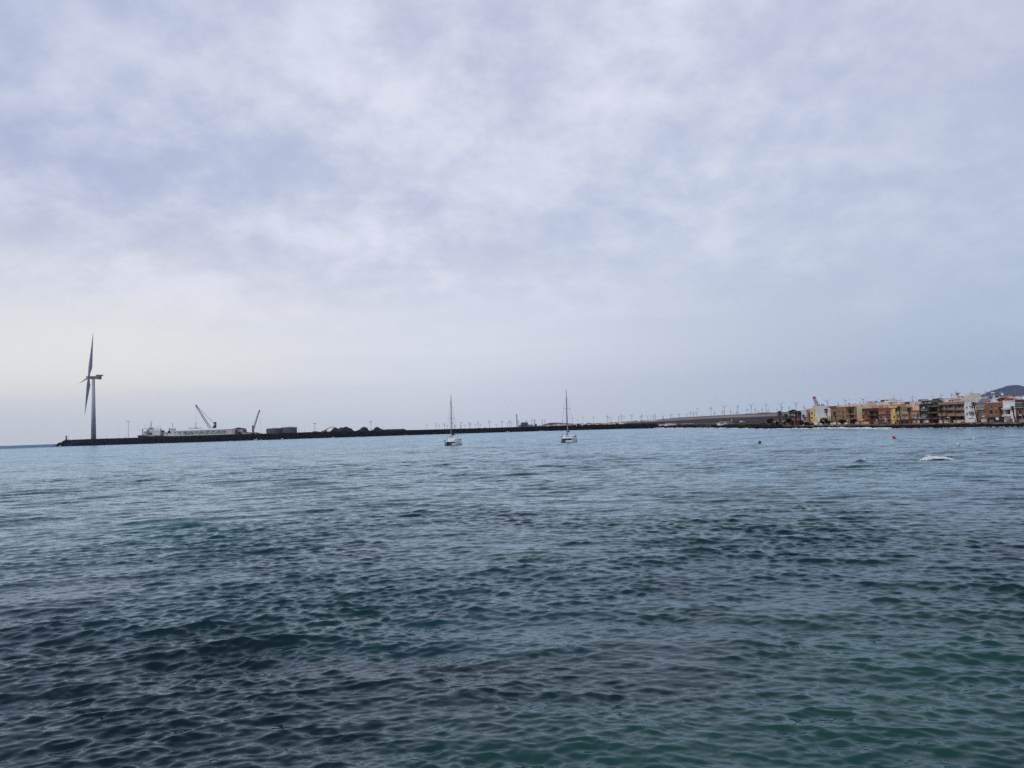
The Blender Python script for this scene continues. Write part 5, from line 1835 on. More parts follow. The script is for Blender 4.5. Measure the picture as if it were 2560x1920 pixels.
# red buoy lying over
g = ground(2236, 1097.0)
k = g.y / F_PX
o = thing('channel_buoy', 'bright red conical buoy heeled over to the left', 'buoy', g)
Mr = Matrix.Rotation(R(-52), 3, 'Y')
lathe(MB(), g + Vector((1.6 * k, 0, 1.6 * k)), [(.5 * k, -1.6 * k), (2.7 * k, -1.2 * k), (3.0 * k, .4 * k), (2.5 * k, 1.6 * k), (2.3 * k, 6.0 * k), (1.8 * k, 7.4 * k), (.3 * k, 8.2 * k)], 18, Mr).build('cone', by_red, o, smooth=True)
lathe(MB(), g + Vector((1.6 * k, 0, 1.2 * k)), [(3.1 * k, -.3 * k), (3.8 * k, 0), (3.8 * k, .9 * k), (3.0 * k, 1.2 * k)], 18, Matrix.Rotation(R(-20), 3, 'Y')).build('collar', by_red, o, smooth=True)

# gull
gp = at(1791, 995.6, 300)
k = 300 / F_PX
o = thing('seagull', 'lone gull gliding in the empty sky above the hillside', 'bird', gp)
mb = MB()
mb.tube([gp + Vector((-1.1 * k, 0, 0)), gp + Vector((-.5 * k, 0, .05 * k)), gp + Vector((.3 * k, 0, .1 * k)), gp + Vector((1.0 * k, 0, .25 * k))], [.08 * k, .42 * k, .38 * k, .12 * k], 8)
gb = mat('gull_grey', (.12, .13, .15))
mb.build('body', gb, o, smooth=True)
for s in (-1, 1):
    mb = MB()
    pts = [(0, 0, .2), (s * 1.2, .2, .9), (s * 2.9, .5, .5)]
    for i in range(2):
        a_, b_ = Vector(pts[i]) * k, Vector(pts[i + 1]) * k
        w0, w1 = (.8, .6)[i] * k, (.6, .1)[i] * k
        up = Vector((0, 0, .06 * k))
        fw_ = Vector((1, 0, 0)) if False else Vector((0, 1, 0))
        q = [gp + a_ - fw_ * w0 / 2, gp + b_ - fw_ * w1 / 2, gp + b_ + fw_ * w1 / 2, gp + a_ + fw_ * w0 / 2]
        mb.prism(q, (0, 0, 0), up * 2)
    mb.build('wing', gb, o)

# ================================================================== THE SEAFRONT TOWN
FU = Vector((0.1541, -0.9881, 0))      # along the frontage, left to right in the picture
FN = Vector((0.9881, 0.1541, 0))       # inland
FO = Vector((165.0, 391.0, 0))
F_ANG = math.atan2(FU.y, FU.x)
ZB = 1.3


def fw_uz(px, py, st=0.0):
    r = ray(px, py)
    o = Vector((0, 0, H))
    k = (FO + FN * st - o).dot(FN) / r.dot(FN)
    p = o + r * k
    return (p - FO).dot(FU), p.z


def FP(u, n, z):
    return FO + FU * u + FN * n + Vector((0, 0, z))


def rect(x0, y0, x1, y1, st=0.0):
    ym, xm = (y0 + y1) / 2, (x0 + x1) / 2
    return fw_uz(x0, ym, st)[0], fw_uz(x1, ym, st)[0], fw_uz(xm, y1, st)[1], fw_uz(xm, y0, st)[1]


def fbox(mb_, u0, u1, n0, n1, z0, z1):
    """box in frontage coordinates"""
    b = len(mb_.v)
    for z in (z0, z1):
        for (u, n) in ((u0, n0), (u1, n0), (u1, n1), (u0, n1)):
            mb_.v.append(FP(u, n, z))
    for q in ((0, 3, 2, 1), (4, 5, 6, 7), (0, 1, 5, 4), (1, 2, 6, 5), (2, 3, 7, 6), (3, 0, 4, 7)):
        mb_.f.append(tuple(b + i for i in q))
    return mb_


def wall_shell(u0, u1, z0, z1, st, depth, holes):
    """front wall with real openings, side and back walls, roof slab"""
    mb_ = MB()
    us = sorted({u0, u1} | {h[0] for h in holes} | {h[1] for h in holes})
    zs = sorted({z0, z1} | {h[2] for h in holes} | {h[3] for h in holes})
    for i in range(len(us) - 1):
        for j in range(len(zs) - 1):
            uc, zc_ = (us[i] + us[i + 1]) / 2, (zs[j] + zs[j + 1]) / 2
            if any(h[0] < uc < h[1] and h[2] < zc_ < h[3] for h in holes):
                continue
            mb_.quad(FP(us[i], st, zs[j]), FP(us[i + 1], st, zs[j]), FP(us[i + 1], st, zs[j + 1]), FP(us[i], st, zs[j + 1]))
    for (a, b_, c, d_, dp) in holes:
        e = st + dp
        mb_.quad(FP(a, st, c), FP(a, e, c), FP(b_, e, c), FP(b_, st, c))
        mb_.quad(FP(a, st, d_), FP(b_, st, d_), FP(b_, e, d_), FP(a, e, d_))
        mb_.quad(FP(a, st, c), FP(a, st, d_), FP(a, e, d_), FP(a, e, c))
        mb_.quad(FP(b_, st, c), FP(b_, e, c), FP(b_, e, d_), FP(b_, st, d_))
        mb_.quad(FP(a, e, c), FP(a, e, d_), FP(b_, e, d_), FP(b_, e, c))
    k = st + depth
    mb_.quad(FP(u1, st, z0), FP(u1, k, z0), FP(u1, k, z1), FP(u1, st, z1))
    mb_.quad(FP(u0, st, z0), FP(u0, st, z1), FP(u0, k, z1), FP(u0, k, z0))
    mb_.quad(FP(u0, k, z0), FP(u0, k, z1), FP(u1, k, z1), FP(u1, k, z0))
    mb_.quad(FP(u0, st, z1), FP(u1, st, z1), FP(u1, k, z1), FP(u0, k, z1))
    return mb_


def windowing(o, a, b_, c, d_, n, frame_m, glass_m, nm='window', cols=None, rows=1):
    """frame (with mullions) and pane, n = plane of the frame"""
    w_ = b_ - a
    t_ = min(.09, w_ * .12)
    cols = cols or max(1, round(w_ / .9))
    mb_ = MB()
    fbox(mb_, a, b_, n - .04, n + .05, c, c + t_)
    fbox(mb_, a, b_, n - .04, n + .05, d_ - t_, d_)
    fbox(mb_, a, a + t_, n - .04, n + .05, c + t_, d_ - t_)
    fbox(mb_, b_ - t_, b_, n - .04, n + .05, c + t_, d_ - t_)
    for k in range(1, cols):
        x = a + w_ * k / cols
        fbox(mb_, x - t_ / 2, x + t_ / 2, n - .035, n + .05, c + t_, d_ - t_)
    for k in range(1, rows):
        z = c + (d_ - c) * k / rows
        fbox(mb_, a + t_, b_ - t_, n - .03, n + .045, z - t_ / 2, z + t_ / 2)
    fr_ = mb_.build(nm, frame_m, o)
    p = MB()
    fbox(p, a + t_ * .8, b_ - t_ * .8, n + .055, n + .07, c + t_ * .8, d_ - t_ * .8)
    p.build('pane', glass_m, fr_)
    return fr_


FM = {'w': white_pvc, 'd': dark_frame, 'b': mat('frame_brown', (.10, .05, .03))}


def bld(label, x0, x1, ytop, m, feats=(), depth=9.0, st=0.0, zb=ZB, side=None, name='house', cat='house', coping=None, cop_m=None):
    ym = 1042 if st < 4 else ytop + 6
    u0, u1 = fw_uz(x0, ym, st)[0], fw_uz(x1, ym, st)[0]
    z1 = fw_uz((x0 + x1) / 2, ytop, st)[1]
    o = thing(name, label, cat, FP(u0, st, zb), F_ANG)
    holes, todo = [], []
    for f in feats:
        kind = f[0]
        a, b_, c, d_ = rect(f[1], f[2], f[3], f[4], st)
        if kind in 'wr':
            a, b_ = max(a, u0 + .12), min(b_, u1 - .12)
            c, d_ = max(c, zb + .05), min(d_, z1 - .12)
            if b_ - a < .2 or d_ - c < .2:
                continue
            if any(a < h[1] and b_ > h[0] and c < h[3] and d_ > h[2] for h in holes):
                continue
            dp = .22 if kind == 'w' else (f[5] if len(f) > 5 else 1.0)
            holes.append((a, b_, c, d_, dp))
        todo.append((f, a, b_, c, d_))
    wall_shell(u0, u1, zb, z1, st, depth, holes).build('wall', m, o)
    mb_ = MB()
    cm = cop_m or m
    fbox(mb_, u0 - .02, u1 + .02, st - .10, st + .25, z1 + .003, z1 + .16)
    fbox(mb_, u0 - .02, u0 + .2, st + .25, st + depth, z1 + .003, z1 + .16)
    fbox(mb_, u1 - .2, u1 + .02, st + .25, st + depth, z1 + .003, z1 + .16)
    mb_.build('parapet', cm, o)
    if side:
        mb_ = MB()
        fbox(mb_, u1 + .004, u1 + .05, st + .02, st + depth, zb, z1 + .1)
        mb_.build('party_wall', side, o)
    for (f, a, b_, c, d_) in todo:
        kind = f[0]
        if kind == 'w':
            sty = f[5] if len(f) > 5 else 'w'
            g = f[6] if len(f) > 6 and f[6] is not None else glass
            rows = f[7] if len(f) > 7 else 1
            wf = windowing(o, a, b_, c, d_, st + .14, FM[sty], g, rows=rows)
            s_ = MB()
            fbox(s_, a - .08, b_ + .08, st - .12, st - .003, c - .1, c - .01)
            s_.build('sill', cm, wf)
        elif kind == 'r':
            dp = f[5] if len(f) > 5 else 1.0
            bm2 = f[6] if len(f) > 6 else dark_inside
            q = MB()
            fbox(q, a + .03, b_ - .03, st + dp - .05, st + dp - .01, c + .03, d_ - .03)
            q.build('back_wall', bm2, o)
            if b_ - a > 1.4 and dp >= .8:
                n_ = max(1, int((b_ - a) / 2.6))
                for k in range(n_):
                    uc = a + (b_ - a) * (k + .5) / n_
                    ww = min(.75, (b_ - a) / n_ * .36)
                    windowing(o, uc - ww, uc + ww, c + .06, min(d_ - .3, c + 2.15), st + dp - .12, dark_frame if bm2 is dark_inside else white_pvc, glass, nm='door', cols=2)
        elif kind == 'b':
            pr_, mm_ = f[5], f[6]
            q = MB()
            fbox(q, a, b_, st - pr_, st - .003, c, d_)
            q.build(f[7] if len(f) > 7 else 'band', mm_, o)
        elif kind == 'g':      # glazed balcony box standing proud
            q = MB()
            fbox(q, a, b_, st - .6, st - .003, c, c + .12)
            fbox(q, a, b_, st - .6, st - .003, d_ - .12, d_)
            q.build('bay', f[5], o)
            windowing(o, a, b_, c + .12, d_ - .12, st - .55, FM[f[6]], f[7], nm='bay_window', rows=f[8] if len(f) > 8 else 1)
            q = MB()
            fbox(q, b_ - .06, b_, st - .5, st - .01, c + .13, d_ - .13)
            q.build('bay_side', f[7], o)
        elif kind == 'l':      # railing
            q = MB()
            n_ = max(3, int((b_ - a) / .25))
            for k in range(n_ + 1):
                u = a + (b_ - a) * k / n_
                fbox(q, u - .015, u + .015, st - f[5] - .03, st - f[5], c, d_)
            fbox(q, a, b_, st - f[5] - .04, st - f[5] + .02, d_, d_ + .05)
            fbox(q, a, b_, st - f[5] - .3, st - .003, c - .12, c)
            q.build('railing', f[6], o)
    return o, u0, u1, z1


red_w = paint(112, 28, 24)
red_d = paint(70, 22, 20)
white_w = paint(232, 229, 228)
lilac_w = paint(205, 200, 212)
brown_l = paint(168, 122, 88)
brown_m = paint(150, 96, 58)
brown_r = paint(132, 72, 44)
maroon_w = paint(86, 34, 26)
yellow_w = paint(232, 192, 96)
pyellow = paint(240, 222, 160)
ochre_w = paint(190, 142, 72)
cream_w = paint(214, 196, 152)
cream_p = paint(226, 212, 196)
orange_w = paint(214, 158, 96)
pink_w = paint(216, 182, 166)
pinkwh = paint(232, 212, 204)
grey_b = paint(150, 132, 118)
black_w = mat('black_tiles', (0.018, 0.018, 0.016), rough=.5, var=.4)
dbrown = paint(62, 44, 36)
band_y = paint(206, 150, 70)
band_b = paint(146, 116, 90)
conc_w = paint(176, 170, 160)
shut_w = mat('white_shutter', (0.6, .6, .58), var=.06)
green_g = mat('green_sheet', (0.10, 0.22, 0.17), rough=.3)

B = []
# red house
B.append(bld('dark red house, low left wing, beside the palms at the left end of the seafront', 1978, 1988, 1040.5, red_w, [('w', 1979, 1044.6, 1984, 1049.6, 'w', mat('grey_blind', (.3, .3, .32))), ('w', 1985, 1044.6, 1987.4, 1049.6, 'w'), ('r', 1979, 1056, 1987, 1064, .5)], cop_m=red_d))
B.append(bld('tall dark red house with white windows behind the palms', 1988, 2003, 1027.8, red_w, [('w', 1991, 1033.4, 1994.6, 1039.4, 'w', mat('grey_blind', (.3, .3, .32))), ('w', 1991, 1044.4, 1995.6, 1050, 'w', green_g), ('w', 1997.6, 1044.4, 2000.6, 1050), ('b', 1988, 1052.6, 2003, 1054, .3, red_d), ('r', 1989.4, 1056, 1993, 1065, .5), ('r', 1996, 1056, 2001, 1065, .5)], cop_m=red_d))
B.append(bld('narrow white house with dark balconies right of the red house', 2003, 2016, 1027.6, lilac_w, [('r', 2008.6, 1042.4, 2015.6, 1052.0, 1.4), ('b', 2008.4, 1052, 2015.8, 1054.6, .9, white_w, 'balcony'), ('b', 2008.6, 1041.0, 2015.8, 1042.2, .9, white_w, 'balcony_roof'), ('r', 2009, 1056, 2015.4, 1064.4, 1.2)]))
B.append(bld('narrow brown house with small white window stack next to the yellow house', 2016, 2026.2, 1025.6, brown_l, [('w', 2017.6, 1031, 2021, 1037), ('w', 2017.6, 1043, 2021, 1049), ('b', 2022, 1031, 2026, 1056, .12, paint(110, 54, 44), 'panel'), ('r', 2018, 1057, 2024.6, 1065, .6)], cop_m=dbrown))
B.append(bld('bright yellow house with white windows and a huge white side wall', 2026.2, 2033.4, 1024, yellow_w, [('w', 2027, 1030.4, 2032.8, 1036.6), ('w', 2027, 1042.6, 2032.8, 1048.8), ('r', 2027, 1056, 2031, 1065, .5), ('b', 2026.6, 1053, 2033, 1054.4, .2, brown_m)]))
B.append(bld('yellow stair tower of the bright yellow house with blank white side wall', 2033.4, 2039.2, 1015.4, yellow_w, [('w', 2036, 1024, 2037.8, 1027, 'd'), ('w', 2036, 1036, 2037.8, 1039, 'd'), ('w', 2036, 1048, 2037.8, 1051, 'd'), ('b', 2034, 1055, 2037, 1063, .1, white_w, 'door_panel')], depth=8.6, side=lilac_w, name='stair_tower', cat='tower'))
B.append(bld('low pale yellow house with a brown plinth behind the big round tree', 2039.2, 2073, 1043.4, pyellow, [('w', 2041.4, 1048, 2043, 1051, 'd'), ('b', 2039.4, 1054.4, 2072.8, 1065, .1, grey_b, 'plinth'), ('b', 2050.6, 1058, 2054.4, 1062, .2, white_w, 'sign_board'), ('w', 2071, 1045.6, 2072.4, 1050, 'd')], depth=6))
B.append(bld('narrow cream house with a slanted red tile edge left of the brown apartment block', 2069.5, 2077.0, 1020, cream_p, [('w', 2072.4, 1039, 2074.6, 1046, 'd'), ('b', 2072.8, 1058, 2076.6, 1065, .15, pyellow, 'door_panel')], depth=6, st=.8))
# brown apartment block with three bays
f = [('w', 2078.6, 1028, 2079.9, 1034), ('w', 2078.6, 1040, 2079.9, 1046, 'd'), ('w', 2082.6, 1028, 2090, 1033.6), ('w', 2082.4, 1040.2, 2090, 1046), ('w', 2095.6, 1027, 2103.6, 1034, 'w'), ('w', 2095.6, 1039.8, 2103.6, 1045.4), ('w', 2106.6, 1027, 2109, 1033.8, 'd'), ('w', 2106.6, 1039.6, 2109.6, 1045.4, 'd'), ('w', 2111, 1027, 2112.2, 1031, 'w'), ('w', 2111, 1038, 2112.2, 1042, 'w'),
     ('w', 2117.2, 1026.4, 2120, 1029.6, 'd'), ('r', 2121.2, 1023.6, 2127, 1033, 1.2), ('w', 2128, 1025.6, 2134.6, 1033, 'd'), ('w', 2117.2, 1038, 2120, 1042, 'd'), ('r', 2121.2, 1037.4, 2135, 1045, 1.2), ('w', 2136, 1038.4, 2141.6, 1041.6, 'd'),
     ('b', 2118, 1017.2, 2135, 1022.6, .5, paint(74, 46, 42), 'canopy'), ('b', 2127.4, 1033.4, 2135, 1036.4, .25, paint(176, 92, 62), 'panel'), ('b', 2077.6, 1021, 2093, 1021.8, .12, dbrown), ('b', 2104.4, 1022, 2105.4, 1058, .35, brown_l, 'pilaster'), ('b', 2112.8, 1022, 2115.2, 1058, .35, brown_l, 'pilaster'), ('b', 2136, 1043, 2142.4, 1046, .2, paint(190, 104, 70), 'panel'),
     ('r', 2079, 1052, 2081, 1057, .4), ('r', 2083, 1052, 2085.6, 1057, .4), ('w', 2095, 1051.6, 2099, 1056.4, 'd'), ('w', 2118, 1050, 2121.4, 1055.4, 'd'), ('r', 2127, 1052, 2131, 1063.8, .5)]
B.append(bld('long brown apartment block with white windows and bands of dark balconies', 2077.2, 2143.4, 1017.8, brown_m, f, depth=8, side=cream_w, name='apartment_block', cat='apartment block', cop_m=brown_l))
B.append(bld('low orange house with brown ground floor under the blank cream wall', 2143.4, 2156, 1046.6, orange_w, [('b', 2143.8, 1052, 2156, 1052.8, .3, dbrown), ('b', 2144.6, 1054.6, 2148.4, 1060.8, .1, paint(230, 160, 90), 'panel'), ('r', 2149.2, 1055, 2152.8, 1064, .4), ('b', 2153, 1054.6, 2155.6, 1061, .1, paint(230, 160, 90), 'panel')], depth=5, cop_m=orange_w))
f = [('b', 2156, 1021.6, 2197, 1026.8, .15, maroon_w, 'fascia'), ('w', 2163.4, 1029.6, 2168, 1037.4, 'b'), ('b', 2161, 1028, 2169.6, 1029, .1, brown_r), ('w', 2164.4, 1042, 2168.4, 1046.6, 'b'), ('r', 2172, 1027.6, 2196, 1037.6, 1.8, maroon_w), ('r', 2174, 1039.8, 2196, 1048, 1.8, maroon_w), ('b', 2171, 1037.7, 2196.6, 1039.6, .5, maroon_w, 'balcony'),
     ('r', 2157, 1038, 2161, 1048, .8), ('b', 2161.6, 1039.6, 2170.6, 1049.4, .35, brown_r, 'bay'), ('w', 2158, 1031, 2160.4, 1036), ('b', 2158, 1049.4, 2197, 1050.6, .5, dbrown), ('b', 2159, 1054, 2172, 1063, .1, orange_w, 'panel'), ('r', 2176, 1054.6, 2184, 1064, .7), ('b', 2186, 1054, 2196, 1063, .08, brown_m, 'panel')]
B.append(bld('maroon house with two deep shaded loggias and orange ground floor', 2156, 2197, 1021.4, brown_r, f, cop_m=maroon_w))
f = [('b', 2197.2, 1020.4, 2227, 1026, .15, paint(128, 66, 50), 'fascia'), ('w', 2214.4, 1027.8, 2225, 1032.4, 'd'), ('w', 2199, 1041, 2205.6, 1045.2, 'd'), ('w', 2213.8, 1041, 2224, 1045.2, 'd'), ('b', 2197.4, 1035.4, 2226.6, 1038, .2, maroon_w), ('b', 2197.4, 1048.6, 2226.6, 1049.8, .5, dbrown), ('r', 2198.4, 1053.6, 2204.6, 1063.6, 1.0), ('r', 2206.4, 1053.6, 2213, 1063.6, 1.0), ('r', 2218.6, 1050.6, 2226, 1064, 1.5)]
B.append(bld('plain brown house with long dark slot windows', 2197.2, 2227, 1020.2, paint(160, 98, 66), f))
f = [('r', 2231, 1019.4, 2243, 1030, 1.4), ('b', 2226.6, 1016.4, 2252, 1018.8, .4, cream_p, 'cornice'), ('r', 2245, 1052, 2251, 1062, .6), ('w', 2244.6, 1039, 2250, 1044.6), ('b', 2243.6, 1030, 2251.6, 1036.6, .3, conc_w, 'balcony'), ('b', 2243.6, 1046, 2251.6, 1049, .3, conc_w, 'balcony')]
bo, bu0, bu1, bz = bld('ochre house with a yellow round turret on its corner', 2227, 2252, 1012, ochre_w, f, cop_m=ochre_w)
# turret of the ochre house
tu, _ = fw_uz(2236.4, 1045, -1.0)
tc_ = FP(tu, -1.0, 0)
px_m = tc_.y / F_PX
z_ = lambda y: fw_uz(2236.4, y, -1.0)[1]
rd = 6.8 * px_m
mb = MB()
mb.tube([(tc_.x, tc_.y, z_(1051)), (tc_.x, tc_.y, z_(1049.6)), (tc_.x, tc_.y, z_(1030.6)), (tc_.x, tc_.y, z_(1029.6))], [rd * .78, rd, rd, rd * 1.04], 10)
mb.build('turret', yellow_w, bo)
mb = MB()
mb.tube([(tc_.x, tc_.y, ZB), (tc_.x, tc_.y, z_(1051))], rd * .74, 10)
mb.tube([(tc_.x + .1, tc_.y, z_(1029.6)), (tc_.x + .1, tc_.y, z_(1021.4))], rd * .58, 10)
mb.build('turret_shaft', yellow_w, bo)
for y0 in (1032.6, 1037.4):
    MB().tube([(tc_.x, tc_.y, z_(y0)), (tc_.x, tc_.y, z_(y0 - .7))], rd * 1.04, 10).build('moulding', ochre_w, bo)
for (x0, x1, y0, y1, dd) in ((2233.8, 2236.6, 1039.4, 1044.6, .12), (2237.2, 2240.2, 1054, 1062, .9 - rd * .2), (2237.8, 2240.8, 1026, 1029, .3)):
    d_ = tc_.y - rd * (1.0 if y0 == 1039.4 else .76) - .06
    PB(MB(), x0, y0, x1, y1, d_, .12).build('turret_window', glass, bo)

f = [('w', 2255.6, 1023.4, 2265.4, 1029.4, 'w'), ('w', 2256, 1036.6, 2269, 1042.8, 'w'), ('b', 2255, 1030, 2271, 1035.6, .25, paint(176, 140, 112), 'balcony'), ('b', 2255, 1043.2, 2271, 1048.4, .25, paint(176, 140, 112), 'balcony'), ('b', 2252.4, 1048.6, 2274, 1050, .6, dbrown, 'canopy'), ('r', 2253.6, 1054, 2258, 1062.6, .8, shut_w), ('w', 2259, 1053.6, 2262, 1058), ('r', 2263, 1054, 2268, 1062.8, .8), ('w', 2269.4, 1054, 2272.6, 1059)]
B.append(bld('brown house with light balconies between two slim palms', 2252, 2274, 1018, paint(158, 108, 74), f, cop_m=paint(190, 140, 100)))
f = [('b', 2274.4, 1027.4, 2299, 1028.2, .1, brown_m), ('w', 2277.4, 1037.4, 2281.4, 1042), ('g', 2283.4, 1033.4, 2294.6, 1044.4, white_pvc, 'w', glass, 3), ('b', 2274.4, 1048, 2299, 1049.4, .3, dbrown), ('r', 2278, 1052, 2281, 1061, .5, shut_w), ('b', 2284.8, 1051, 2288.4, 1058, .1, shut_w, 'shutter'), ('w', 2288.6, 1051.2, 2295, 1058, 'w'), ('b', 2295.2, 1051, 2299, 1058, .1, shut_w, 'shutter')]
B.append(bld('brown house with a white gridded bay window and white shutters below', 2274, 2299.6, 1027.6, paint(158, 98, 56), f))
B.append(bld('pale pink upper house set back over the white gridded bay window', 2277, 2303, 1004, pink_w, [('w', 2287.6, 1008.6, 2290, 1012.4, 'd'), ('w', 2292, 1008.6, 2294.2, 1012.4, 'd'), ('b', 2277, 1013, 2302, 1013.8, .1, cream_w), ('w', 2279, 1008.6, 2280.6, 1012, 'd')], depth=8, st=1.6, zb=7.2, cop_m=pinkwh))
f = [('w', 2301.4, 1020.0, 2318.6, 1026.4, 'w'), ('w', 2304, 1035, 2318, 1041, 'w'), ('l', 2301, 1042, 2318.6, 1045.6, .8, white_pvc), ('b', 2308.6, 1017.4, 2312.4, 1021.2, .3, white_w, 'awning_box'), ('b', 2300, 1046.2, 2320, 1047.4, .5, black_w), ('b', 2311, 1049.6, 2321.8, 1056.8, .15, shut_w, 'garage_door'), ('r', 2302, 1052, 2306, 1061, .5), ('b', 2306.4, 1049, 2310.6, 1061, .1, brown_r, 'panel')]
B.append(bld('narrow black tiled house with rows of white window frames', 2299.6, 2321, 1010.6, black_w, f, cop_m=black_w))
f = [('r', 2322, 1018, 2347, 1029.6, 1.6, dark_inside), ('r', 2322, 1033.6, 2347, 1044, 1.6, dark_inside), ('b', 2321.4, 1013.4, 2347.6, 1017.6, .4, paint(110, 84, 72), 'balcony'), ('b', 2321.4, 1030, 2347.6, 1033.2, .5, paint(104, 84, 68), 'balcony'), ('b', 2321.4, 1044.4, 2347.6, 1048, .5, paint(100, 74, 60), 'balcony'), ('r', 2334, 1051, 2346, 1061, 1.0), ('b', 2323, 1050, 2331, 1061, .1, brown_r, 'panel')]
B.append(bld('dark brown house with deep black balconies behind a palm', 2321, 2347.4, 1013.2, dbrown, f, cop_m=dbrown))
f = [('b', 2347.6, 1005.2, 2411.6, 1011, .3, paint(150, 120, 94), 'fascia')]
for (xa, xb) in ((2348, 2367), (2370, 2389.6), (2393, 2410.8)):
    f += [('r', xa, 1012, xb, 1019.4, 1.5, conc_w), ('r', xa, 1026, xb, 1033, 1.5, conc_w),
          ('b', xa, 1022.0, xb, 1025.4, .5, band_y, 'balcony'), ('l', xa, 1019.6, xb, 1021.9, .45, conc_w),
          ('b', xa, 1035.2, xb, 1039.4, .5, band_y, 'balcony'), ('l', xa, 1033.2, xb, 1035.1, .45, conc_w)]
for xa in (2368.2, 2391.2):
    f.append(('b', xa - 1, 1011.4, xa + 1.2, 1050, .35, dbrown, 'column'))
f += [('r', 2352, 1041.6, 2368, 1050, 1.2, paint(170, 150, 146)), ('b', 2349, 1050.4, 2371.4, 1053.8, .4, band_y, 'balcony'), ('b', 2349.4, 1054.2, 2372, 1060.8, .3, white_w, 'garden_wall'), ('r', 2374, 1041.8, 2390, 1060.6, 2.0), ('r', 2393, 1041.8, 2410.6, 1048.8, 1.6), ('b', 2393, 1050, 2411, 1053, .3, band_y, 'balcony'), ('b', 2393, 1053.4, 2411, 1060.4, .2, white_w, 'garden_wall'), ('b', 2386.4, 1050, 2391, 1058, .4, conc_w, 'gate_pier'), ('b', 2410, 1041, 2411.4, 1050, .2, dbrown, 'column')]
B.append(bld('wide apartment house with yellow ochre balcony bands on three floors', 2347.4, 2412, 1005.4, paint(110, 96, 80), f, name='apartment_block', cat='apartment block', cop_m=paint(150, 120, 94), depth=8))
f = [('w', 2414.4, 1016.4, 2418.8, 1022.2, 'w', mat('blue_glass', (.03, .04, .07), rough=.1)), ('w', 2415, 1032.8, 2419.4, 1038.8, 'w'), ('r', 2422.4, 1014.6, 2433, 1022.4, 1.0, white_w), ('b', 2422, 1023, 2433.4, 1029, .9, white_w, 'balcony'), ('r', 2422.6, 1030.6, 2436, 1039.4, 1.0, paint(190, 180, 180)), ('b', 2422.4, 1040, 2434.6, 1045, .9, white_w, 'balcony'), ('b', 2422, 1046.8, 2441, 1055.6, .6, white_w, 'garden_wall'), ('r', 2418.6, 1048, 2420.8, 1058, .4), ('b', 2422, 1055.8, 2441, 1058.6, .7, grey_b, 'plinth')]
B.append(bld('plain white house with white balconies, palm in front of its right edge', 2412, 2441, 1003.6, white_w, f, depth=5))
f = [('b', 2441.4, 1006.6, 2466, 1013, .12, paint(132, 112, 74), 'fascia'), ('g', 2442.4, 1014, 2463.4, 1023.4, white_pvc, 'w', glass_green), ('b', 2441.4, 1024, 2466, 1029, .2, paint(140, 98, 54), 'fascia'), ('w', 2443, 1030, 2446.8, 1039, 'd'), ('w', 2451, 1030.4, 2463.4, 1040, 'w', glass, 2), ('b', 2441.4, 1041, 2466, 1046, .25, paint(140, 98, 54), 'fascia'), ('r', 2449, 1050, 2453.6, 1058, .6), ('b', 2455.2, 1047.6, 2467, 1055, .4, shut_w, 'kiosk_shutter'), ('w', 2456.6, 1049, 2459.6, 1053.8, 'd')]
B.append(bld('ochre brown house with a green glazed balcony right of the white house', 2441, 2467.2, 1006.8, paint(146, 106, 60), f, depth=6))
f = [('w', 2474.8, 1013.4, 2480, 1023.2, 'w'), ('w', 2487.2, 1015, 2492.2, 1020.2, 'w'), ('w', 2475, 1027.8, 2481.4, 1036, 'd'), ('w', 2488.4, 1028.8, 2493.2, 1034.4, 'd'), ('b', 2496, 1006, 2497.6, 1041, .15, brown_m, 'pilaster'), ('b', 2469, 1042.4, 2510, 1058.6, .12, black_w, 'black_front'), ('b', 2491, 1043.4, 2498.4, 1049.8, .25, white_w, 'sign'), ('b', 2475, 1050, 2485, 1054.8, .2, mat('stencil_grey', (.2, .2, .2)), 'grille'), ('l', 2474.6, 1023.6, 2480.4, 1026, .1, dark_frame)]
B.append(bld('brown house with black ground floor under the orange roof patch', 2467.2, 2509.6, 1006, paint(140, 84, 52), f, depth=6, cop_m=white_w))
f = [('b', 2509, 1018.4, 2527, 1023.8, 1.6, white_w, 'awning'), ('r', 2513.6, 1024.8, 2525.6, 1035.4, 1.2), ('b', 2508.4, 1036.8, 2528, 1041, 1.0, white_w, 'balcony'), ('b', 2512, 1042.6, 2528, 1045.2, .3, pinkwh, 'canopy'), ('w', 2516.4, 1048, 2525.4, 1055.8, 'w', green_g), ('b', 2526, 1046, 2531.6, 1058, .1, brown_r, 'panel'), ('b', 2528, 1002.6, 2538, 1003.4, .1, conc_w)]
B.append(bld('tall white house with white awning and balcony left of the last palm', 2509.6, 2540, 1001.8, paint(222, 220, 222), f, depth=5, cop_m=white_w))
f = [('b', 2539.8, 999.6, 2580, 1004, .15, paint(92, 48, 40), 'fascia'), ('g', 2541, 1006.4, 2559, 1019.6, white_pvc, 'd', glass_green), ('w', 2545, 1025.4, 2551.8, 1036, 'w'), ('w', 2556.6, 1025.4, 2566, 1036, 'w'), ('l', 2544.6, 1036.8, 2568, 1040, .6, dark_frame), ('w', 2546.6, 1046, 2562, 1053.8, 'w', mat('grey_blind', (.3, .3, .32))), ('b', 2541, 1042, 2580, 1043, .5, dbrown)]
B.append(bld('dark red brown house with glass balcony at the right edge of the view', 2540, 2582, 999.2, paint(118, 58, 40), f, depth=8))
B.append(bld('cream house, mostly outside the right edge of the view', 2582, 2622, 1004, cream_w, [('w', 2588, 1012, 2594, 1020), ('w', 2600, 1012, 2606, 1020), ('w', 2588, 1028, 2594, 1036), ('w', 2600, 1028, 2606, 1036)], depth=8))

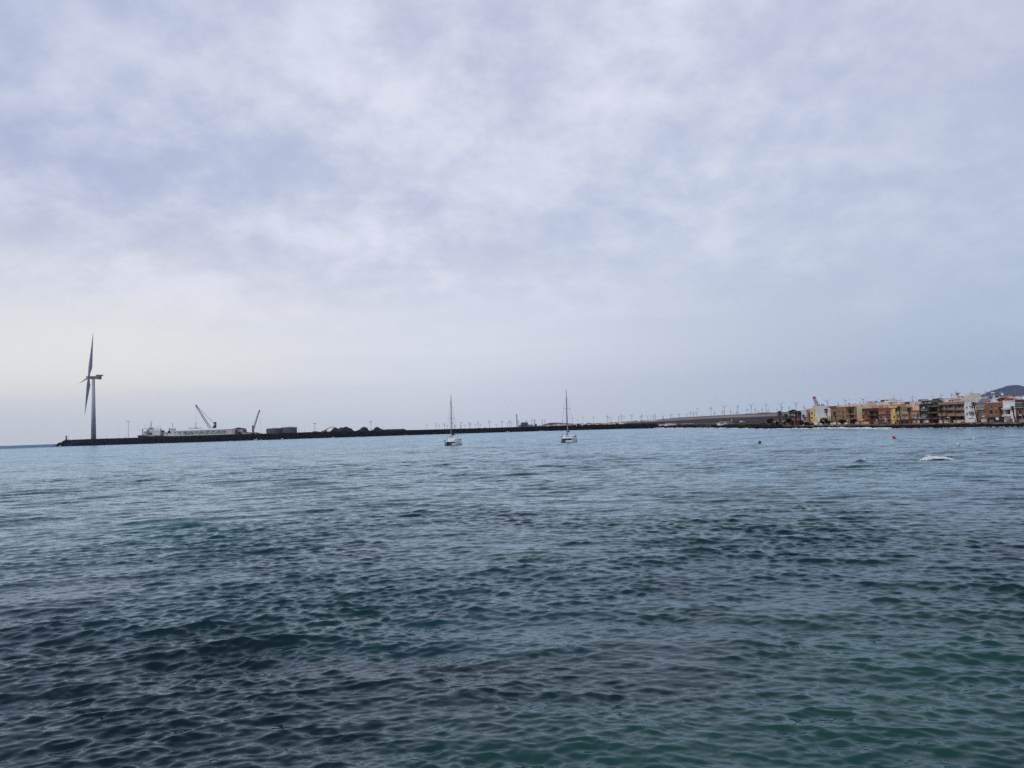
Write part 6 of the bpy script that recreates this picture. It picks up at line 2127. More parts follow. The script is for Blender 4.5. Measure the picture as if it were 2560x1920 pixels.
# ---- upper storeys and houses of the second row
R2 = [
    ('white block behind the narrow white and brown houses', 2014, 2030, 1021.6, white_w, [], 8, 9, 3),
    ('cream roof storey above the left end of the long brown apartment block', 2090, 2106, 1014.6, cream_p, [], 6, 3, 8),
    ('long pinkish white house behind the long brown apartment block', 2116, 2166, 1010.4, pinkwh, [('w', 2122, 1013.6, 2124, 1016, 'd'), ('w', 2132, 1013, 2134, 1015.6, 'd'), ('w', 2142, 1013, 2144, 1015.6, 'd'), ('w', 2152, 1012.4, 2156, 1015.6, 'd')], 6, 8, 7),
    ('cream house rising behind the maroon house, blank front', 2166, 2174, 1007.6, cream_w, [('w', 2172, 1010.6, 2173.2, 1013.4, 'd')], 7, 6, 4),
    ('lilac rooftop block left of the white terrace roofs', 2160, 2168, 1003.6, lilac_w, [], 14, 6, 4),
    ('grey white low roof block with a dark slot over the maroon house', 2172, 2186, 1006.6, pinkwh, [('b', 2172, 1005.8, 2182, 1006.6, .2, dbrown)], 12, 6, 4),
    ('bluish white cube on the roofs over the maroon house', 2190, 2198, 1006.6, paint(226, 234, 240), [], 9, 5, 4),
    ('orange terrace storey above the maroon house with brown posts', 2176, 2236, 1013.4, orange_w, [('w', 2181, 1016.6, 2184.6, 1020.4, 'd', mat('grey_blind', (.3, .3, .32))), ('b', 2188, 1014, 2188.8, 1021, .1, brown_r, 'post'), ('b', 2206, 1014, 2207.4, 1021, .1, brown_r, 'post'), ('b', 2217, 1015, 2218.6, 1021, .1, brown_r, 'post'), ('b', 2200, 1014.6, 2201, 1021, .1, dbrown, 'post')], 3.4, 5, 6),
    ('large white house with a maroon arched roof light over the middle rooftops', 2200, 2226, 1002.6, white_w, [('w', 2208, 1009, 2211, 1012, 'd')], 13, 6, 4),
    ('cream box room at the top of the middle rooftops', 2209, 2220, 999.8, pyellow, [], 16, 4, 4),
    ('white house with dark paired windows and a red edged flat roof', 2220, 2250, 1006.4, pinkwh, [('b', 2220, 1005.8, 2244, 1006.6, .3, paint(140, 90, 80)), ('w', 2225, 1008, 2228, 1011, 'd'), ('w', 2228.6, 1008, 2231, 1011, 'd')], 9, 6, 4),
    ('white house with a single small window above the ochre house', 2240, 2258, 1004.6, white_w, [('w', 2244.6, 1006, 2246.6, 1009.6, 'd'), ('w', 2247, 1006, 2248.4, 1009.6, 'd')], 12, 6, 4),
    ('dark brown rooftop house between the ochre and the pink houses', 2262, 2274, 1006, brown_r, [('r', 2264, 1007, 2271, 1011.6, .8)], 10, 6, 4),
    ('white and pale blue roof box above the brown house between the palms', 2262, 2274, 1011, paint(150, 176, 190), [('b', 2257, 1011.4, 2261.4, 1014, .4, white_w, 'cistern')], 3, 3, 8),
    ('cream wall house above the black tiled house', 2303, 2313, 1003.2, cream_p, [], 8, 4, 7),
    ('grey lift house on top of the pink house', 2299, 2306, 999.4, grey_b, [], 11, 3, 7),
    ('pinkish white penthouse over the apartment house with ochre bands', 2360, 2406, 995.4, pinkwh, [('w', 2373, 1000, 2374.8, 1004.6, 'd'), ('w', 2380, 1000, 2381.8, 1004.6, 'd'), ('b', 2372, 998.4, 2404, 999.4, .3, paint(180, 130, 110)), ('w', 2402, 1000, 2403, 1004, 'd')], 3, 5, 8),
    ('cream rooftop rooms beside the grey satellite dish', 2390, 2412, 990.4, cream_p, [('r', 2393, 991.4, 2401, 994.6, .8, cream_w), ('r', 2403, 991, 2409, 995, .8)], 8, 4, 8),
    ('tall blank cream tower block behind the satellite dish', 2412, 2424, 985.0, paint(214, 206, 190), [], 12, 5, 4),
    ('long cream house with small square windows behind the plain white house', 2424, 2454, 993.6, cream_p, [('w', 2427, 998, 2428.6, 1001.4, 'd'), ('w', 2431, 998, 2432.4, 1001.4, 'd'), ('w', 2436, 998, 2437.6, 1001.4, 'd'), ('w', 2444, 997, 2446, 1001.4, 'd'), ('w', 2449, 997, 2451, 1001.4, 'd')], 7, 8, 4),
    ('grey and black cluttered roof storey above the ochre brown house', 2462, 2494, 996.8, paint(74, 78, 86), [('r', 2464, 998, 2470, 1003, .8), ('w', 2474, 998, 2482, 1001)], 6, 6, 4),
    ('white roof house left of the taupe chimney block', 2498, 2522, 993.4, white_w, [], 7, 5, 4),
    ('taupe chimney block on the roofs in front of the mountain', 2520, 2526, 988.6, grey_b, [], 8, 2, 6),
    ('white gabled upper house over the tall white house', 2524, 2544, 994.8, paint(214, 214, 214), [('b', 2540, 997, 2546, 1003, .3, grey_b, 'panel')], 4, 5, 4),
    ('white cube house at the very right edge over the dark red house', 2555, 2580, 988.4, white_w, [('b', 2553, 987, 2562, 989, .3, paint(150, 100, 90))], 5, 5, 4),
    ('pale flat roof slab house left of the white cube at the right edge', 2540, 2554, 993.4, cream_p, [('b', 2540, 992.4, 2554, 993.4, .4, pinkwh)], 8, 5, 4),
]
for (lb, x0, x1, y0, m_, fe, st_, dep, zb_) in R2:
    bld(lb, x0, x1, y0, m_, fe, depth=dep, st=st_, zb=ZB if st_ > 5 else zb_)

# sloped roofs: red tile edge on the cream house, blue lean-to, white gable and orange patch


def roof_piece(o, pts, st_, th, m_, nm='roof'):
    """polygon in the picture laid on the frontage plane st_, given th metres of depth"""
    q = [FP(fw_uz(x, y, st_)[0], st_, fw_uz(x, y, st_)[1]) for x, y in pts]
    return MB().prism(q, FN * 0, FN * th).build(nm, m_, o)


def FL(px, py, st_=0.0, z=None):
    u, zz = fw_uz(px, py, st_)
    return FP(u, st_, zz if z is None else z)


tile_red = mat('orange_red_tiles', (0.50, 0.13, 0.06), var=.25, scale=1.5)
o = thing('tiled_roof', 'slanted red tile roof edge between the big white wall and the brown block', 'roof', FL(2072, 1018, 3), F_ANG)
roof_piece(o, [(2066, 1020.4), (2073, 1015.4), (2080, 1015.4), (2080, 1016.4), (2075, 1017), (2069, 1020.8)], 1.0, 4, tile_red)
o = thing('lean_to_roof', 'slanted blue grey roof slope above the green glazed balcony', 'roof', FL(2450, 1002, .5), F_ANG)
roof_piece(o, [(2443, 1007.6), (2454, 996.4), (2462, 996.4), (2464, 1007.4)], .6, 4, paint(122, 128, 156))
o = thing('gable_roof', 'pale slanted gable roof over the brown house with the black ground floor', 'roof', FL(2490, 1000, .5), F_ANG)
roof_piece(o, [(2468.4, 1005.6), (2483, 994.4), (2500, 993.8), (2489, 1000), (2496, 1005.8)], .5, 4, paint(206, 200, 204))
roof_piece(o, [(2503.6, 1004.2), (2511.6, 996.4), (2520.4, 995.4), (2512, 1004)], .3, 3, tile_red, 'orange_tiles')
roof_piece(o, [(2491, 1000.2), (2500, 996.6), (2508, 996.8), (2503.6, 1004.4), (2496, 1005)], .9, 3, mat('dormer_dark_brown', (.10, .05, .03)), 'dormer')  # dormer in plain dark brown
roof_piece(o, [(2468, 1005), (2474, 1000.4), (2476, 1001.4), (2470, 1005.8)], .2, .4, mat('red_trim', (.5, .08, .06)), 'red_verge')
o = thing('arched_rooflight', 'maroon arched roof light on the large white house', 'roof light', FL(2204, 1002, 12), F_ANG)
roof_piece(o, [(2200.6, 1003.8), (2201.4, 1000.6), (2205, 1000.2), (2208, 1002.6), (2208.4, 1003.8)], 12.4, 3, maroon_w)

# pergola on the black house and glass fronted roof garden
o = thing('pergola', 'white posted pergola with dark beams on the roof of the black house', 'pergola', FL(2320, 1006, 2.5), F_ANG)
for x in (2312, 2316.5, 2326):
    a, b_, c, d_ = rect(x, 1000.4, x + .9, 1012, 2.5)
    fbox(MB(), a, b_, 2.5, 2.8, c, d_).build('post', white_pvc, o)
for (y0, y1, m_) in ((1000.2, 1001.2, white_pvc), (1001.8, 1003.8, dark_frame)):
    a, b_, c, d_ = rect(2304, y0, 2332, y1, 2.45)
    fbox(MB(), a, b_, 2.3, 6, c, d_).build('beam', m_, o)
a, b_, c, d_ = rect(2312, 1004.6, 2332, 1010.4, 4)
fbox(MB(), a, b_, 4.0, 6.5, c, d_).build('screen', dark_inside, o)
a, b_, c, d_ = rect(2320, 1005, 2328, 1011, 2.2)
fbox(MB(), a, b_, 2.2, 2.5, c, d_).build('glass_balustrade', mat('pale_glass', (.3, .34, .36), rough=.2), o)
o = thing('roof_canopy', 'dark planted roof terrace with slatted canopy on the dark brown house', 'roof terrace', FL(2342, 1005, 2), F_ANG)
for (x0, y0, x1, y1, n0, n1, m_, nm) in ((2331, 1003.4, 2348, 1013.2, 1.4, 5, dark_inside, 'room'), (2330.8, 996.6, 2346, 1003.2, 2.2, 2.5, mat('slat_grey', (.12, .11, .1)), 'slat_screen'), (2331, 995.8, 2346, 996.4, 2, 4, white_pvc, 'canopy_edge')):
    a, b_, c, d_ = rect(x0, y0, x1, y1, n0)
    fbox(MB(), a, b_, n0, n1, c, d_).build(nm, m_, o)
lf = mat('palm_green', (0.030, 0.042, 0.022), rough=.7, var=.35, scale=2)
lf2 = mat('tree_dark_green', (0.018, 0.026, 0.014), rough=.75, var=.4, scale=1.5)
bark = mat('palm_bark', (0.045, 0.032, 0.024), rough=.95, var=.35, scale=2)
tr = random.Random(31)


def leaf_mass(mb_, c, rx, ry, rz, n, s, r=tr, hollow=.35):
    """leaf sized faces spread through an uneven crown"""
    for i in range(n):
        while True:
            p = Vector((r.uniform(-1, 1), r.uniform(-1, 1), r.uniform(-1, 1)))
            if hollow < p.length < 1:
                break
        k = 1 + .30 * mnoise.noise(Vector((p.x * 1.7 + c[0], p.y * 1.7, p.z * 1.7 + c[2])))
        q = Vector((c[0] + p.x * rx * k, c[1] + p.y * ry * k, c[2] + p.z * rz * k))
        a = Vector((r.uniform(-1, 1), r.uniform(-1, 1), r.uniform(-1, 1))).normalized() * s * r.uniform(.6, 1.3)
        b_ = Vector((r.uniform(-1, 1), r.uniform(-1, 1), r.uniform(-.6, .6))).normalized() * s * r.uniform(.4, .9)
        mb_.quad(q - a, q - b_, q + a, q + b_)


mb = MB()
ctr = FL(2351, 1000, 2.2)
leaf_mass(mb, ctr, 1.1, 1.1, 1.0, 260, .16)
mb.build('potted_shrub', lf2, o)


# promenade and sea wall
uL, uR = fw_uz(1930, 1064, -5)[0], fw_uz(2640, 1058, -5)[0]
mb = MB()
fbox(mb, uL, uR, -4.9, 1.0, 0.6, 1.42)
pr_o = single(mb, 'promenade', mat('promenade_paving', (0.26, 0.20, 0.16), var=.15, scale=.7), None, None, FP(uL, -3, 1.3), kind='structure')
swb = mat('sea_wall_brown', (0.30, 0.20, 0.145), var=.35, scale=.25, streak=True)
sw = thing('sea_wall', 'long low brown parapet wall along the seafront promenade', 'wall', FP(uL, -5.4, 0), F_ANG)
n_ = 30
for k in range(n_):
    ua, ub = uL + (uR - uL) * k / n_, uL + (uR - uL) * (k + 1) / n_ - .06
    dz_ = tr.uniform(-.04, .04)
    q = MB()
    fbox(q, ua, ub, -5.4, -4.95, -.2, 1.62 + dz_)
    q.build('panel', swb, sw)
    q = MB()
    fbox(q, ua, ub, -5.5, -4.9, 1.63 + dz_, 1.72 + dz_)
    q.build('coping', swb, sw)

# ------------------------------------------------------------------ palms and trees


def palm(px, yc, rad_px, st_, label, trunk_bottom=None, fan=False, lean=0.0, skirt=False, n=30, zb=1.42):
    c = FL(px, yc, st_)
    mpp = c.y / F_PX
    rad = rad_px * mpp
    b0 = Vector((c.x + lean * mpp, c.y, zb))
    o = thing('palm_tree', label, 'palm tree', b0, group='palms along the seafront')
    mid = b0.lerp(c, .5) + Vector((-lean * mpp * .15, 0, 0))
    tk = MB().tube([b0, mid, c - Vector((0, 0, .1))], [.30, .20, .22], 8)
    tk.build('trunk', bark, o)
    mb_ = MB()
    r = random.Random(int(px * 10))
    for i in range(n):
        a = 2 * math.pi * i / n + r.uniform(-.15, .15)
        el = r.uniform(-.55, 1.25)
        L = rad * r.uniform(.85, 1.12)
        d = Vector((math.cos(a) * math.cos(el), math.sin(a) * math.cos(el), math.sin(el)))
        s = Vector((-math.sin(a), math.cos(a), 0))
        if fan:   # fan palm: stalk then a disc of leaf
            p0, p1 = c, c + d * L * .45
            mb_.tube([p0, p1], .03, 4, cap=False)
            fan_n = 9
            up = d.cross(s)
            for k in range(fan_n):
                q0 = -1.2 + 2.4 * k / fan_n
                q1 = q0 + 2.4 / fan_n * .78
                t0 = p1 + (d * math.cos(q0) + s * math.sin(q0)) * L * .55 + Vector((0, 0, -.12 * L))
                t1 = p1 + (d * math.cos(q1) + s * math.sin(q1)) * L * .55 + Vector((0, 0, -.12 * L))
                mb_.quad(p1, t0, t1)
        else:     # date palm: arching frond with leaflets
            pts = []
            for k in range(7):
                f = k / 6
                pts.append(c + d * L * f + Vector((0, 0, -L * .75 * f * f)))
            for k in range(6):
                w0, w1 = L * .17 * math.sin(math.pi * (k / 6 * .85 + .15)), L * .17 * math.sin(math.pi * ((k + 1) / 6 * .85 + .15))
                dn_ = Vector((0, 0, -1))
                for sg in (-1, 1):
                    mb_.quad(pts[k], pts[k] + s * sg * w0 + dn_ * w0 * .5, pts[k].lerp(pts[k + 1], .7) + s * sg * w1 + dn_ * w1 * .5, pts[k].lerp(pts[k + 1], .7))
    mb_.build('crown', lf, o)
    if skirt or fan:
        mb_ = MB()
        for i in range(26):
            a = r.uniform(0, 6.28)
            h_ = r.uniform(.1, 1.5)
            p = c + Vector((math.cos(a) * .25, math.sin(a) * .25, -h_ * .6))
            mb_.quad(p, p + Vector((math.cos(a) * .35, math.sin(a) * .35, -.5)), p + Vector((math.cos(a + .5) * .3, math.sin(a + .5) * .3, -.55)))
        mb_.build('dead_fronds', mat('dry_frond', (.07, .05, .03), var=.3), o)
    return o


palm(1949, 1030, 10.5, -1.5, 'tall feathery palm, leftmost of the high palms in the park', skirt=True)
palm(1963.6, 1036, 9, -1.8, 'arching palm with drooping fronds left of the red house', skirt=True)
palm(1975.5, 1031, 6.5, -1.5, 'slim fan palm just left of the dense high palm', fan=True)
palm(1984, 1030, 8, -2.0, 'dense fan palm rising against the left edge of the red house', fan=True, n=40)
palm(2000, 1035.5, 6.6, -2.4, 'bushy fan palm in front of the right edge of the red house', fan=True, n=36)
palm(2009, 1038, 6.6, -2.6, 'palm hanging over the narrow white house', n=26)
palm(1928.4, 1045, 5.2, -1.0, 'small palm poking out of the dark hedge at the left end of the park')
palm(1950.5, 1049, 5.5, -2.0, 'short brownish palm under the leftmost high palm', n=22)
palm(2065.6, 1027, 6.8, -3.6, 'clear cut fan palm in front of the big white side wall', fan=True, lean=4.0, n=36)
palm(2087, 1034.5, 5.6, -3.8, 'fan palm in front of the left windows of the brown apartment block', fan=True, lean=4.4, n=34)
palm(2125.5, 1028.5, 5.0, -3.8, 'dark fan palm against the balconies of the brown apartment block', fan=True, lean=.6, n=34)
palm(2247, 1020.5, 6.2, -3.8, 'fan palm beside the yellow turret', fan=True, lean=5, n=38)
palm(2272, 1024, 6.0, -3.8, 'fan palm right of the brown house with light balconies', fan=True, lean=5, n=38)
palm(2325.6, 1020, 5.2, -3.8, 'thin dark palm before the dark brown house', fan=True, lean=2, n=26)
palm(2352, 1019.5, 7.4, -3.8, 'large dark palm at the left end of the ochre banded apartment house', fan=True, lean=4, n=40)
palm(2434.5, 1010.5, 7.6, -3.8, 'palm leaning over the right edge of the plain white house', fan=True, lean=8.5, n=40)
palm(2501, 1022.5, 6.4, -3.8, 'dark palm against the brown house with the black ground floor', fan=True, lean=2.5, n=32)
palm(2531.6, 1020.5, 7.2, -3.8, 'rightmost palm, in front of the tall white house', fan=True, lean=5, n=38)


def tree(px, yc, rx_px, ry_px, st_, label, n=1500, s=.26, trunks=1, tm=None, name='tree', m=None, zb=1.42):
    c = FL(px, yc, st_)
    mpp = c.y / F_PX
    rx, rz = rx_px * mpp, ry_px * mpp
    b0 = Vector((c.x, c.y, zb))
    o = thing(name, label, 'tree', b0)
    for k in range(trunks):
        q = b0 + Vector(((k - (trunks - 1) / 2) * rx * 1.6 / max(1, trunks), 0, 0))
        top = Vector((q.x * .7 + c.x * .3, q.y, c.z))
        MB().tube([q, q.lerp(top, .6), top], [.24, .17, .08], 7).build('trunk', tm or bark, o)
        for j in range(3):
            a = j * 2.1 + k
            MB().tube([q.lerp(top, .55), top + Vector((math.cos(a) * rx * .5, math.sin(a) * rx * .4, rz * .2))], [.09, .03], 5).build('limb', tm or bark, o)
    mb_ = MB()
    leaf_mass(mb_, c, rx, rx * .9, rz, n, s, hollow=.2)
    mb_.build('crown', m or lf2, o)
    return o


pale_trunk = mat('pale_trunk', (0.22, 0.17, 0.13), var=.2)
tree(2059.6, 1052.5, 9.4, 7.0, -2.8, 'big round dark tree in front of the low pale yellow house', n=3200, s=.3)
tree(2073, 1055.4, 3.6, 3.4, -3.0, 'small dark shrub like tree right of the big round tree', n=600, s=.24)
tree(2105.6, 1053.8, 8.6, 4.8, -3.0, 'wide flat crowned dark tree in front of the brown apartment block', n=2000)
tree(2133.8, 1052.6, 7.2, 4.8, -3.0, 'dark tree in front of the right end of the brown apartment block', n=1700)
tree(1924.6, 1052, 7.4, 5.4, -.8, 'dark hedge like clump on pale stems at the left end of the park', n=1800, trunks=5, tm=pale_trunk)
tree(1942.4, 1058.6, 4.4, 5.2, -2.4, 'dark rounded shrub left of the park lamp', n=1100)
tree(1971.4, 1051, 6.4, 5.4, -2.2, 'dark clump on pale stems between the palms and the red house', n=1700, trunks=4, tm=pale_trunk)
tree(1959.8, 1057, 3.0, 6.0, -2.6, 'narrow dark shrub under the arching palm', n=700)
tree(2018.6, 1059.6, 6.4, 4.0, -3.0, 'low dark shrub in front of the narrow brown house', n=900)
tree(2004, 1056.5, 4.6, 6.0, -2.4, 'dark shrub between the red and the narrow white house', n=800)
tree(2030.6, 1061, 5.0, 3.0, -3.2, 'low shrub below the bright yellow house', n=600)
tree(2328, 1052, 3.2, 6.4, -2.6, 'narrow dark bush in front of the dark brown house', n=700)
tree(2407, 1057.4, 6.0, 2.2, -3.6, 'low dark hedge in front of the white garden wall', n=600, name='hedge')
tree(2236, 1061.4, 5.0, 1.4, -3.8, 'low green hedge at the foot of the yellow turret', n=400, name='hedge')
o = thing('park_wall', 'brown stone wall behind the palms of the park', 'wall', FL(1930, 1060, 1.5), F_ANG)
a, b_, c, d_ = rect(1936, 1056, 1978, 1064, 1.5)
fbox(MB(), a, b_, 1.5, 2.0, 1.0, d_).build('wall', paint(112, 90, 74), o)
o = thing('low_building', 'dark brown low building behind the arching palms', 'building', FL(1950, 1050, 8), F_ANG)
a, b_, c, d_ = rect(1938, 1046, 1972, 1058, 8)
fbox(MB(), a, b_, 8, 14, 1.0, d_).build('wall', paint(96, 66, 58), o)
fbox(MB(), a - .2, b_ + .2, 7.8, 14.2, d_, d_ + .3).build('roof', paint(120, 96, 84), o)
for x in (1944, 1954, 1962):
    a, b_, c, d_ = rect(x, 1050, x + 3, 1053, 8)
    windowing(o, a, b_, c, d_, 7.9, white_pvc, glass)

# ------------------------------------------------------------------ street lamps along the promenade
lamp_grey = mat('lamp_post_grey', (0.34, 0.34, 0.33), rough=.5)
globe_m = mat('lamp_globe', (0.75, 0.75, 0.74), rough=.3)


def lamp(px, ytop, hx, hy, label, globe=False):
    top = FL(px, ytop, -4.4)
    b0 = Vector((top.x, top.y, 1.42))
    o = thing('street_lamp', label, 'street lamp', b0, group='street lamps on the promenade')
    MB().tube([b0, b0.lerp(top, .3), top], [.10, .075, .06], 8).build('post', lamp_grey, o)
    MB().tube([b0, b0 + Vector((0, 0, .5))], .16, 8).build('base', lamp_grey, o)
    if globe:
        mb_ = MB()
        mb_.blob(top + Vector((0, 0, .25)), .34, .34, .34, 0, 1)
        mb_.build('globe', globe_m, o, smooth=True)
    else:
        hp = FL(hx, hy, -4.4)
        MB().tube([top, top + Vector((0, 0, .25)), top.lerp(hp, .5) + Vector((0, 0, .5)), hp + Vector((0, 0, .3))], [.05, .045, .04, .04], 6).build('arm', lamp_grey, o)
        mb_ = MB()
        mb_.blob(hp, .42, .34, .22, 0, 1)
        mb_.build('lamp_head', globe_m, o, smooth=True)


lamp(1937.6, 1055.8, 0, 0, 'white globe lamp at the left end of the park wall', True)
lamp(1959.2, 1054.6, 0, 0, 'white globe lamp under the arching palm', True)
lamp(1986, 1039.4, 0, 0, 'tall white globe lamp against the low wing of the red house', True)
lamp(2061.4, 1050, 2057.4, 1051.6, 'hooked street lamp in front of the big round tree')
lamp(2122, 1050, 2119, 1051, 'street lamp between the two dark trees of the brown apartment block')
lamp(2161.4, 1048.6, 2158, 1049.4, 'street lamp before the left edge of the maroon house')
lamp(2192, 1052.6, 0, 0, 'globe lamp in front of the maroon house', True)
lamp(2217.6, 1046.4, 2214.4, 1048, 'street lamp in front of the plain brown house')
lamp(2292.6, 1045.6, 2288.6, 1045.2, 'street lamp before the white gridded bay window')
lamp(2373.6, 1041.6, 2370, 1043.6, 'street lamp in front of the ochre banded apartment house')
lamp(2461.6, 1039.8, 2458, 1041.2, 'street lamp in front of the green glazed balcony house')
lamp(2554.4, 1036.4, 2550.4, 1038.4, 'street lamp near the right edge of the view')

# parked cars, benches and bins glimpsed over the parapet
car_cols = [('white', (0.7, .7, .7)), ('silver', (.4, .4, .42)), ('dark blue', (.02, .03, .08)), ('white', (.7, .7, .7)), ('black', (.02, .02, .02))]


def car(px, st_, col_name, colr_, label, ln=4.1):
    u, _ = fw_uz(px, 1062, st_)
    o = thing('parked_car', label, 'car', FP(u, st_, 1.42), F_ANG, group='cars parked along the promenade')
    prof_ = [(-.5, .28), (-.5, .75), (-.46, .9), (-.3, .98), (-.17, 1.42), (.2, 1.46), (.33, 1.02), (.46, .88), (.5, .7), (.5, .28)]
    q = [FP(u + x * ln, st_ - .85, 1.42 + z) for x, z in prof_]
    MB().prism(q, FN * 0, FN * 1.7).build('body', mat('car_' + col_name.replace(' ', '_'), colr_, rough=.3, spec=.5, var=.03), o)
    q = [FP(u + x * ln, st_ - .87, 1.42 + z) for x, z in ((-.26, .99), (-.16, 1.36), (.19, 1.38), (.29, 1.0))]
    MB().prism(q, FN * 0, FN * 1.74).build('window', glass, o)
    for x in (-.31, .31):
        for n_ in (-.88, .70):
            MB().tube([FP(u + x * ln, st_ + n_, 1.74), FP(u + x * ln, st_ + n_ + .18, 1.74)], .31, 14).build('wheel', dark_steel, o)


car(2084.6, -2.0, 'white', (.7, .7, .7), 'white car parked left of the wide flat crowned tree')
car(2097, -2.0, 'white', (.7, .7, .7), 'white car parked under the wide flat crowned tree')
car(2111, -2.0, 'white', (.7, .7, .7), 'white car parked right of the wide flat crowned tree')
car(2139, -2.0, 'silver', (.4, .4, .42), 'silver car parked under the tree at the end of the brown block')
car(2261, -2.0, 'black', (.02, .02, .02), 'black car parked between the two slim palms')
car(2037, -2.0, 'white', (.7, .7, .7), 'white car parked below the yellow stair tower')
car(2206, -2.0, 'dark blue', (.02, .03, .08), 'dark blue car parked before the plain brown house')

# little sculpture of a sail boat on a rock base in front of the brown house
o = thing('monument', 'small stone boat monument on a rocky base before the plain brown house', 'monument', FL(2214, 1062, -3.5, 1.42), F_ANG)
mb = MB()
c = FL(2216, 1060, -3.5)
for k in range(16):
    mb.blob((c.x + tr.uniform(-1.3, 1.3), c.y + tr.uniform(-1, 1), 1.42 + tr.uniform(.1, 1.0)), .6, .6, .4, .25, 0, tr)
mb.build('rock_base', mat('tan_stone', (.22, .18, .14), var=.3), o)
MB().tube([(c.x, c.y, 2.2), (c.x, c.y, 5.0)], .06, 6).build('mast', lamp_grey, o)
MB().prism([Vector((c.x, c.y, 4.8)), Vector((c.x - .9, c.y, 2.5)), Vector((c.x, c.y, 2.5))], (0, 0, 0), (0, .06, 0)).build('sail', conc_w, o)

# ------------------------------------------------------------------ rooftop things


def antenna(px, ytop, ybase, st_, label, dish=None, bars=3):
    top = FL(px, ytop, st_)
    b0 = FL(px, ybase, st_)
    o = thing('rooftop_antenna', label, 'antenna', b0, group='antennas on the rooftops')
    MB().tube([b0, top], .045, 6).build('mast', steel, o)
    mb_ = MB()
    for k in range(bars):
        z = top.z - .25 - k * .3
        w_ = .7 - k * .12
        mb_.tube([Vector((top.x - w_, top.y, z)), Vector((top.x + w_, top.y, z))], .03, 4)
    mb_.build('aerial', steel, o)
    if dish:
        mb_ = MB()
        d0 = Vector((top.x + .3, top.y - .2, top.z - 1.0))
        lathe(mb_, d0, [(.02, 0), (.3, .04), (.55, .16), (.57, .16), (.3, .01), (.02, -.03)], 12, Matrix.Rotation(R(65), 3, 'X'))
        mb_.build('dish', dish, o)


antenna(2352, 984, 996, 4, 'white double antenna over the roof terrace of the dark brown house', mat('dish_white', (.6, .6, .6)))
antenna(2331, 988.6, 1000, 4, 'antenna left of the roof terrace canopy', bars=2)
antenna(2281.8, 998, 1004, 5, 'thin antenna on the pink house')
antenna(2501.4, 979, 990, 8, 'white antenna in front of the middle of the mountain slope', mat('dish_white', (.6, .6, .6)))
antenna(2536.8, 975, 990, 8, 'tall white antenna before the mountain top')
antenna(2195, 996, 1004, 12, 'short antenna over the bluish white cube', bars=2)
antenna(2240, 996, 1005, 12, 'dark antenna right of the red edged flat roof', bars=3)
antenna(2380, 985.6, 995, 6, 'bent antenna left of the satellite dish', bars=2)
antenna(2094, 1004, 1013, 8, 'thin antenna over the left end of the brown apartment block', bars=1)
antenna(2150.6, 1004, 1010, 8, 'thin antenna over the long pinkish white house', bars=2)
antenna(2446.6, 984, 994, 8, 'thin antenna where the mountain slope begins', bars=1)
# satellite dishes
o = thing('satellite_dish', 'large grey satellite dish tilted on the cream rooftop rooms', 'satellite dish', FL(2394, 990.6, 6))
c = FL(2394, 986.8, 6)
Md = Matrix.Rotation(R(50), 3, 'X') @ Matrix.Rotation(R(18), 3, 'Y')
lathe(MB(), c, [(.03, 0), (.4, .06), (.75, .27), (.78, .27), (.4, .03), (.03, -.04)], 18, Matrix.Rotation(R(-35), 3, 'Y') @ Matrix.Rotation(R(30), 3, 'X')).build('dish', mat('dish_grey', (.16, .16, .17)), o)
MB().tube([FL(2394, 990.8, 6), c], .06, 6).build('stand', steel, o)
o = thing('rooftop_ventilator', 'white mushroom shaped ventilator stack on the roofs before the mountain', 'ventilator', FL(2482, 996, 7))
c = FL(2482.5, 982, 7)
lathe(MB(), c, [(.3, -.2), (.68, -.1), (.68, .1), (.4, .22), (.02, .25)], 14).build('cap', white_paint, o)
MB().tube([FL(2479.5, 992, 7), c + Vector((-.3, 0, -.1))], .12, 8).build('duct', white_paint, o)
MB().tube([FL(2485.5, 992, 7), c + Vector((.3, 0, -.1))], .14, 8).build('duct', white_paint, o)
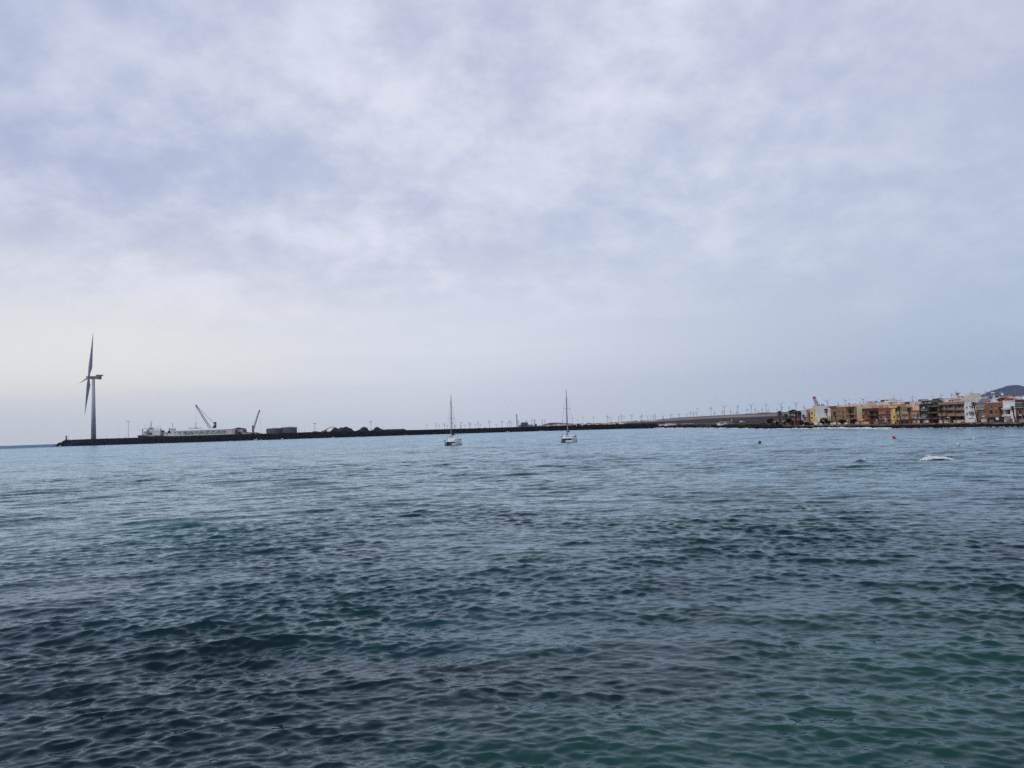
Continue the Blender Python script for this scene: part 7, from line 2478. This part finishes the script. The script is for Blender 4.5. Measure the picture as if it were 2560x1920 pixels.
for i, (x, y0, y1, w_, st_, m_, lb) in enumerate(((2047, 1010.8, 1014.8, 2.6, 5, dark_steel, 'left dark rooftop unit on top of the big white wall'), (2052.6, 1010.4, 1015, 2.8, 5, dark_steel, 'middle dark rooftop unit on top of the big white wall'), (2057.4, 1011, 1015, 2.8, 5, dark_steel, 'right dark rooftop unit on top of the big white wall'),
        (2091.8, 1011.8, 1017.6, 3.8, 3, white_w, 'white vase shaped cistern on the left part of the brown block roof'), (2121, 1007.8, 1010.4, 4, 7, grey_b, 'low grey roof unit on the long pinkish white house'), (2137, 1008.4, 1010.4, 2.4, 7, grey_b, 'small roof unit right of the middle of the pinkish white house'), (2146, 1007, 1010, 2, 9, cream_w, 'left cream roof urn behind the pinkish white house'), (2150, 1007, 1010, 2, 9, cream_w, 'right cream roof urn behind the pinkish white house'),
        (2189, 1002.6, 1007, 2.6, 12, dark_steel, 'dark roof tank left of the large white house'), (2220.6, 1001.8, 1004, 2.6, 14, steel, 'small grey tank right of the cream box room'), (2297.4, 998.6, 1004, 6, 7, mat('roof_hut_grey', (.1, .1, .1)), 'dark pitched hut over the pink house'), (2388, 985.2, 989, 2.2, 5, pinkwh, 'small chimney left of the satellite dish'),
        (2456, 987, 991.5, 4, 7, mat('terracotta', (.40, .16, .08)), 'terracotta drum on the cluttered roof'), (2470, 989.6, 996.6, 5, 8, concrete, 'round concrete water tank on the cluttered roof'), (2476, 990.6, 996.6, 4, 8, dark_steel, 'dark water tank on the cluttered roof'), (2490, 990.4, 995, 6, 8, dark_steel, 'long dark tank right of the mushroom ventilator'), (2533.6, 985.6, 992, 3, 8, dark_steel, 'dark chimney before the tall white antenna'), (2408, 1000.2, 1003, 3, 5, grey_b, 'small grey unit at the right end of the penthouse'))):
    a, b_, c, d_ = rect(x - w_ / 2, y0, x + w_ / 2, y1, st_)
    o = thing('roof_tank' if w_ > 2.1 else 'roof_unit', lb, 'roof unit', FP((a + b_) / 2, st_, c), F_ANG)
    q = MB()
    um = (a + b_) / 2
    px_w = w_ * FP(um, st_, 0).y / F_PX
    cc = FP(um, st_ + px_w / 2, c)
    if 'round' in lb or 'vase' in lb or 'urn' in lb or 'drum' in lb:
        h_ = d_ - c
        prof_ = [(px_w * .28, 0), (px_w * .3, h_ * .3), (px_w * .5, h_ * .55), (px_w * .5, h_ * .9), (px_w * .3, h_)] if 'round' not in lb else [(px_w * .5, 0), (px_w * .5, h_ * .85), (px_w * .3, h_)]
        lathe(q, cc, prof_, 14).build('body', m_, o)
    else:
        e = px_w * .5
        q.box(cc.x - e, cc.y - e, c, cc.x + e, cc.y + e, d_ - .1)
        q.build('body', m_, o)
        q = MB()
        q.box(cc.x - e * 1.1, cc.y - e * 1.1, d_ - .1, cc.x + e * 1.1, cc.y + e * 1.1, d_)
        q.build('lid', steel, o)

# mobile crane boom behind the yellow house
o = thing('mobile_crane', 'crane jib with red and white tip and blue base behind the yellow house', 'crane', Vector((FL(2045, 1016, 40).x, FL(2045, 1016, 40).y, 1.3)))
d = FL(2045, 1016, 40).y
mb = MB()
lattice(mb, at(2035.6, 994, d), at(2040, 1008, d), 1.15, 1.35, .10, 5)
mb.build('tip_section', mat('crane_red', (.40, .02, .03)), o)
lattice(MB(), at(2034.6, 992, d), at(2036.2, 996.6, d), 1.5, 1.2, .16, 2) if False else None
q = MB()
lattice(q, at(2034.2, 991.8, d), at(2036.6, 997, d), .9, 1.3, .22, 2)
q.build('red_head', mat('crane_red', (.40, .02, .03)), o)
q = MB()
lattice(q, at(2037.2, 999, d), at(2038.6, 1004.4, d), 1.0, 1.1, .14, 2)
q.build('white_section', mat('crane_white', (.7, .6, .62)), o)
q = MB()
lattice(q, at(2039.4, 1004, d), at(2045.6, 1025, d), 1.5, 1.7, .12, 7)
q.build('boom', mat('crane_pale_blue', (.16, .26, .38)), o)
MB().tube([at(2041.0, 1004, d), at(2045.4, 1020, d)], .16, 6).build('ram', dark_steel, o)
c = at(2046, 1040, d)
MB().box(c.x - 4, c.y - 1.2, 1.3, c.x + 4, c.y + 1.2, 3.0).build('carrier', yellow_w, o)
MB().tube([Vector((at(2045.6, 1025, d).x, d, at(2045.6, 1025, d).z)), Vector((c.x, c.y, 3.0))], .5, 8).build('boom_foot', mat('crane_pale_blue', (.16, .26, .38)), o)

# ================================================================== THE AIR
hm = bpy.data.materials.new('sea_haze')
hm.use_nodes = True
hm.node_tree.nodes.clear()
t = NT(hm.node_tree)
mo = t.n('ShaderNodeOutputMaterial')
pv = t.n('ShaderNodeVolumePrincipled')
pv.inputs['Color'].default_value = (0.44, 0.62, 1.0, 1)
pv.inputs['Density'].default_value = 0.000027
pv.inputs['Anisotropy'].default_value = 0.0
t.l(pv.outputs[0], mo.inputs['Volume'])
if True:
    mb = MB()
    mb.box(-13800, -13600, -6, 13800, 13800, 760)
    single(mb, 'haze', hm, 'thin blue sea haze over the whole bay', None, (0, 0, 0), kind='stuff')
